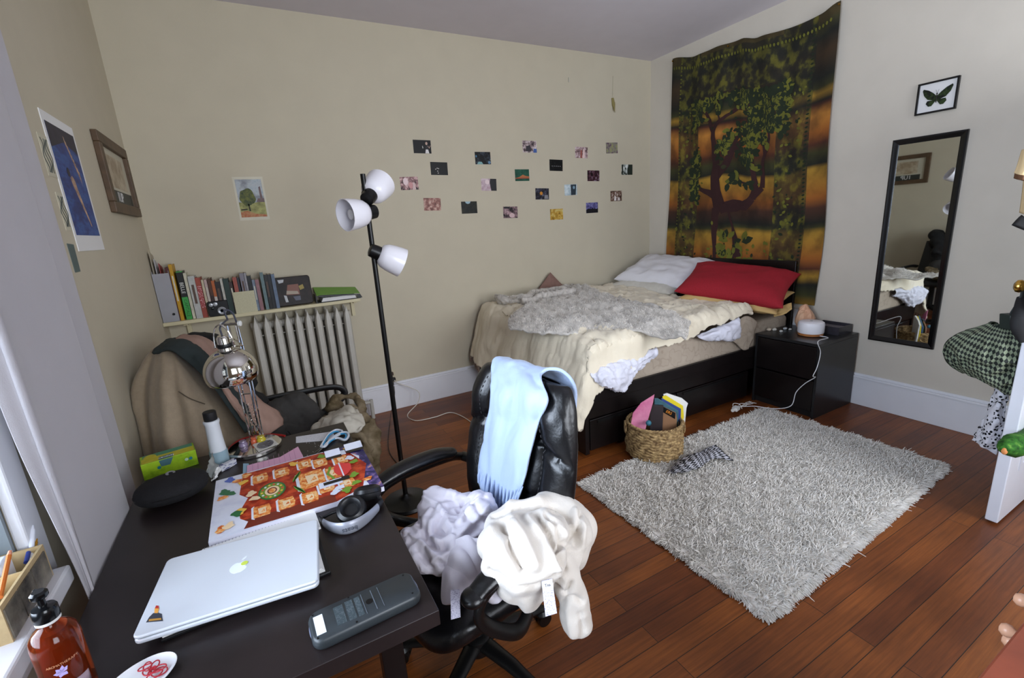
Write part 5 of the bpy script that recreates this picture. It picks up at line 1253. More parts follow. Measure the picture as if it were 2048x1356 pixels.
for k_ in kk:
    cc = cols[k_]
    if k_ in ('red', 'or', 'nv', 'w'): mats_.append(cmat('calendar_' + k_, {'red': [(.4, (150, 34, 20)), (.6, (206, 78, 40))], 'or': [(.36, (206, 84, 36)), (.5, (240, 150, 70)), (.62, (250, 214, 150)), (.7, (220, 90, 60))], 'nv': [(.45, (44, 40, 84)), (.6, (110, 90, 150)), (.7, (230, 170, 110))], 'w': [(.5, (230, 234, 246)), (.75, (208, 212, 232))]}[k_], {'or': 60, 'red': 34, 'nv': 40, 'w': 12}[k_], rough=.3))
    else: mats_.append(mat('calendar_' + k_, cc, .3, var=.05))
g = MB(); lvl = [0]
def cp(k_, pts, lift=None):
    lvl[0] += 1; z = .00003 * lvl[0] + (lift or 0)
    g.prism([K2(a, b, z) for a, b in pts], UPV * .0002, kk.index(k_))
cp('w', [(0, 0), (1, 0), (1, 1), (0, 1)])
cp('nv', [(.93, 0), (1, 0), (1, 1), (.86, 1), (.88, .85), (.95, .7), (.9, .4)])
cp('nv', [(.72, .93), (.9, .9), (.9, 1), (.72, 1)])
cp('red', [(.17, .03), (.70, .0), (.88, .1), (.97, .5), (.88, .9), (.70, .99), (.17, .98), (.15, .6), (.2, .5), (.15, .3)])
cp('br', [(.17, .03), (.70, .0), (.70, .13), (.17, .16)]); cp('w', [(.0, .0), (.17, .0), (.2, .12), (.1, .3), (0, .3)])
def win(a, b, w_, h_):
    cp('w', [(a - w_ * .62, b - h_ * .5), (a - w_ * .45, b - h_ * .62), (a - w_ * .45, b + h_ * .62), (a - w_ * .62, b + h_ * .5)])
    cp('or', [(a - w_ / 2, b - h_ / 2), (a + w_ * .4, b - h_ / 2), (a + w_ / 2, b), (a + w_ * .4, b + h_ / 2), (a - w_ / 2, b + h_ / 2)]); cp('cr', [(a - w_ * .2, b - h_ * .25), (a + w_ * .2, b - h_ * .2), (a + w_ * .2, b + h_ * .25), (a - w_ * .25, b + h_ * .3)]); cp('or', [(a - w_ * .1, b - h_ * .12), (a + w_ * .15, b - h_ * .1), (a + w_ * .1, b + h_ * .15)])
for a, b in ((.28, .22), (.42, .22), (.28, .8), (.42, .8), (.56, .2), (.67, .28), (.58, .84), (.68, .78), (.8, .25), (.82, .72)): win(a, b, .1, .17)
win(.6, .5, .17, .3); win(.74, .5, .1, .22)
def el2(a, b, ra, rb, n=18): return [(a + ra * math.cos(6.283 * t / n), b + rb * math.sin(6.283 * t / n)) for t in range(n)]
cp('dg', el2(.345, .5, .085, .15)); cp('gr', el2(.345, .5, .075, .13)); cp('cr', el2(.345, .5, .045, .08)); cp('br', el2(.345, .5, .03, .055)); cp('or', el2(.345, .5, .022, .04))
for k in range(14):
    t = k * .449; cp(('pk', 'ye', 'w')[k % 3], el2(.345 + .062 * math.cos(t), .5 + .108 * math.sin(t), .008, .014, 7))
for s in (1, -1):
    arc = [(.475 + .05 * (1 - math.cos(t)) * 1.2, .5 + s * (.04 + .16 * t / 1.4)) for t in np.linspace(0, 1.5, 8)]
    arc2 = [(a + .03 * math.sin((i + .5) / 8 * 3.1), b) for i, (a, b) in enumerate(arc)]
    cp('gr', arc + arc2[::-1]); cp('dg', [(a + .008, b) for a, b in arc] + [(a - .006, b) for a, b in arc2[::-1]])
    arc = [(.69 + .03 * math.sin(t), .5 + s * .13 * t / 1.5) for t in np.linspace(0, 1.5, 6)]; cp('gr', arc + [(a + .018, b) for a, b in arc[::-1]])
cp('pk', el2(.80, .52, .055, .13)); cp('pk', [(.76, .42), (.86, .46), (.87, .6), (.76, .63)]); cp('w', [(.79, .38), (.80, .38), (.80, .66), (.79, .66)])
for a, b, k_ in ((.09, .93, 'blu'), (.14, .86, 'or'), (.19, .93, 'or'), (.17, .8, 'ye'), (.06, .72, 'dg'), (.10, .66, 'dg'), (.05, .62, 'or'), (.16, .3, 'ye'), (.14, .28, 'dg'), (.06, .12, 'or'), (.10, .14, 'cr'), (.5, .9, 'ye'), (.24, .45, 'cr'), (.22, .55, 'cr'), (.93, .2, 'or'), (.95, .85, 'or'), (.9, .93, 'ye'), (.78, .12, 'gr'), (.85, .2, 'gr'), (.86, .35, 'gr'), (.9, .6, 'gr'), (.88, .7, 'w'), (.71, .15, 'w'), (.75, .2, 'w'), (.7, .9, 'gr')):
    cp(k_, [(a + .03 * math.cos(t) * (1 + .35 * math.sin(3 * t + a * 40)), b + .042 * math.sin(t) * (1 + .35 * math.cos(2 * t + b * 30))) for t in np.linspace(0, 6.28, 13)[:-1]])
cp('w', [(.73, .92), (.87, .90), (.87, .80), (.73, .82)]); 
for (a, b, w_, h_) in ((.78, .80, .11, .05), (.94, .83, .13, .055), (.74, .33, .17, .065)):
    cp('bl', [(a - w_ / 2, b - h_ / 2), (a + w_ / 2, b - h_ / 2), (a + w_ / 2, b + h_ / 2), (a - w_ / 2, b + h_ / 2)], .0008)
g.build('front_print', mats_, r, smooth=False)
for (a, b, w_, h_) in ((.78, .83, .11, .09), (.94, .86, .13, .10), (.70, .27, .15, .09)):
    fl = MB(); fl.prism([K2(a - w_ / 2, b, .002), K2(a + w_ / 2, b, .002), K2(a + w_ / 2, b + h_, .014 if b > .5 else .004), K2(a - w_ / 2, b + h_, .014 if b > .5 else .004)], UPV * .0006)
    fl.build('opened_flap', mats_[0], r, smooth=False)
# ------------------------------------------------------------ headphones
HG = mat('headphone_grey', (150, 152, 162), .35, .3, var=.02); HB = mat('headphone_black', (16, 16, 18), .45)
hc = Vector((.128, 1.335, DZ))
r = thing('headphones', tuple(hc), 'grey and black over-ear headphones lying at the corner of the calendar', 'headphones')
# band: shallow arc standing on its edge
lft, rgt, mid = oz(640, 1035, DZ + .02), oz(764, 1000, DZ + .02), oz(700, 1056, DZ + .02)
rows = []
def bandp(t): 
    a = lft * (1 - t) ** 2 + rgt * t ** 2 + (mid * 2 - (lft + rgt) / 2) * 2 * t * (1 - t) * 1.0
    return Vector((a.x, a.y, 0))
P = []
for i in range(41):
    t = i / 40; p = bandp(t); tn = (bandp(min(1, t + .02)) - bandp(max(0, t - .02))).normalized(); nn = Vector((tn.y, -tn.x, 0)); hw = .012 + .008 * math.sin(math.pi * t)
    row = []
    for k in range(12):
        th = 2 * math.pi * k / 12; row.append(p + nn * math.cos(th) * .006 + UPV * (hw + .002 + math.sin(th) * hw) + Vector((0, 0, DZ)))
    P.append(row)
m = MB(); m.grid(P[3:-3], cv=True); m.build('headband', HG, r)
m = MB(); m.grid([[lerp(q_, sum(row, Vector()) / 12, .12) + Vector((-.0, .004, 0)) for q_ in row] for row in P], cv=True); m.build('headband_lining', HB, r)
tb = bandp(.5); txd = bandp(.42) - bandp(.58); nn = Vector((txd.y, -txd.x, 0)).normalized(); nn = nn if nn.y < 0 else -nn
text('beats', .021, Vector((tb.x, tb.y, DZ + .020)) + nn * .0068 + Vector((.0, 0, 0)), txd, (0, 0, -1), mat('lettering_grey', (70, 74, 84), .5), r)
for i, (px, py, zz, ax, s) in enumerate(((703, 1020, .036, (-.15, -.55, .8), 1), (735, 985, .032, (.1, .35, .9), .95))):
    q = oz(px, py, DZ + zz); a = Vector(ax).normalized()
    cu = MB(); cu.lathe([(0, -.020), (.034, -.020), (.041, -.012), (.043, .0), (.040, .004)], q, a, seg=36); e = cu.build('ear_cup', HB, r)
    pd = MB(); pd.lathe([(.018, .002), (.021, .013), (.030, .020), (.040, .014), (.0435, .003), (.040, -.003), (.018, -.003)], q, a, seg=36, closed=True); pd.build('ear_pad', mat('ear_pad_leather', (22, 22, 24), .35), e)
    inn = MB(); inn.lathe([(.019, .001), (.008, .0035), (0, .004)], q, a, seg=24); inn.build('ear_mesh', mat('ear_mesh', (44, 44, 48), .8), e)
    st_e = lft if i == 0 else rgt
    ar = MB(); ar.tube(path([q - a * .012, (q + st_e) / 2 + Vector((0, 0, .006)), Vector((st_e.x, st_e.y, DZ + .014))], 8), .0065, 8, flat=.6); ar.build('slider_arm', HB, r)
# ------------------------------------------------------------ calculator lying face down
c, u, v, hx, hy = frame2(((634, 1262), (630, 1216), (800, 1147), (838, 1180)), .745)
pA, pB, pC, pD = oz(640, 1288, .735), oz(632, 1220, .745), oz(800, 1150, .745), oz(836, 1190, .735)
u = ((pD - pA) + (pC - pB)); u.z = 0; u.normalize(); v = UPV.cross(u); c = (pA + pB + pC + pD) / 4; hx = .118; hy = .047
c = Vector((.094, .965, DZ)) if False else Vector((c.x, c.y, DZ))
r = thing('calculator', tuple(c), 'dark grey graphing calculator lying face down near the front desk edge', 'calculator')
CG = mat('calculator_slate', (46, 51, 54), .38, var=.08, vs=20)
P = []
for (s, z) in ((.90, 0), (.97, .004), (1, .010), (1, .019), (.97, .025), (.90, .0285)):
    P.append([c + u * a + v * b + UPV * z for a, b in rrect(0, 0, hx * (1 - (1 - s) * .5), hy * s, .022, 6)])
m = MB(); m.grid(P, cv=True); n_ = len(P[0]); m.f += [tuple(range(n_))[::-1], tuple(5 * n_ + k for k in range(n_))]; m.m += [0, 0]; m.build('case', CG, r, ang=50)
def CP(a, b, z=0): return c + u * a + v * b + UPV * (.0287 + z)
TRM = mat('calculator_trim', (130, 136, 160), .3, .4)
for s in (-1, 1):
    m = MB(); m.tube([c + u * (s * (hx - .002 - .012 * (t / .9) ** 2 * .5)) + v * (t * hy * .85) + UPV * .018 for t in np.linspace(-.9, .9, 9)], .0035, 8); m.build('end_trim', TRM, r)
m = MB(); m.prism([CP(-.107, .026), CP(-.107, -.030), CP(-.088, -.030), CP(-.088, .026)], UPV * .0004); m.build('label_sticker', mat('sticker_white', (226, 234, 246), .4), r, smooth=False)
m = MB()
for a, w_ in ((-.004, .0012), (.018, .0016), (.034, .001)): m.prism([CP(a, .032), CP(a, -.032), CP(a + w_, -.032), CP(a + w_, .032)], UPV * .0006)
m.build('groove', mat('groove_light', (96, 104, 112), .4), r, smooth=False)
m = MB(); 
for a, b, w_, h_ in ((-.055, 0, .02, .028), (-.032, 0, .016, .03), (-.014, 0, .012, .03)): m.prism([CP(a - w_ / 2, h_), CP(a - w_ / 2, -h_), CP(a + w_ / 2, -h_), CP(a + w_ / 2, h_)], UPV * .0003)
m.build('engraved_panel', cmat('engraved', [(.5, (60, 70, 74)), (.6, (84, 92, 96))], 260), r, smooth=False)
m = MB()
for a, b in ((-.112, .034), (-.112, -.036), (-.03, .040), (-.03, -.041), (.104, .034), (.104, -.034)): m.cyl(CP(a * .95, b, -.001), CP(a * .95, b, .0003), .0022, seg=8)
m.cyl(CP(.009, 0, -.001), CP(.009, 0, .0004), .008, seg=16); m.build('screw', BLK, r)
# ------------------------------------------------------------ headphone case, tissue box, bottle
cc = oz(345, 978, DZ + .035); cc = Vector((cc.x, cc.y, DZ))
r = thing('headphone_case', tuple(cc), 'black oval zip case in front of the green box', 'case')
cu_ = Vector((.96, .1, 0)).normalized(); cv_ = UPV.cross(cu_)
Mx = Matrix((cu_, cv_, UPV)).transposed()
m = MB(); m.ball((0, 0, 0), 1, nu=20, nv=48); m.v = [cc + UPV * .042 + Mx @ Vector((math.copysign(abs(p.x) ** .9, p.x) * .105, math.copysign(abs(p.y) ** .9, p.y) * .080, math.copysign(abs(p.z) ** .8, p.z) * .042)) for p in m.v]
FK = mat('case_black_fabric', (17, 16, 19), .85, var=.15, vs=90, bump=.25, bs=300); m.build('shell', FK, r)
m = MB(); m.tube([cc + UPV * .042 + cu_ * math.cos(t) * .1055 + cv_ * math.sin(t) * .0805 for t in np.linspace(0, 6.2832, 61)[:-1]], .002, 6, closed=True); m.build('zip', BLK, r)
lo = oz(341, 947, DZ + .082)
LGm = mat('case_logo_grey', (128, 128, 130), .5)
lo = Vector((lo.x, lo.y, DZ + .0835)); m = MB(); m.lathe([(.0075, 0), (.014, 0), (.014, .0008), (.0075, .0008)], lo, (0.1, -.12, 1), seg=32, closed=True); m.obox(lo - cu_ * .0065 + Vector((0, 0, .0005)), cu_ * .0015, cv_ * .012, UPV * .0004); m.build('logo', LGm, r, smooth=False)
bx = [oz(a, b, DZ) for a, b in ((289, 962), (398, 928))]; fu = (bx[1] - bx[0]).normalized(); fv = UPV.cross(fu); L_ = (bx[1] - bx[0]).length; b0 = Vector((bx[0].x, bx[0].y, DZ))
r = thing('tissue_box', tuple(b0), 'green and yellow cardboard box between the black case and the curtain', 'box')
def BX(a, b, z): return b0 + fu * (a * L_) + fv * b + UPV * z
bw, bh = .088, .062
m = MB(); m.prism([BX(0, 0, 0), BX(1, 0, 0), BX(1, bw, 0), BX(0, bw, 0)], UPV * bh); m.build('carton', cmat('carton_lime', [(.4, (112, 150, 24)), (.6, (160, 196, 40))], 14, rough=.4), r, bevel=.0015, smooth=False)
m = MB(); 
m.prism([BX(.05, .05, bh + .0004), BX(.97, .05, bh + .0004), BX(.97, bw - .003, bh + .0004), BX(.05, bw - .003, bh + .0004)], UPV * .0004, 0)
m.prism([BX(.02, .004, bh + .0004), BX(.98, .004, bh + .0004), BX(.98, .05, bh + .0004), BX(.02, .05, bh + .0004)], UPV * .0004, 1)
m.prism([BX(.18 + .12 * math.cos(t), .055 + .026 * math.sin(t), bh + .0009) for t in np.linspace(0, 6.28, 15)[:-1]], UPV * .0003, 1)
m.prism([BX(.32, -.0004, bh - .002), BX(.58, -.0004, bh - .002), BX(.50, -.0004, bh - .028), BX(.34, -.0004, bh - .026)], fv * -.0004, 2)
m.prism([BX(.32, .0, bh + .0009), BX(.58, .0, bh + .0009), BX(.60, .03, bh + .0009), BX(.34, .03, bh + .0009)], UPV * .0003, 2)
for a, k in ((.30, 3), (.80, 4), (.88, 3)): m.prism([BX(a + .035 * math.cos(t), -.0004, .034 + .006 * math.sin(t)) for t in np.linspace(0, 6.28, 11)[:-1]], fv * -.0004, k)
m.build('print', [mat('carton_teal', (70, 140, 110), .4), mat('carton_yellow', (196, 186, 40), .4, var=.12, vs=40), mat('carton_slate', (72, 110, 116), .4), mat('carton_blue', (30, 116, 130), .4), mat('carton_pale', (176, 200, 170), .4)], r, smooth=False)
text('Dionah', .017, BX(.46, .016, bh + .0014), -fu, -fv, PAPER, r, ext=.0002)
bp = oz(448, 930, DZ); bp = Vector((-.262, 2.02, DZ))
bp = oz(442, 925, DZ); bp = Vector((bp.x, bp.y, DZ))
r = thing('bottle', tuple(bp), 'white plastic bottle with a black cap beside the chrome lamp', 'bottle')
MB().lathe([(.028, 0), (.0305, .004), (.030, .03), (.026, .10), (.024, .16), (.028, .172), (.027, .178), (.018, .182)], bp).build('body', mat('bottle_white', (206, 210, 214), .35, var=.03), r)
MB().lathe([(.021, .178), (.0225, .180), (.0225, .212), (.020, .215), (0, .215)], bp, seg=36).build('cap', mat('cap_black', (22, 22, 24), .5), r)
MB().lathe([(.0312, .006), (.0312, .05), (.0305, .055), (.0305, .006)], bp, closed=True).build('label', mat('label_blue_grey', (136, 160, 170), .4), r)
sheet('wrapper_strip', [[oz(a, b, z) for a, b, z in rr] for rr in (((412, 940, .78), (425, 905, .80)), ((417, 948, .75), (430, 925, .77)), ((422, 958, .718), (440, 930, .73)))], mat('foil_wrapper', (150, 154, 150), .35, .2), 10, 8, .001, .006, 40)
tag(bpy.data.objects['wrapper_strip'], 'crumpled silver wrapper leaning behind the black case', 'wrapper')
sheet('torn_paper', [[oz(a, b, z) for a, b, z in rr] for rr in (((419, 943, .722), (432, 936, .74), (445, 926, .73)), ((424, 955, .718), (434, 944, .735), (445, 933, .725)), ((423, 963, .717), (432, 957, .722), (436, 945, .72)))], PAPER, 14, 14, .001, .007, 50)
tag(bpy.data.objects['torn_paper'], 'torn scrap of white paper beside the small striped tube', 'paper')
tp0, tp1 = oz(440, 938, DZ + .012), oz(470, 922, DZ + .012); m = MB(); ax = (tp1 - tp0).normalized(); sd = UPV.cross(ax); m.obox((tp0 + tp1) / 2, ax * (tp1 - tp0).length / 2, sd * .009, UPV * .011)
tag(m.build('small_carton', cmat('carton_stripes', [(.45, (190, 190, 196)), (.55, (70, 74, 120))], 60, interp='CONSTANT', stretch=(1, 1, 3)), bevel=.001, smooth=False), 'small white and navy striped carton in front of the bottle', 'box')
# ------------------------------------------------------------ pink notepad, papers, scissors
q = [oz(a, b, DZ + .002) for a, b in ((487, 955), (487, 932), (598, 893), (606, 918), (606, 934))]
r = thing('notepad', tuple(q[0]), 'pink lined notepad half covered by the calendar', 'notepad')
PK = mat('paper_pink', (222, 170, 196), .7, var=.02)
q2 = [oz(a, b, DZ + .010) for a, b in ((494, 952), (494, 931), (520, 924), (560, 914), (596, 893), (606, 912), (608, 935), (550, 950))]
MB().prism([Vector((p.x, p.y, DZ + .001)) for p in q2], UPV * .009).build('pad', PK, r, smooth=False)
m = MB()
for k in range(9):
    a, b = lerp(q2[1], q2[4], .1 + k * .1), lerp(q2[0], q2[6], .1 + k * .1); m.obox((a + b) / 2 + Vector((0, 0, .0004)), (b - a) * .5, Vector((.0005, 0, 0)), Vector((0, 0, .0003)))
m.build('ruled_line', mat('ruled_line', (190, 140, 170), .7), r, smooth=False)
MB().prism([Vector((p.x, p.y, DZ + .0005)) for p in [oz(a, b, DZ) for a, b in ((486, 958), (487, 930), (498, 930), (497, 958))]], UPV * .006).build('blue_edge', mat('paper_blue', (150, 186, 206), .7), r, smooth=False)
tag(MB().prism([oz(a, b, DZ + .0005) for a, b in ((592, 886), (592, 874), (660, 864), (668, 868), (668, 880))], UPV * .0012).build('paper_slip', cmat('paper_printed', [(.5, (218, 218, 222)), (.66, (176, 180, 190))], 120, stretch=(1, 4, 1)), smooth=False), 'white printed paper slip lying under the scissors', 'paper')
SB, SW = mat('scissor_blue', (60, 150, 200), .35), mat('scissor_white', (214, 220, 228), .35)
def dz_(a, b, h=.008): return oz(a, b, DZ + h)
r = thing('scissors', tuple(dz_(650, 895)), 'scissors with white and blue loop handles at the far desk end', 'scissors')
STE = mat('scissor_steel', (120, 122, 126), .25, .9)
for lp_, bd_ in (([(648, 893), (660, 882), (675, 876), (690, 880), (697, 872), (694, 865), (682, 866), (670, 872), (655, 885)], ((652, 889), (622, 911))), ([(642, 893), (648, 882), (658, 868), (672, 860), (684, 862), (680, 868), (668, 875), (658, 884), (650, 893)], ((648, 893), (630, 912)))):
    pts = [dz_(a, b, .009) for a, b in lp_]; m = MB(); m.tube(path(pts + [pts[0]], 5)[:-1], .0048, 8, closed=True); h = m.build('handle', SW, r)
    cpt = sum(pts, Vector()) / len(pts); m = MB(); m.tube(path([lerp(p, cpt, .22) for p in pts] + [lerp(pts[0], cpt, .22)], 5)[:-1], .0036, 8, closed=True); m.build('inner_grip', SB, h)
    a, b = dz_(*bd_[0], .006), dz_(*bd_[1], .003); s = UPV.cross((b - a).normalized()) * .006; m = MB(); m.prism([a - s, a + s, b], UPV * .0015); m.build('blade', STE, r, smooth=False)
MB().cyl(dz_(646, 893, .004), dz_(646, 893, .012), .004).build('pivot', STE, r)
rnd = random.Random(11); m = MB()
for k in range(16):
    q = dz_(rnd.uniform(612, 650), rnd.uniform(858, 912), .001); a = rnd.uniform(0, 6.28); m.prism([q, q + Vector((.004 * math.cos(a), .004 * math.sin(a), 0)), q + Vector((.002 * math.cos(a + 1), .003 * math.sin(a + 1), 0))], UPV * .0006)
o = tag(m.build('paper_scraps', PAPER, smooth=False), 'tiny white paper clippings scattered near the scissors', 'paper scraps', kind='stuff')
# ------------------------------------------------------------ chrome desk lamp
CHR = mat('chrome', (215, 212, 205), .06, 1, var=0)
bl_ = oz(510, 893, DZ + .01); B0 = Vector((bl_.x, bl_.y, DZ))
r = thing('desk_lamp', tuple(B0), 'shiny chrome desk lamp with a dome shade', 'desk lamp')
MB().lathe([(.098, 0), (.100, .003), (.100, .014), (.094, .019), (.03, .022), (0, .022)], B0, seg=48).build('base', CHR, r, ang=30)
F_ = -FW_; Rt = Vector((RT.x, RT.y, 0)).normalized(); Fw = Vector((FW_.x, FW_.y, 0)).normalized()
foot = oy(518, 878, B0.y + .02); foot = Vector((B0.x + .01, B0.y + .03, DZ + .02))
TZ = oy(462, 648, foot.y); H = TZ.z; tx = TZ.x
top_ = Vector((TZ.x, foot.y, H))
m = MB()
for s in (-1, 1):
    for dd in (0, 1):
        off = Rt * (.021 * s) + Fw * (-.006 + .020 * dd); off2 = Rt * (.016 * s) + Fw * (.0 + .014 * dd)
        mid_ = (foot + top_) / 2 + off * 1.1; m.tube(path([foot + off, mid_, top_ + off2], 8), .0034 if not dd else .0026, 8)
ca = lerp(foot, top_, .42); m.cyl(ca - Rt * .023, ca + Rt * .023, .003)
ca = lerp(foot, top_, .82); m.cyl(ca - Rt * .02, ca + Rt * .02, .003)
m.build('arm', CHR, r)
m = MB()
for s in (-.4, .4): 
    a = foot + Rt * .021 * s + Fw * .004 + UPV * .03; m.lathe([(.003, 0), (.005, .004), (.005, .04)], a, UPV, seg=8)
    m.tube([a + Vector((.0045 * math.cos(t), .0045 * math.sin(t), .04 + t * .0022)) for t in np.linspace(0, 44, 130)], .0008, 4)
m.build('spring', CHR, r)
m = MB(); m.cyl(foot - Rt * .03, foot + Rt * .03, .006); m.obox(foot, Rt * .026, Fw * .012, UPV * .006); m.cyl(top_ - Rt * .03 , top_ + Rt * .03, .006); m.build('hinge', CHR, r)
m = MB()
for s in (-1, 1): m.lathe([(.007, 0), (.011, .002), (.011, .010), (.007, .012)], top_ + Rt * s * .028 + UPV * .0, Rt * s, seg=8)
m.build('clamp_knob', mat('knob_white', (206, 206, 202), .4), r)
# dome
DCn = oy(463, 742, B0.y - .06); DR_ = .092
axd = (UPV * 1 - Fw * .10 + Rt * .02).normalized()
prof = []
for k in range(19):
    t = math.radians(12 + (112 - 12) * k / 18); prof.append((DR_ * math.sin(t), DR_ * .98 * math.cos(t)))
m = MB(); inner = [(a - .002, b - .001) for a, b in prof[::-1]]
m.lathe(prof + inner, DCn, axd, seg=56, closed=True); m.build('lamp_shade', CHR, r, ang=50)
m = MB(); m.lathe([(.024, .066), (.024, .105), (.022, .108), (.022, .135), (.016, .143), (0, .145)], DCn, axd); m.build('lamp_neck', CHR, r)
m = MB(); m.lathe([(.0245, .098), (.026, .100), (.026, .112), (.0245, .114)], DCn, axd); m.build('neck_ring', BLK, r)
m = MB(); yk = [DCn + axd * (.10 + .085 * math.sin(t)) + Rt * .036 * math.cos(t) for t in np.linspace(0, math.pi, 15)]; m.tube(yk, .003, 8); m.ball(yk[0], .006); m.ball(yk[-1], .006)
m.tube([yk[-1] if False else yk[0], yk[0] + Fw * .05 + UPV * -.012, top_ + UPV * -.06], .003, 8); m.build('yoke', CHR, r)
m = MB(); m.ball(DCn - axd * .005, (.028, .028, .036)); m.build('bulb', mat('bulb_glass', (225, 225, 228), .1), r)
m = MB(); yt = DCn + axd * .145; m.tube(path([yt, yt + UPV * .03, lerp(yt, top_, .6) + UPV * .03, top_ + UPV * .02 + Rt * -.01, top_ + UPV * .055 - Rt * .015, top_ + UPV * .03 + Fw * .03, top_ + Fw * .04 - UPV * .1, foot + Fw * .03 + UPV * .1, foot + Fw * .035], 8), .0034, 8)
m.build('cord', mat('cord_grey', (62, 64, 76), .5), r)
# on the lamp base: tea-light jars, square card; red strap behind
for (px, py, s, c_, lab) in ((487, 892, .016, (120, 106, 130), 'small purple glass candle jar at the left of the lamp base'), (523, 882, .017, (176, 160, 40), 'small yellow glass candle jar behind the square card'), (508, 885, .012, (176, 80, 50), 'tiny orange glass jar on the lamp base')):
    q = oz(px, py, DZ + .022); q.z = DZ + .0222
    m = MB(); m.lathe([(s, 0), (s * 1.05, .006), (s * .95, .012), (s * .7, .016), (s * .85, .020), (s * .8, .023), (0, .023)], q, seg=18, m=0)
    m2 = m.build('glass_jar', mat('jar_%d' % c_[2], c_, .1, spec=.8)); tag(m2, lab, 'jar', 'candle jars on the lamp base')
q = [oz(a, b, DZ + .0225) for a, b in ((505, 890), (543, 875), (557, 888), (517, 904))]; q = [Vector((p.x, p.y, DZ + .0225)) for p in q]
r2 = thing('square_card', tuple(q[0]), 'square white card with a dark round picture on the lamp base', 'card')
MB().prism(q, UPV * .0012).build('card', mat('card_white', (200, 198, 190), .5), r2, smooth=False)
cq = sum(q, Vector()) / 4; e1 = (q[1] - q[0]) * .42; e2 = (q[3] - q[0]) * .42; MB().prism([cq + UPV * .0014 + e1 * math.cos(t) + e2 * math.sin(t) for t in np.linspace(0, 6.283, 25)[:-1]], UPV * .0004).build('round_picture', cmat('disc_print', [(.4, (56, 56, 64)), (.55, (120, 120, 130)), (.7, (60, 66, 66))], 90), r2, smooth=False)
m = MB(); m.tube(path([oz(a, b, DZ + .004) for a, b in ((455, 905), (463, 892), (480, 880), (505, 873), (540, 869), (560, 870), (570, 872))], 8), .0045, 8, flat=.5)
tag(m.build('red_strap', mat('strap_red', (150, 20, 18), .5)), 'glossy red strap curling behind the chrome lamp base', 'strap')
# ------------------------------------------------------------ lotion bottle, dish
lb = Vector((-.452, 1.062, DZ)); RA, RBn = .036, .036
r = thing('lotion_bottle', tuple(lb), 'amber pump bottle of lotion at the window corner of the desk', 'bottle')
AMB = mat('amber_plastic', (214, 96, 44), .06, trans=.92, var=.03, ior=1.35, spec=.6)
MB().lathe([(.001, .001), (.034, .001), (.0365, .006), (.0365, .130), (.034, .145), (.026, .156), (.017, .163), (.0145, .170), (.0145, .178)], lb, seg=44).build('body', AMB, r)
MB().lathe([(0, .004), (.020, .004), (.020, .150), (.006, .150), (.006, .17), (0, .17)], lb, seg=20).build('dip_tube', mat('amber_lotion', (96, 34, 16), .3, var=.1), r)
MB().lathe([(.0175, .176), (.019, .178), (.019, .198), (.017, .202), (.006, .204), (.0055, .222), (0, .222)], lb, seg=30).build('pump_collar', mat('pump_black', (12, 13, 15), .2), r)
tocam = (Vector((0, 0, .9)) - Vector((lb.x, lb.y, .9))).normalized(); side = Vector((-tocam.y, tocam.x, 0)); side = side if side.x > 0 else -side
m = MB(); m.lathe([(.011, .222), (.013, .225), (.013, .232), (.009, .236), (0, .236)], lb); hd = lb + UPV * .228; nd = (-side * .3 + Vector((-.2, .9, 0))).normalized(); m.tube(path([hd, hd + nd * .02, hd + nd * .034 - UPV * .010], 6), .0045, 8); m.build('pump_head', MC['pump_black'], r)
MB().lathe([(.0165, .170), (.0185, .172), (.0185, .176), (.0165, .177)], lb, closed=True).build('neck_ring', PAPER, r)
a0 = math.atan2(tocam.y, tocam.x) - .05
def arcp(da, z, rr=.0372): return lb + Vector((math.cos(a0 + da) * rr, math.sin(a0 + da) * rr, z))
m = MB(); m.grid([[arcp(lerp(-.85, .85, j / 16), z) for j in range(17)] for z in (.028, .052)]); m.build('name_label', mat('label_mauve', (150, 130, 140), .4), r, solid=.0004)
def ctext(s_, size, z, spread, m_, nm='lettering'):
    n = len(s_)
    for i, ch in enumerate(s_):
        da = lerp(-spread, spread, (i + .5) / n); p = arcp(da, z, .0378); 
        if ch != ' ': text(ch, size, p, Vector((-math.sin(a0 + da), math.cos(a0 + da), 0)), UPV, m_, r, nm, .0001)
LW = mat('lettering_pale', (226, 216, 210), .5)
ctext('Confort', .013, .041, .36, LW); ctext('AROMATHERAPY', .0062, .098, .62, mat('lettering_gold', (206, 150, 110), .5)); ctext('BODY LOTION', .0055, .020, .5, LW)
FLW = mat('flower_lilac', (196, 180, 236), .5); m = MB()
for k, (an, l) in enumerate(((-1.2, .012), (-.5, .014), (.2, .015), (.8, .013), (2.4, .010), (3.6, .009))):
    n_, e_ = Vector((math.cos(a0), math.sin(a0), 0)), Vector((-math.sin(a0), math.cos(a0), 0)); o_ = arcp(-.12, .080, .0380); dr = e_ * math.sin(an) + UPV * math.cos(an); pr_ = e_ * math.cos(an) - UPV * math.sin(an)
    m.prism([o_, o_ + dr * l * .5 + pr_ * .004, o_ + dr * l, o_ + dr * l * .5 - pr_ * .004], n_ * .0003)
m.build('flower_print', FLW, r, smooth=False)
dc = Vector((-.340, 1.012, DZ))
r = thing('dish', tuple(dc), 'small white dish at the front edge of the desk', 'dish')
m = MB(); m.lathe([(0, .003), (.040, .003), (.055, .009), (.060, .013), (.061, .012), (.055, .006), (.040, .0), (0, .0)], (0, 0, 0), seg=44)
m.v = [dc + Matrix.Rotation(.5, 3, 'Z') @ Vector((p.x * 1.05, p.y * .78, p.z)) for p in m.v]; m.build('dish_body', mat('dish_white', (226, 228, 232), .3, var=.01), r)
rnd = random.Random(2)
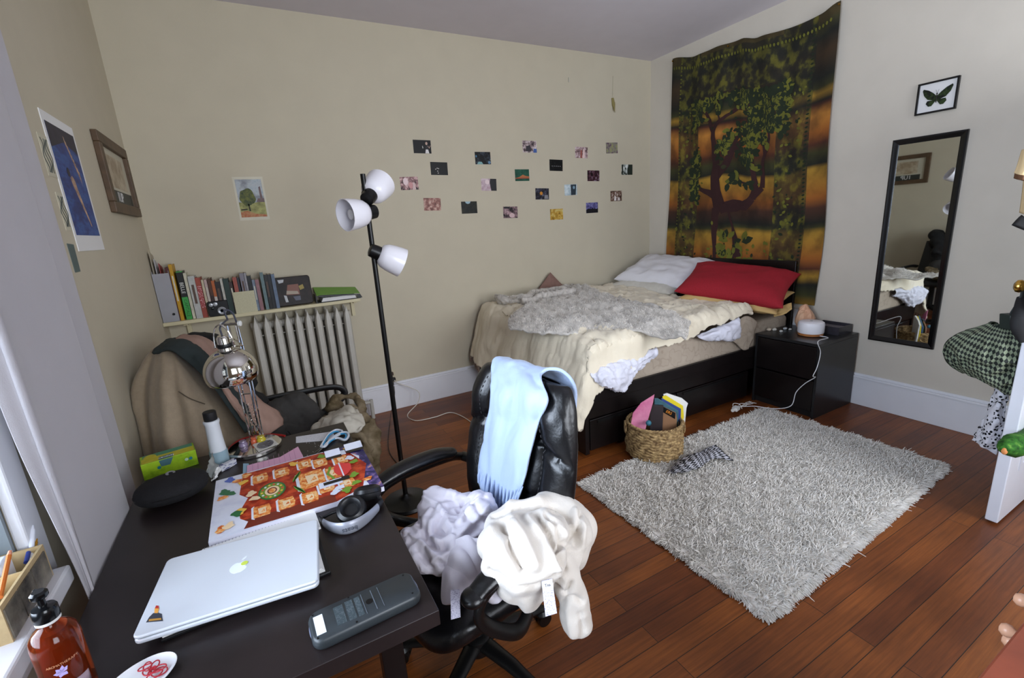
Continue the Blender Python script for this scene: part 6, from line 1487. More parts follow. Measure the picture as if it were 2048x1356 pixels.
for k in range(8):
    q = oz(305 + 10 * math.cos(k * 1.3) * 1.3, 1340 + 8 * math.sin(k * 1.3), DZ + .012); m = MB(); a = rnd.uniform(0, 3.1); b = rnd.uniform(.009, .014)
    R3 = Matrix.Rotation(a, 3, 'Z') @ Matrix.Rotation(rnd.uniform(-.3, .3), 3, 'X'); q.z = DZ + .008 + .002 * k
    m.tube([q + R3 @ Vector((b * math.cos(t), b * .6 * math.sin(t), 0)) for t in np.linspace(0, 6.28, 19)[:-1]], .0013, 6, closed=True)
    tag(m.build('rubber_band', mat('band_red', (176, 36, 50), .4)), 'thin red hair band coiled in the white dish', 'hair band', 'red bands in the dish')
# ------------------------------------------------------------ pencil box on the window sill
SZs = WZ0
pc_ = Vector((-.60, 1.30, SZs)); BM = mat('box_bamboo', (186, 162, 120), .5, var=.15, vs=30)
r = thing('desk_organizer', (-.64, 1.28, SZs), 'wooden box with dark front panels holding pens on the window sill', 'organiser')
x0_, x1_, y0_, y1_ = -.675, -.553, 1.165, 1.385; h_ = .085; m = MB(); m.box(x0_, x1_, y0_, y1_, SZs, SZs + .006)
for q4 in ((x0_, x0_ + .005, y0_, y1_), (x1_ - .005, x1_, y0_, y1_), (x0_ + .005, x1_ - .005, y0_, y0_ + .005), (x0_ + .005, x1_ - .005, y1_ - .005, y1_), (x0_ + .005, x1_ - .005, 1.28, 1.284)): m.box(*q4, SZs + .006, SZs + h_)
m.build('box', BM, r, smooth=False)
m = MB()
for a, b in ((y0_ + .004, 1.23), (1.234, 1.295), (1.299, y1_ - .012)): m.box(x1_, x1_ + .003, a, b, SZs + .004, SZs + h_ - .012)
m.build('front_panel', cmat('panel_smoky', [(.35, (60, 58, 56)), (.65, (150, 142, 126))], 9, rough=.2), r, smooth=False)
def stick(name, px0, px1, zb, zt, rad, m_, label, tip=None):
    a = ox(px0[0], px0[1], -.575); b = ox(px1[0], px1[1], -.58); r_ = thing(name, tuple(a), label, name.replace('_', ' '), 'pens in the sill box')
    MB().cyl(a, b, rad, seg=10).build('barrel', m_, r_); MB().cyl(b, b + (b - a).normalized() * .012, rad * .75, rad * .4, seg=10).build('tip', tip or m_, r_)
PWm = mat('pen_white', (226, 228, 236), .3); PO = mat('pencil_orange', (206, 110, 40), .5)
stick('pen', (62, 1120), (65, 1060), 0, 0, .0052, PWm, 'white click pen standing in the sill box')
stick('pencil', (60, 1130), (72, 1085), 0, 0, .0038, mat('pencil_yellow', (196, 140, 40), .5), 'yellow pencil standing beside the white pen')
stick('pen', (52, 1125), (59, 1098), 0, 0, .0045, mat('pen_blue', (40, 60, 140), .4), 'blue pen standing behind the white one')
a = ox(0, 1195, -.528); b = ox(18, 1112, -.545); r_ = thing('pencil', tuple(a), 'orange pencil leaning over the left of the sill box', 'pencil', 'pens in the sill box'); MB().cyl(a, b, .0045, seg=8).build('barrel', PO, r_); MB().cyl(b, b + (b - a).normalized() * .014, .0045, .003, seg=8).build('eraser', mat('eraser_pink', (226, 150, 120), .6), r_)
tag(MB().box(-.64, -.59, 1.29, 1.345, SZs + .05, SZs + .105).build('eraser_block', PWm, bevel=.008), 'white eraser block in the sill box', 'eraser')
# ------------------------------------------------------------ office chair
LEA = mat('black_leather', (13, 13, 15), .30, var=.15, vs=20, bump=.18, bs=70, spec=.6)
CF = Vector((-.985, -.17, 0)).normalized(); CW = Vector((-CF.y, CF.x, 0)); CW = CW if CW.y < 0 else -CW      # facing, and towards the camera side
CC = Vector((.47, 1.30, 0))
r = thing('office_chair', tuple(CC), 'black leather swivel armchair at the desk with clothes thrown over it', 'office chair')
BB, BT = Vector((.665, 1.315, .50)), Vector((.765, 1.325, 1.045))
BUP = (BT - BB); BH_ = BUP.length; BUP.normalize(); BN = CF - BUP * CF.dot(BUP); BN.normalize(); BWd = CW
def back_pt(u, v, front):
    s = (1 - abs(2 * v - 1) ** 7) ** (1 / 4.) if 0 < v < 1 else 0
    wd_ = (.235 + .045 * math.sin(math.pi * min(1, v * .9 + .1))) 
    th = u; c_, s_ = math.cos(th), math.sin(th)
    X = math.copysign(abs(c_) ** .55, c_); Yd = math.copysign(abs(s_) ** .8, s_)
    x = X * wd_ * (.75 + .25 * s); d_ = 0
    if Yd > 0:
        q = abs(X); b_ = .050 + .028 * math.exp(-((v - .80) / .14) ** 2) + .014 * math.exp(-((v - .25) / .22) ** 2) - .02 * math.exp(-(q / .25) ** 2)
        b_ += .014 * math.exp(-((q - .78) / .16) ** 2)
        vs_ = .56 + .12 * (1 - q * q); b_ -= .028 * math.exp(-((v - vs_) / .018) ** 2); b_ -= .022 * math.exp(-((q - .55) / .035) ** 2) * (v > .18)
        b_ -= .016 * math.exp(-((v - .30) / .02) ** 2) * (q < .55)
        d_ = b_ * Yd
    else: d_ = .030 * Yd
    curve = .02 * (X * X) * 1.0
    p = BB + BUP * (BH_ * v) + BWd * x + BN * (d_ * (.25 + .75 * s) + curve)
    return p
vsamp = [math.sin((k / 64 - .5) * math.pi) * .5 + .5 for k in range(65)]
P = [[back_pt(2 * math.pi * j / 96, v, 1) for j in range(96)] for v in vsamp]
m = MB(); m.grid(P, cv=True)
m.v = [p + BN * (.003 * (ridge((p.x * 2, p.y * 2, p.z), 10, 2) - .4)) for p in m.v]
m.build('backrest', LEA, r, ang=80)
m = MB()
for sg in (-1, 1):
    pts = []
    for k in range(24):
        v = .22 + .72 * k / 23; th = math.acos(sg * .545 ** (1 / .55)) ; th = math.acos(sg * (.62 ** (1 / .55))); pts.append(back_pt(th, v, 1) + BN * .002)
    for k in range(0, 23): m.tube([lerp(pts[k], pts[k + 1], .1), lerp(pts[k], pts[k + 1], .6)], .0012, 4)
m.build('stitching', mat('thread_grey', (60, 60, 62), .6), r)
SC = CC + Vector((-.01, -.01, .455))
m = MB(); m.ball((0, 0, 0), 1, nu=24, nv=60)
def seatp(p):
    x = math.copysign(abs(p.x) ** .45, p.x) * .265; y = math.copysign(abs(p.y) ** .45, p.y) * .275; z = math.copysign(abs(p.z) ** .7, p.z) * .052
    fr_ = max(0, x - .12) / .14; z -= .05 * fr_ ** 2; z -= .010 * math.exp(-((abs(y) - .17) / .012) ** 2) * (z > 0)
    return SC + CF * x + CW * y + UPV * z
m.v = [seatp(p) for p in m.v]; m.v = [p + UPV * .004 * (ridge(p, 9, 6) - .4) for p in m.v]; m.build('seat', LEA, r, ang=80)
for sg in (-1, 1):
    A = CC + CW * (.335 * sg)
    hb = [A - CF * .15 + UPV * .658, A - CF * .08 + UPV * .672, A + CF * .05 + UPV * .672, A + CF * .14 + UPV * .655, A + CF * .19 + UPV * .632]
    m = MB(); m.tube(path(hb, 8), [.030 + .010 * math.sin(math.pi * min(1, .15 + i / 33)) for i in range(33)], 16, flat=.62, up=(0, 0, 1)); e1_, e2_ = path(hb, 8)[0], path(hb, 8)[-1]; m.ball(e1_, (.030, .030, .020)); m.ball(e2_, (.034, .034, .021)); m.build('arm_pad', LEA, r, ang=80)
    lo_ = [A - CF * .21 + UPV * .62, A - CF * .14 + UPV * .638, A + CF * .05 + UPV * .642, A + CF * .15 + UPV * .62, A + CF * .18 + UPV * .57, A + CF * .14 + UPV * .50, A + CF * .06 + UPV * .435, A - CF * .02 - CW * .05 * sg + UPV * .405]
    m = MB(); m.tube(path(lo_, 8), .022, 12, flat=.7); m.tube([A - CF * .21 + UPV * .62, BB + BUP * .14 + CW * .24 * sg], .02, 10); m.build('arm_frame', BLK, r)
m = MB(); m.cyl(CC + UPV * .10, CC + UPV * .39, .028); m.cyl(CC + UPV * .22, CC + UPV * .38, .035); m.obox(CC + UPV * .398, CF * .13, CW * .13, UPV * .012); m.obox(BB - UPV * .07 - CF * .03 + Vector((.0, 0, 0)), CF * .012, CW * .04, UPV * .09); m.obox(CC - CF * .17 + UPV * .40, CF * .1, CW * .04, UPV * .01); m.build('gas_lift', BLK, r)
m = MB(); m.lathe([(.05, .06), (.055, .07), (.05, .12), (.035, .13)], CC); hub = m.build('hub', BLK, r)
for k in range(5):
    a = math.radians(3 + 72 * k); d_ = Vector((math.cos(a), math.sin(a), 0)); s_ = Vector((-d_.y, d_.x, 0))
    m = MB(); m.tube([CC + d_ * .03 + UPV * .098, CC + d_ * .16 + UPV * .092, CC + d_ * .29 + UPV * .068], [.032, .027, .018], 12, flat=.62, up=(0, 0, 1)); m.build('base_leg', BLK, r)
    m = MB(); e = CC + d_ * .285; m.cyl(e + UPV * .07, e + UPV * .03, .008)
    for q_ in (-1, 1): m.cyl(e + s_ * .006 * q_ + UPV * .0285, e + s_ * .024 * q_ + UPV * .0285, .028)
    m.lathe([(.0, .0), (.02, .0), (.031, -.012), (.031, -.02), (.026, -.02)], e + UPV * .066); m.build('castor', BLK, r)
# pale blue garment over the back
PB = mat('cloth_pale_blue', (164, 182, 212), .9, var=.02, bump=.12, bs=300, sheen=.2)
FP = BB + BUP * .30 + BN * .085
def bp_(a, b, d=0.): return opl(a, b, FP + BN * d, BN)
rows = [[bp_(957, 965), bp_(975, 990), bp_(1000, 1018), bp_(1018, 1022, .01), bp_(1034, 1002)],
        [bp_(960, 930), bp_(978, 948, .012), bp_(1002, 968, .0), bp_(1024, 976, .014), bp_(1046, 968)],
        [bp_(967, 880), bp_(990, 890, .015), bp_(1015, 895, -.005), bp_(1040, 900, .015), bp_(1064, 900)],
        [bp_(978, 830), bp_(1000, 835, .018), bp_(1026, 838, -.004), bp_(1052, 842, .016), bp_(1078, 845)],
        [bp_(984, 785, .012), bp_(1008, 785, .028), bp_(1035, 785, .01), bp_(1064, 790, .028), bp_(1096, 800, .015)]]
tp = [BT + BWd * q + BUP * .018 + BN * .045 for q in (-.155, -.10, -.04, .03, .11)]
tb_ = [BT + BWd * q + BUP * .022 - BN * .015 for q in (-.15, -.09, -.03, .05, .15)]
bk_ = [BT + BWd * q - BUP * .03 - BN * .055 for q in (-.14, -.08, -.02, .07, .18)]
bk2 = [BT + BWd * q - BUP * .22 - BN * .060 for q in (-.12, -.07, -.01, .06, .17)]
rows += [tp, tb_, bk_, bk2]
sheet('sweatpants', rows, PB, 80, 46, .010, .010, 9, stretch=(1, 1, .45), fine=.25)
tag(bpy.data.objects['sweatpants'], 'pale blue garment draped over the top of the chair back, leg cuff hanging down', 'clothing')
cf = MB(); rnd = random.Random(1)
for k in range(13):
    t = k / 12; a = lerp(bp_(958, 966, .012), bp_(1036, 1003, .012), t); a2 = Vector(cr([bp_(957, 965, .01), bp_(975, 990, .012), bp_(1000, 1018, .012), bp_(1018, 1022, .02), bp_(1034, 1002, .012)], t)); b = Vector(cr([bp_(960, 935, .012), bp_(978, 953, .02), bp_(1002, 973, .012), bp_(1024, 981, .02), bp_(1046, 973, .012)], t))
    cf.tube([a2, lerp(a2, b, .5) + BN * .003, b], [.004, .0052, .001], 6)
attach(cf.build('gathered_cuff', PB), bpy.data.objects['sweatpants'])
# white shirt heap on the seat
WS = mat('white_ribbed_cloth', (219, 214, 224), .9, var=.02, bump=.15, bs=220)
r = thing('white_shirt', (.42, 1.33, .52), 'crumpled white ribbed shirt heaped on the chair seat next to the desk', 'clothing')
m = MB()
for px, py, z, rx, rr in ((895, 1045, .565, .105, .07), (865, 1075, .56, .085, .065), (925, 1070, .575, .10, .065), (900, 1105, .565, .085, .055), (850, 1110, .555, .055, .045), (832, 1078, .56, .045, .035), (965, 1035, .62, .055, .055), (872, 1012, .60, .065, .05), (938, 1018, .60, .065, .055), (985, 1050, .60, .04, .05), (868, 994, .62, .04, .035), (955, 1000, .65, .035, .035), (855, 1128, .55, .03, .03)):
    m.ball(oz(px, py, z), (rx, rx * .9, rr))
for pts, rr in (([(813, 1064, .585), (822, 1090, .58), (836, 1118, .57), (852, 1138, .56), (868, 1128, .56)], .02), ([(850, 992, .63), (880, 984, .64), (915, 994, .645)], .018), ([(945, 990, .665), (968, 992, .66), (990, 1022, .64)], .02)):
    m.tube(path([oz(a, b, z) for a, b, z in pts], 5), rr, 10)
so_ = fuse('shirt_body', m, WS, r, voxel=.005, amp=.008, s=9, smooth_it=14, fine=.5, o=4)
SF = [([(850, 995), (875, 1010), (895, 1035), (905, 1060)], .010, 6), ([(885, 1028), (862, 1046), (857, 1076), (880, 1086), (905, 1074)], .013, 6), ([(900, 1092), (935, 1054), (975, 1015)], .015, 8), ([(922, 1042), (942, 1012), (958, 992)], .013, 6),
      ([(812, 1064), (845, 1086), (870, 1112), (885, 1121)], .010, 5), ([(868, 1122), (900, 1106), (926, 1080)], .012, 6), ([(835, 1040), (850, 1072), (868, 1094), (892, 1096)], -.020, 6), ([(900, 1012), (922, 1006), (936, 1000)], -.012, 4), ([(918, 1088), (958, 1047), (992, 1036)], -.014, 5),
      ([(926, 1096), (908, 1128), (894, 1160)], -.012, 5), ([(870, 1060), (885, 1066), (900, 1058)], -.014, 5), ([(870, 1030), (885, 1012), (905, 1008)], .010, 5), ([(862, 1020), (846, 1040), (840, 1062)], .010, 5), ([(925, 1000), (916, 1025), (905, 1040)], -.012, 5), ([(950, 1010), (962, 1030), (990, 1040)], -.010, 5),
      ([(878, 1124), (886, 1129)], -.016, 5), ([(835, 1100), (850, 1122), (862, 1136)], -.008, 4), ([(945, 1075), (970, 1060), (990, 1052)], .010, 6)]
creases(so_, SF)
sl = [[oz(a, b, z) for a, b, z in rr] for rr in (((905, 1080, .62), (925, 1075, .63), (950, 1078, .63), (975, 1085, .61)), ((896, 1115, .58), (918, 1110, .61), (945, 1112, .605), (968, 1120, .58)), ((890, 1155, .55), (908, 1150, .575), (932, 1150, .57), (952, 1158, .545)), ((888, 1190, .53), (900, 1188, .545), (918, 1184, .54), (934, 1180, .53)), ((892, 1204, .522), (903, 1210, .53), (916, 1204, .528), (926, 1192, .522)))]
P = loft(sl, 44, 30); m = MB(); m.grid([[p + UPV * (.012 * (ridge((p.x * 1.8, p.y * .7, p.z), 14, 3) - .5)) for p in row] for row in P]); m.build('sleeve', WS, r, solid=.012, so=-1, sub=1, ang=180)
TG = cmat('tag_print', [(.5, (214, 212, 230)), (.62, (150, 146, 178))], 240, stretch=(1, 1, 2.5), rough=.5)
tagP = [oz(a, b, z) for a, b, z in ((901, 1180, .552), (919, 1178, .552), (921, 1234, .50), (902, 1239, .50))]
MB().prism([p + (CAM - p).normalized() * .05 for p in tagP], Vector((0, 0, -.0008))).build('care_tag', TG, r, smooth=False)
# cream sweater over the near arm
SWT = mat('sweater_cream', (213, 205, 195), .95, var=.02, bump=.2, bs=260, sheen=.3)
m = MB()
def sb(px, py, z, rx, ry, rz): m.ball(oz(px, py, z), (rx, ry, rz))
for a in ((1025, 1050, .71, .085, .08, .04), (1005, 1090, .70, .07, .075, .05), (1045, 1095, .71, .095, .08, .055), (1080, 1065, .71, .09, .075, .05), (1012, 1125, .67, .06, .055, .055), (1055, 1135, .68, .08, .06, .06), (1085, 1120, .69, .065, .055, .055),
          (1118, 1035, .67, .08, .085, .06), (1142, 1065, .62, .06, .08, .08), (1100, 1020, .69, .07, .06, .05), (1150, 1035, .65, .04, .06, .055), (1035, 1165, .63, .055, .04, .055), (1070, 1165, .62, .05, .04, .06), (1060, 1188, .59, .042, .035, .045), (1125, 1105, .63, .055, .055, .065), (1150, 1100, .58, .04, .05, .06), (985, 1100, .69, .04, .06, .05), (1146, 1060, .67, .05, .06, .05), (1158, 1050, .64, .045, .06, .06)): sb(*a)
m.tube(path([oz(1110, 1110, .65), oz(1126, 1150, .60), oz(1143, 1190, .53), oz(1151, 1230, .465), oz(1156, 1262, .415)], 8), [.05, .05, .049, .048, .047, .046, .045] + [.043] * 24 + [.038, .03], 20, flat=.75)
m.tube(path([oz(1000, 1030, .70), oz(1020, 1018, .73), oz(1050, 1012, .735), oz(1085, 1005, .73), oz(1125, 1002, .70), oz(1155, 1012, .66), oz(1168, 1045, .60), oz(1163, 1090, .56)], 6), .022, 10)
m.ball(oz(984, 1128, .69), (.035, .03, .035)); m.tube(path([oz(975, 1130, .685), oz(1005, 1158, .66), oz(1035, 1180, .63), oz(1062, 1200, .59)], 6), .020, 10)
r = thing('sweater', tuple(oz(1050, 1095, .6)), 'cream knitted sweater thrown over the near armrest with a sleeve hanging down', 'clothing')
so_ = fuse('sweater_body', m, SWT, r, voxel=.006, amp=.010, s=6, smooth_it=12, fine=.3, o=2.5)
KF = [([(1003, 1050), (1017, 1080), (1030, 1110), (1044, 1138)], -.026, 8), ([(985, 1062), (980, 1098), (992, 1128)], .014, 12), ([(1024, 1040), (1046, 1072), (1062, 1106), (1072, 1130)], .016, 11), ([(1072, 1028), (1098, 1068), (1118, 1108), (1128, 1140)], -.024, 6), ([(1058, 1036), (1086, 1074), (1104, 1110), (1116, 1136)], .012, 7),
      ([(978, 1138), (1002, 1154), (1028, 1170)], -.012, 4), ([(1028, 1178), (1070, 1174), (1104, 1160), (1124, 1140)], -.012, 4), ([(1092, 1028), (1116, 1056), (1124, 1092)], -.014, 5), ([(1106, 1018), (1138, 1038), (1150, 1078)], -.016, 6), ([(1118, 1094), (1140, 1078), (1158, 1056)], -.016, 6), ([(1100, 1046), (1128, 1062), (1136, 1092)], .012, 6), ([(1150, 1020), (1168, 1054), (1164, 1096)], .010, 5),
      ([(1160, 1030), (1158, 1060), (1152, 1090)], -.014, 5), ([(1108, 1172), (1134, 1188), (1142, 1168)], -.016, 5), ([(1126, 1204), (1148, 1196), (1164, 1204)], -.014, 5), ([(1136, 1220), (1140, 1250), (1146, 1280)], .008, 8), ([(1160, 1230), (1166, 1262), (1164, 1286)], -.010, 5), ([(985, 1032), (1010, 1026), (1030, 1016), (1060, 1010)], -.012, 4), ([(1040, 1140), (1060, 1152), (1080, 1150)], -.008, 6), ([(1118, 1140), (1132, 1160), (1128, 1180)], .010, 7)]
creases(so_, KF)
tp_ = [oz(a, b, z) for a, b, z in ((1083, 1162, .66), (1104, 1157, .66), (1114, 1226, .60), (1091, 1233, .60))]
tp_ = [p + (CAM - p).normalized() * .02 for p in tp_]
tg = MB().prism(tp_, Vector((0, 0, -.0008))).build('care_tag', TG, r, smooth=False)
cq = lerp(lerp(tp_[0], tp_[1], .5), lerp(tp_[3], tp_[2], .5), .16); xd = tp_[1] - tp_[0]; yd = tp_[0] - tp_[3]; nn = xd.cross(yd).normalized()
MB().prism([lerp(tp_[0], tp_[3], .02) + nn * .0006, lerp(tp_[1], tp_[2], .02) + nn * .0006, lerp(tp_[1], tp_[2], .3) + nn * .0006, lerp(tp_[0], tp_[3], .3) + nn * .0006], nn * .0003).build('tag_top', PAPER, tg, smooth=False)
text('Tna', .010, cq + nn * .0014, xd, yd, mat('lettering_navy', (50, 50, 80), .5), tg, ext=.0002)
m = MB(); m.ball(oz(990, 1180, .60), (.035, .03, .025)); m.ball(oz(978, 1172, .60), (.02, .03, .02))
tag(fuse('shirt_hem', m, WS, None, voxel=.006, amp=.010, s=22), 'small fold of white cloth peeking out under the cream sweater', 'clothing')

# ------------------------------------------------------------ armchair in the corner with coats
CH2 = mat('armchair_black', (20, 20, 21), .5, var=.1)
r = thing('armchair', (.02, 2.72, 0), 'black office armchair by the radiator buried under coats', 'armchair')
MB().box(-.22, .30, 2.44, 2.98, .40, .47).build('seat', CH2, r, bevel=.03, bseg=4)
m = MB(); P = [[Vector((x, y, z)) for y in (2.62, 2.66, 2.78, 2.94, 2.99)] for x, z in ((-.22, .46), (-.28, .6), (-.34, .75), (-.39, .88), (-.41, .92))]; m.grid(loft(P, 20, 20)); m.build('backrest', CH2, r, solid=.05, so=1)
for y in (2.52, 3.02):
    m = MB(); m.tube(path([(-.25, y, .60), (-.18, y, .61), (-.08, y, .61), (-.03, y, .59), (-.01, y, .55), (-.02, y, .5), (-.05, y, .43)] if y < 2.6 else [(-.25, y, .60), (-.1, y, .62), (.1, y, .62), (.30, y, .61), (.36, y, .56), (.30, y, .5), (.16, y, .43)], 6), .024, 12, flat=.7); m.build('armrest', CH2, r)
m = MB(); m.cyl((.02, 2.72, .08), (.02, 2.72, .40), .03)
for k in range(5):
    a = 1.2566 * k + .5; m.tube([(.02, 2.72, .10), (.02 + .28 * math.cos(a), 2.72 + .28 * math.sin(a), .065)], [.028, .018], 8); m.cyl((.02 + .27 * math.cos(a) - .02, 2.72 + .27 * math.sin(a), .028), (.02 + .27 * math.cos(a) + .02, 2.72 + .27 * math.sin(a), .028), .027)
m.build('star_base', CH2, r)
COAT = mat('coat_beige_wool', (150, 134, 112), .95, var=.06, vs=60, bump=.2, bs=200, sheen=.2)
def yrow(*a): return [oy(px, py, y) for px, py, y in a]
def clampx(R): return [[Vector((max(p.x, XL + .012), p.y, p.z)) for p in row] for row in R]
rows = clampx([yrow((330, 690, 2.80), (338, 685, 2.78), (350, 684, 2.76), (362, 690, 2.76), (372, 700, 2.78)),
    yrow((303, 704, 2.70), (318, 697, 2.62), (338, 697, 2.58), (356, 706, 2.60), (372, 716, 2.66)),
    yrow((283, 738, 2.66), (312, 732, 2.54), (345, 728, 2.48), (378, 738, 2.52), (405, 752, 2.62)),
    yrow((270, 780, 2.64), (308, 780, 2.50), (350, 775, 2.42), (405, 785, 2.46), (452, 800, 2.58)),
    yrow((266, 830, 2.62), (310, 835, 2.46), (365, 830, 2.38), (430, 835, 2.42), (500, 848, 2.54)),
    yrow((272, 880, 2.60), (318, 890, 2.42), (378, 890, 2.34), (455, 885, 2.38), (556, 884, 2.50)),
    yrow((285, 950, 2.58), (332, 960, 2.38), (395, 960, 2.31), (475, 950, 2.34), (572, 935, 2.46)),
    yrow((300, 1010, 2.56), (346, 1030, 2.36), (410, 1030, 2.29), (490, 1020, 2.32), (585, 1000, 2.44))])
P = loft(rows, 90, 90); Q = []
for i, row in enumerate(P):
    q = []
    for j, p in enumerate(row):
        t = i / 90; u_ = j / 90; f_ = 1.5 * (.020 * math.sin(u_ * 19 + 1.2 * math.sin(t * 3) + .6) * max(0, 1 - u_ * 1.1) + .016 * math.sin(u_ * 33 + 2 * t) * max(0, .5 - abs(u_ - .25))) * min(1, t * 2.2) + .010 * (ridge(p, 5, 3) - .4)
        q.append(p + Vector((-.15, -1, .1)) * f_)
    Q.append([Vector((max(p.x, XL + .010), p.y, p.z)) for p in q])
r = thing('beige_coat', (-.3, 2.6, .6), 'beige wool coat hung over the corner armchair', 'coat')
m = MB(); m.grid(Q); m.build('coat_body', COAT, r, solid=.012)
pk = MB(); pk.tube(path([oy(357, 783, 2.40), oy(380, 797, 2.385), oy(410, 808, 2.40)], 6), .0022, 6); pk.build('pocket_seam', mat('seam_dark', (84, 74, 60), .9), r)
def strip(name, rows, m_, label, cat, nu=50, nv=16, th=.012, amp=.010, s=10, o=0):
    sheet(name, clampx(rows), m_, nu, nv, th, amp, s, o=o); ob = bpy.data.objects[name]; return tag(ob, label, cat)
strip('green_scarf', [yrow((306, 708, 2.56), (316, 694, 2.60), (332, 683, 2.66), (350, 678, 2.74)), yrow((340, 702, 2.50), (350, 690, 2.53), (365, 682, 2.58), (385, 683, 2.68)), yrow((372, 722, 2.45), (385, 708, 2.46), (398, 700, 2.50), (412, 704, 2.60)),
    yrow((405, 752, 2.41), (418, 738, 2.42), (432, 735, 2.45), (445, 742, 2.54)), yrow((438, 790, 2.37), (452, 778, 2.38), (466, 776, 2.42), (478, 785, 2.50)), yrow((466, 830, 2.33), (480, 818, 2.34), (494, 815, 2.38), (506, 822, 2.46)), yrow((490, 866, 2.28), (504, 858, 2.29), (516, 855, 2.34), (524, 860, 2.42))],
    mat('scarf_dark_green', (42, 50, 50), .95, var=.1), 'dark green-grey scarf laid diagonally over the beige coat', 'scarf', o=2)
strip('pink_scarf', [yrow((352, 681, 2.62), (360, 674, 2.66), (372, 672, 2.72), (384, 676, 2.78)), yrow((385, 690, 2.55), (395, 680, 2.58), (408, 678, 2.64), (420, 686, 2.70)), yrow((414, 716, 2.50), (426, 706, 2.52), (438, 706, 2.58), (448, 716, 2.66)),
    yrow((446, 756, 2.46), (458, 746, 2.48), (470, 748, 2.54), (482, 760, 2.62)), yrow((478, 800, 2.40), (492, 790, 2.42), (506, 792, 2.47), (520, 804, 2.54)), yrow((506, 848, 2.35), (522, 834, 2.36), (538, 826, 2.40), (556, 826, 2.46)), yrow((520, 880, 2.31), (536, 870, 2.32), (556, 856, 2.36), (566, 850, 2.42))],
    mat('scarf_dusty_pink', (158, 128, 114), .95, var=.08), 'dusty pink scarf lying beside the dark green one on the armchair', 'scarf', o=5)
strip('pink_scarf_fold', [yrow((420, 735, 2.42), (428, 745, 2.40), (440, 760, 2.40)), yrow((445, 775, 2.38), (455, 785, 2.36), (470, 800, 2.36)), yrow((470, 815, 2.33), (480, 822, 2.31), (498, 840, 2.31)), yrow((505, 860, 2.28), (516, 866, 2.27), (530, 880, 2.26))], MC['scarf_dusty_pink'], 'narrow pinkish fold of cloth under the dark green scarf', 'clothing', o=9, th=.008)
m = MB()
for px, py, y, rx, rz in ((395, 690, 2.88, .08, .07), (420, 695, 2.86, .08, .07), (450, 725, 2.82, .08, .08), (480, 765, 2.78, .08, .09), (405, 730, 2.86, .10, .10), (510, 810, 2.74, .07, .08)): m.ball(oy(px, py, y), (rx, .09, rz))
m.v = [Vector((max(p.x, XL + .03), p.y, p.z)) for p in m.v]
tag(fuse('black_jacket', m, mat('jacket_black', (24, 24, 25), .9, var=.1), None, voxel=.010, amp=.014, s=8), 'black jacket hanging behind the two scarves on the armchair', 'jacket')
m = MB()
for px, py, y, rx, rz in ((560, 835, 2.66, .08, .10), (590, 826, 2.68, .10, .12), (615, 835, 2.66, .07, .11), (575, 865, 2.60, .09, .12), (550, 860, 2.56, .08, .12), (605, 880, 2.58, .09, .10), (640, 850, 2.66, .05, .08)): m.ball(oy(px, py, y), (rx, .10, rz))
tag(fuse('grey_hoodie', m, mat('hoodie_charcoal', (54, 52, 50), .95, var=.08, vs=40), None, voxel=.010, amp=.012, s=8, o=3), 'charcoal hooded top heaped on the armchair seat', 'clothing')
KH = cmat('khaki_cloth', [(.38, (70, 58, 34)), (.5, (112, 98, 76)), (.64, (150, 136, 112))], 5, rough=.95)
m = MB()
for px, py, z, rr, rz in ((690, 830, .56, .06, .04), (715, 850, .56, .07, .05), (735, 870, .52, .06, .06), (700, 870, .52, .08, .06), (730, 900, .46, .07, .07), (705, 905, .46, .07, .07), (735, 935, .38, .06, .07), (715, 945, .38, .06, .07), (728, 970, .32, .05, .06), (668, 815, .60, .05, .03), (640, 850, .53, .08, .05)): m.ball(oz(px, py, z), (rr, rr, rz))
for pts in ([(660, 815, .62), (675, 795, .64), (700, 792, .64), (718, 800, .62), (725, 825, .58)], [(700, 815, .60), (720, 830, .60), (745, 850, .56), (755, 880, .50), (748, 930, .40)], [(690, 860, .58), (715, 870, .57), (745, 900, .48)], [(710, 900, .50), (735, 915, .46), (740, 960, .36)]):
    m.tube(path([oz(a, b, z) for a, b, z in pts], 6), .020, 10)
tag(fuse('khaki_trousers', m, KH, None, voxel=.008, amp=.016, s=10, o=7, smooth_it=3), 'khaki camouflage garment spilling off the corner armchair seat', 'clothing')
strip('rumpled_cloth', [[oz(*p) for p in ((622, 868, .57), (650, 872, .60), (690, 868, .60), (722, 862, .60))], [oz(*p) for p in ((624, 856, .60), (655, 850, .63), (690, 846, .65), (730, 846, .61))], [oz(*p) for p in ((640, 842, .61), (662, 835, .64), (695, 828, .66), (718, 828, .62))], [oz(*p) for p in ((660, 828, .60), (672, 822, .62), (690, 814, .65), (704, 812, .62))]],
    mat('cloth_offwhite', (190, 184, 170), .9, var=.04), 'crumpled off-white cloth on top of the khaki garment', 'clothing', nu=30, nv=40, amp=.012, s=14)
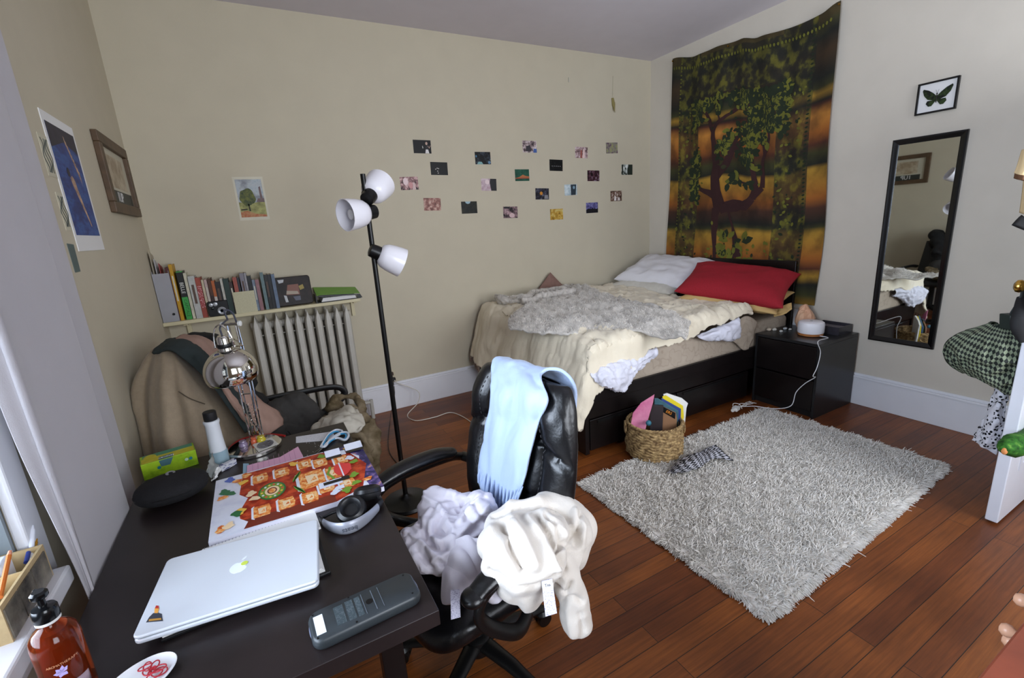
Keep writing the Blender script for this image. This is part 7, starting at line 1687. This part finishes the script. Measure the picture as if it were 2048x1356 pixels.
# ------------------------------------------------------------ things hanging on the door
CK = bpy.data.materials.new('checkered_cloth'); CK.use_nodes = True; nt = CK.node_tree; b = nt.nodes['Principled BSDF']; b.inputs['Roughness'].default_value = .8
tc = nt.nodes.new('ShaderNodeTexCoord'); mp = nt.nodes.new('ShaderNodeMapping'); ck = nt.nodes.new('ShaderNodeTexChecker'); mp.inputs['Scale'].default_value = (34, 24, 1); ck.inputs['Scale'].default_value = 1; ck.inputs['Color1'].default_value = rgb((24, 30, 26)); ck.inputs['Color2'].default_value = rgb((128, 138, 114))
mp.inputs['Rotation'].default_value = (0, 0, .6)
nt.links.new(tc.outputs['UV'], mp.inputs[0]); nt.links.new(mp.outputs[0], ck.inputs[0]); nt.links.new(ck.outputs[0], b.inputs['Base Color'])
def xr_(px, py, x): return ox(px, py, x)
def bagrow(L): return [ox(a, b, x) for a, b, x in L]
r = thing('tote_bag', (2.99, .78, .7), 'green and black checkered cloth bag hanging from the door knob', 'bag')
front = [bagrow([(1950, 655, 2.98), (1975, 648, 2.96), (2000, 650, 2.95), (2030, 645, 2.97), (2070, 640, 3.0)]),
         bagrow([(1912, 668, 2.96), (1945, 672, 2.92), (1990, 675, 2.90), (2035, 672, 2.93), (2085, 665, 3.0)]),
         bagrow([(1888, 690, 2.97), (1925, 705, 2.89), (1975, 712, 2.87), (2035, 712, 2.90), (2095, 700, 3.0)]),
         bagrow([(1890, 720, 2.98), (1930, 732, 2.90), (1978, 745, 2.88), (2035, 752, 2.90), (2085, 745, 2.99)]),
         bagrow([(1912, 740, 2.99), (1945, 752, 2.94), (1985, 770, 2.92), (2025, 786, 2.93), (2065, 775, 2.99)]),
         bagrow([(1935, 745, 3.01), (1960, 757, 3.0), (1990, 775, 2.99), (2018, 790, 2.99), (2045, 785, 3.01)])]
back = [[p + Vector((.10 if 0 < i < 5 else .03, 0, 0)) for p in row] for i, row in enumerate(front)]
m = MB()
for R_, rev in ((front, 0), (back, 1)):
    G_ = loft(R_, 50, 60)
    Q = [[p + Vector((-1 if not rev else 1, -.2, 0)) * (.032 * (ridge((p.x, p.y * 1.8, p.z * 1.2), 11, 1) - .4) * min(1, min(i, 50 - i) / 6)) for p in row] for i, row in enumerate(G_)]
    m.grid([q[::-1] for q in Q] if rev else Q)
L_, K_ = loft(front, 50, 60), loft(back, 50, 60); m.grid([[a[0], b_[0]] for a, b_ in zip(L_, K_)]); m.grid([[b_[-1], a[-1]] for a, b_ in zip(L_, K_)])
bo = m.build('bag_body', CK, r, ang=70)
creases(bo, [([(1985, 655), (1965, 690), (1945, 725)], -.03, 7), ([(1990, 660), (1992, 705), (1998, 760)], -.04, 7), ([(1975, 665), (1978, 700), (1972, 745)], .02, 9), ([(2005, 665), (2012, 700), (2010, 745)], .025, 9), ([(1960, 670), (1930, 690), (1905, 720)], .02, 9), ([(1950, 735), (1980, 728), (2000, 735)], -.03, 5), ([(2020, 670), (2028, 710), (2024, 760)], -.025, 6)])
for v in bo.data.vertices: v.co.y = max(v.co.y, .663 + .1 * max(0, v.co.x - 3.1) * 0)
m = MB(); kn = Vector((2.955, .70, 1.105)); m.tube(path([ox(1985, 655, 2.95), ox(2010, 645, 2.94), kn + Vector((-.012, .0, -.02)), kn + Vector((0, .005, .016)), kn + Vector((.02, .0, -.03)), ox(2030, 650, 2.98)], 8), .009, 8, flat=.4); m.build('strap', mat('strap_black_green', (18, 24, 22), .6), r)
SPT = cmat('spotted_cloth', [(.0, (206, 206, 214)), (.3, (206, 206, 214)), (.34, (24, 26, 32)), (1, (18, 20, 26))], 62, kind='voronoi', interp='CONSTANT', rough=.85)
for nd in SPT.node_tree.nodes:
    if nd.type == 'VALTORGB':
        e = nd.color_ramp.elements; e[0].color = rgb((20, 22, 28)); e[1].color = rgb((20, 22, 28)); e[1].position = .10; e[2].position = .36; e[2].color = rgb((206, 206, 214)); e[3].color = rgb((206, 206, 214)); e[3].position = .9
sheet('spotted_scarf', [bagrow([(1995, 765, 2.99), (2006, 770, 2.96), (2018, 778, 2.98)]), bagrow([(1984, 800, 2.99), (1998, 806, 2.94), (2012, 810, 2.98)]), bagrow([(1968, 840, 2.99), (1988, 848, 2.93), (2006, 852, 2.98)]), bagrow([(1952, 868, 3.0), (1974, 882, 2.93), (1999, 890, 2.98)]), bagrow([(1944, 880, 3.0), (1965, 893, 2.94), (1990, 908, 2.98)])], SPT, 50, 30, .006, .012, 14)
for v in bpy.data.objects['spotted_scarf'].data.vertices: v.co.y = max(v.co.y, .668)
tag(bpy.data.objects['spotted_scarf'], 'white scarf with black spots hanging below the checkered bag', 'scarf')
m = MB(); q = ox(2019, 643, 2.93); m.obox(q, Vector((.010, .022, 0)), Vector((.02, -.01, 0)), Vector((0, .004, .034))); tag(m.build('luggage_tag', mat('tag_dark_green', (26, 38, 34), .5), bevel=.004), 'dark green tag hanging on the strap of the checkered bag', 'tag')
m = MB(); P = path([kn + Vector((.0, .002, -.02)), ox(2046, 628, 2.90), ox(2040, 655, 2.88), ox(2044, 685, 2.88)], 8); m.tube(P, [.01 + .028 * math.sin(math.pi * min(1, (i + 2) / 26)) for i in range(len(P))], 12, flat=.6)
tag(m.build('umbrella', mat('umbrella_black', (16, 16, 18), .7)), 'folded black umbrella hanging from the brass door knob', 'umbrella')
m = MB(); a, b, c_ = oy(2008, 897, .575), oy(2030, 890, .575), oy(2062, 880, .575)
P = path([a, b, c_, c_ + Vector((.10, .0, .02))], 10); m.tube(P, [.012 + .036 * min(1, i / 8) ** .6 for i in range(len(P))], 16); m.v = [p + Vector((0, 0, .004)) * nz(p, 60) for p in m.v]
GRN = cmat('green_plush', [(.35, (24, 60, 18)), (.55, (52, 110, 34)), (.7, (110, 150, 60))], 40, rough=.8)
r = thing('plush_toy', tuple(b), 'fuzzy green plush with an orange tip hanging on the door face', 'plush')
m.v = [Vector((p.x, min(p.y, .609), p.z)) for p in m.v]
m.build('body', GRN, r); gs = MB(); gs.ball(oy(2009, 902, .573), (.010, .010, .016)); gs.build('orange_tip', mat('plush_orange', (214, 140, 80), .7), r)
gs = MB(); cc_ = c_ + Vector((.03, -.0, .03)); gs.cyl(cc_, (cc_.x, .607, 1.135), .002, seg=6); gs.tube([(cc_.x, .607, 1.135), (2.97, .60, 1.15), (2.955, .575, 1.14)], .002, 6); gs.build('hanging_loop', BLK, r)
TAN = mat('cloth_tan', (206, 180, 136), .9, var=.05)
r = thing('straw_hat_bag', (2.95, .70, 1.6), 'tan cloth sleeve with a brown edge hanging at the door edge', 'clothing')
m = MB(); P = [[oy(a, b, y) for a, b, y in rr] for rr in (((2046, 300, .72), (2060, 296, .70), (2085, 300, .72)), ((2036, 330, .72), (2056, 335, .69), (2085, 335, .72)), ((2029, 347, .72), (2050, 352, .69), (2085, 352, .72)))]
m.grid(loft(P, 14, 14)); m.build('sleeve', TAN, r, solid=.01); m = MB(); m.grid(loft([[p + Vector((0, -.004, 0)) for p in P[2]], [p + Vector((.0, -.004, -.018)) for p in P[2]]], 4, 14)); m.build('cuff', mat('cuff_brown', (96, 64, 40), .8), r, solid=.012)
m = MB(); P2 = [[oy(a, b, y) for a, b, y in rr] for rr in (((2050, 350, .72), (2064, 350, .70), (2085, 350, .72)), ((2046, 390, .72), (2064, 392, .69), (2085, 392, .72)), ((2041, 425, .72), (2060, 430, .69), (2085, 430, .72)))]
m.grid(loft(P2, 14, 14)); m.build('lower_sleeve', TAN, r, solid=.01)
m = MB(); P3 = [[oy(a, b, y) for a, b, y in rr] for rr in (((2040, 432, .715), (2060, 440, .69), (2085, 442, .715)), ((2027, 449, .715), (2056, 462, .69), (2085, 470, .715)))]; m.grid(loft(P3, 6, 10)); m.build('black_cuff', mat('cuff_black', (14, 14, 16), .8), r, solid=.014)
hk = MB(); hk.tube(path([(2.98, .66, 2.10), (2.98, .70, 2.10), (2.99, .715, 1.9), (2.99, .715, 1.68)], 6), .004, 6); hk.build('hanger_loop', BLK, r)
bpy.data.objects['straw_hat_bag'].name = 'tan_garment'
# ------------------------------------------------------------ red wood dresser at the right edge
RW = mat('red_wood', (136, 66, 44), .4, var=.15, vs=12); KN = mat('knob_pale_wood', (206, 158, 128), .35, var=.08)
DXa, DXb, DYa, DYb, DTZ = .84, 1.75, -.25, .186, .70
r = thing('dresser', (1.5, 0, 0), 'reddish wooden dresser with round pale knobs at the right edge', 'dresser')
MB().box(DXa, DXb, DYa, DYb, .06, DTZ - .022).build('body', RW, r, bevel=.003, smooth=False); MB().box(DXa - .01, DXb + .01, DYa, DYb + .012, DTZ - .022, DTZ).build('top', RW, r, bevel=.004, smooth=False)
m = MB()
for x in (DXa + .02, DXb - .07):
    for y in (DYa + .02, DYb - .07): m.box(x, x + .05, y, y + .05, 0, .06)
m.build('foot', RW, r, smooth=False)
for z0_, z1_, kp in ((.515, .672, ((1.325, .60), (1.368, .545), (1.385, .65))), (.30, .505, ((1.30, .478), (1.385, .40))), (.085, .285, ((1.30, .185), (1.385, .185)))):
    d_ = MB().box(DXa + .02, DXb - .02, DYb, DYb + .014, z0_, z1_).build('drawer', RW, r, bevel=.004, smooth=False)
    for x, kz in kp:
        k = MB(); k.lathe([(.006, 0), (.006, .014), (.010, .020), (.0145, .028), (.0145, .036), (.009, .043), (0, .045)], (x, DYb + .014, kz), (0, 1, 0), seg=18); k.build('knob', KN, d_)
m = MB(); a = oy(1970, 1352, .23); b_ = oz(1975, 1375, 0)
q = [oz(a_, b_, .003) for a_, b_ in ((1964, 1352), (1968, 1344), (1986, 1348), (1990, 1372), (1962, 1372))]
tag(MB().prism(q, UPV * .002).build('paper_note', PAPER, smooth=False), 'white paper corner on the floor by the dresser', 'paper')
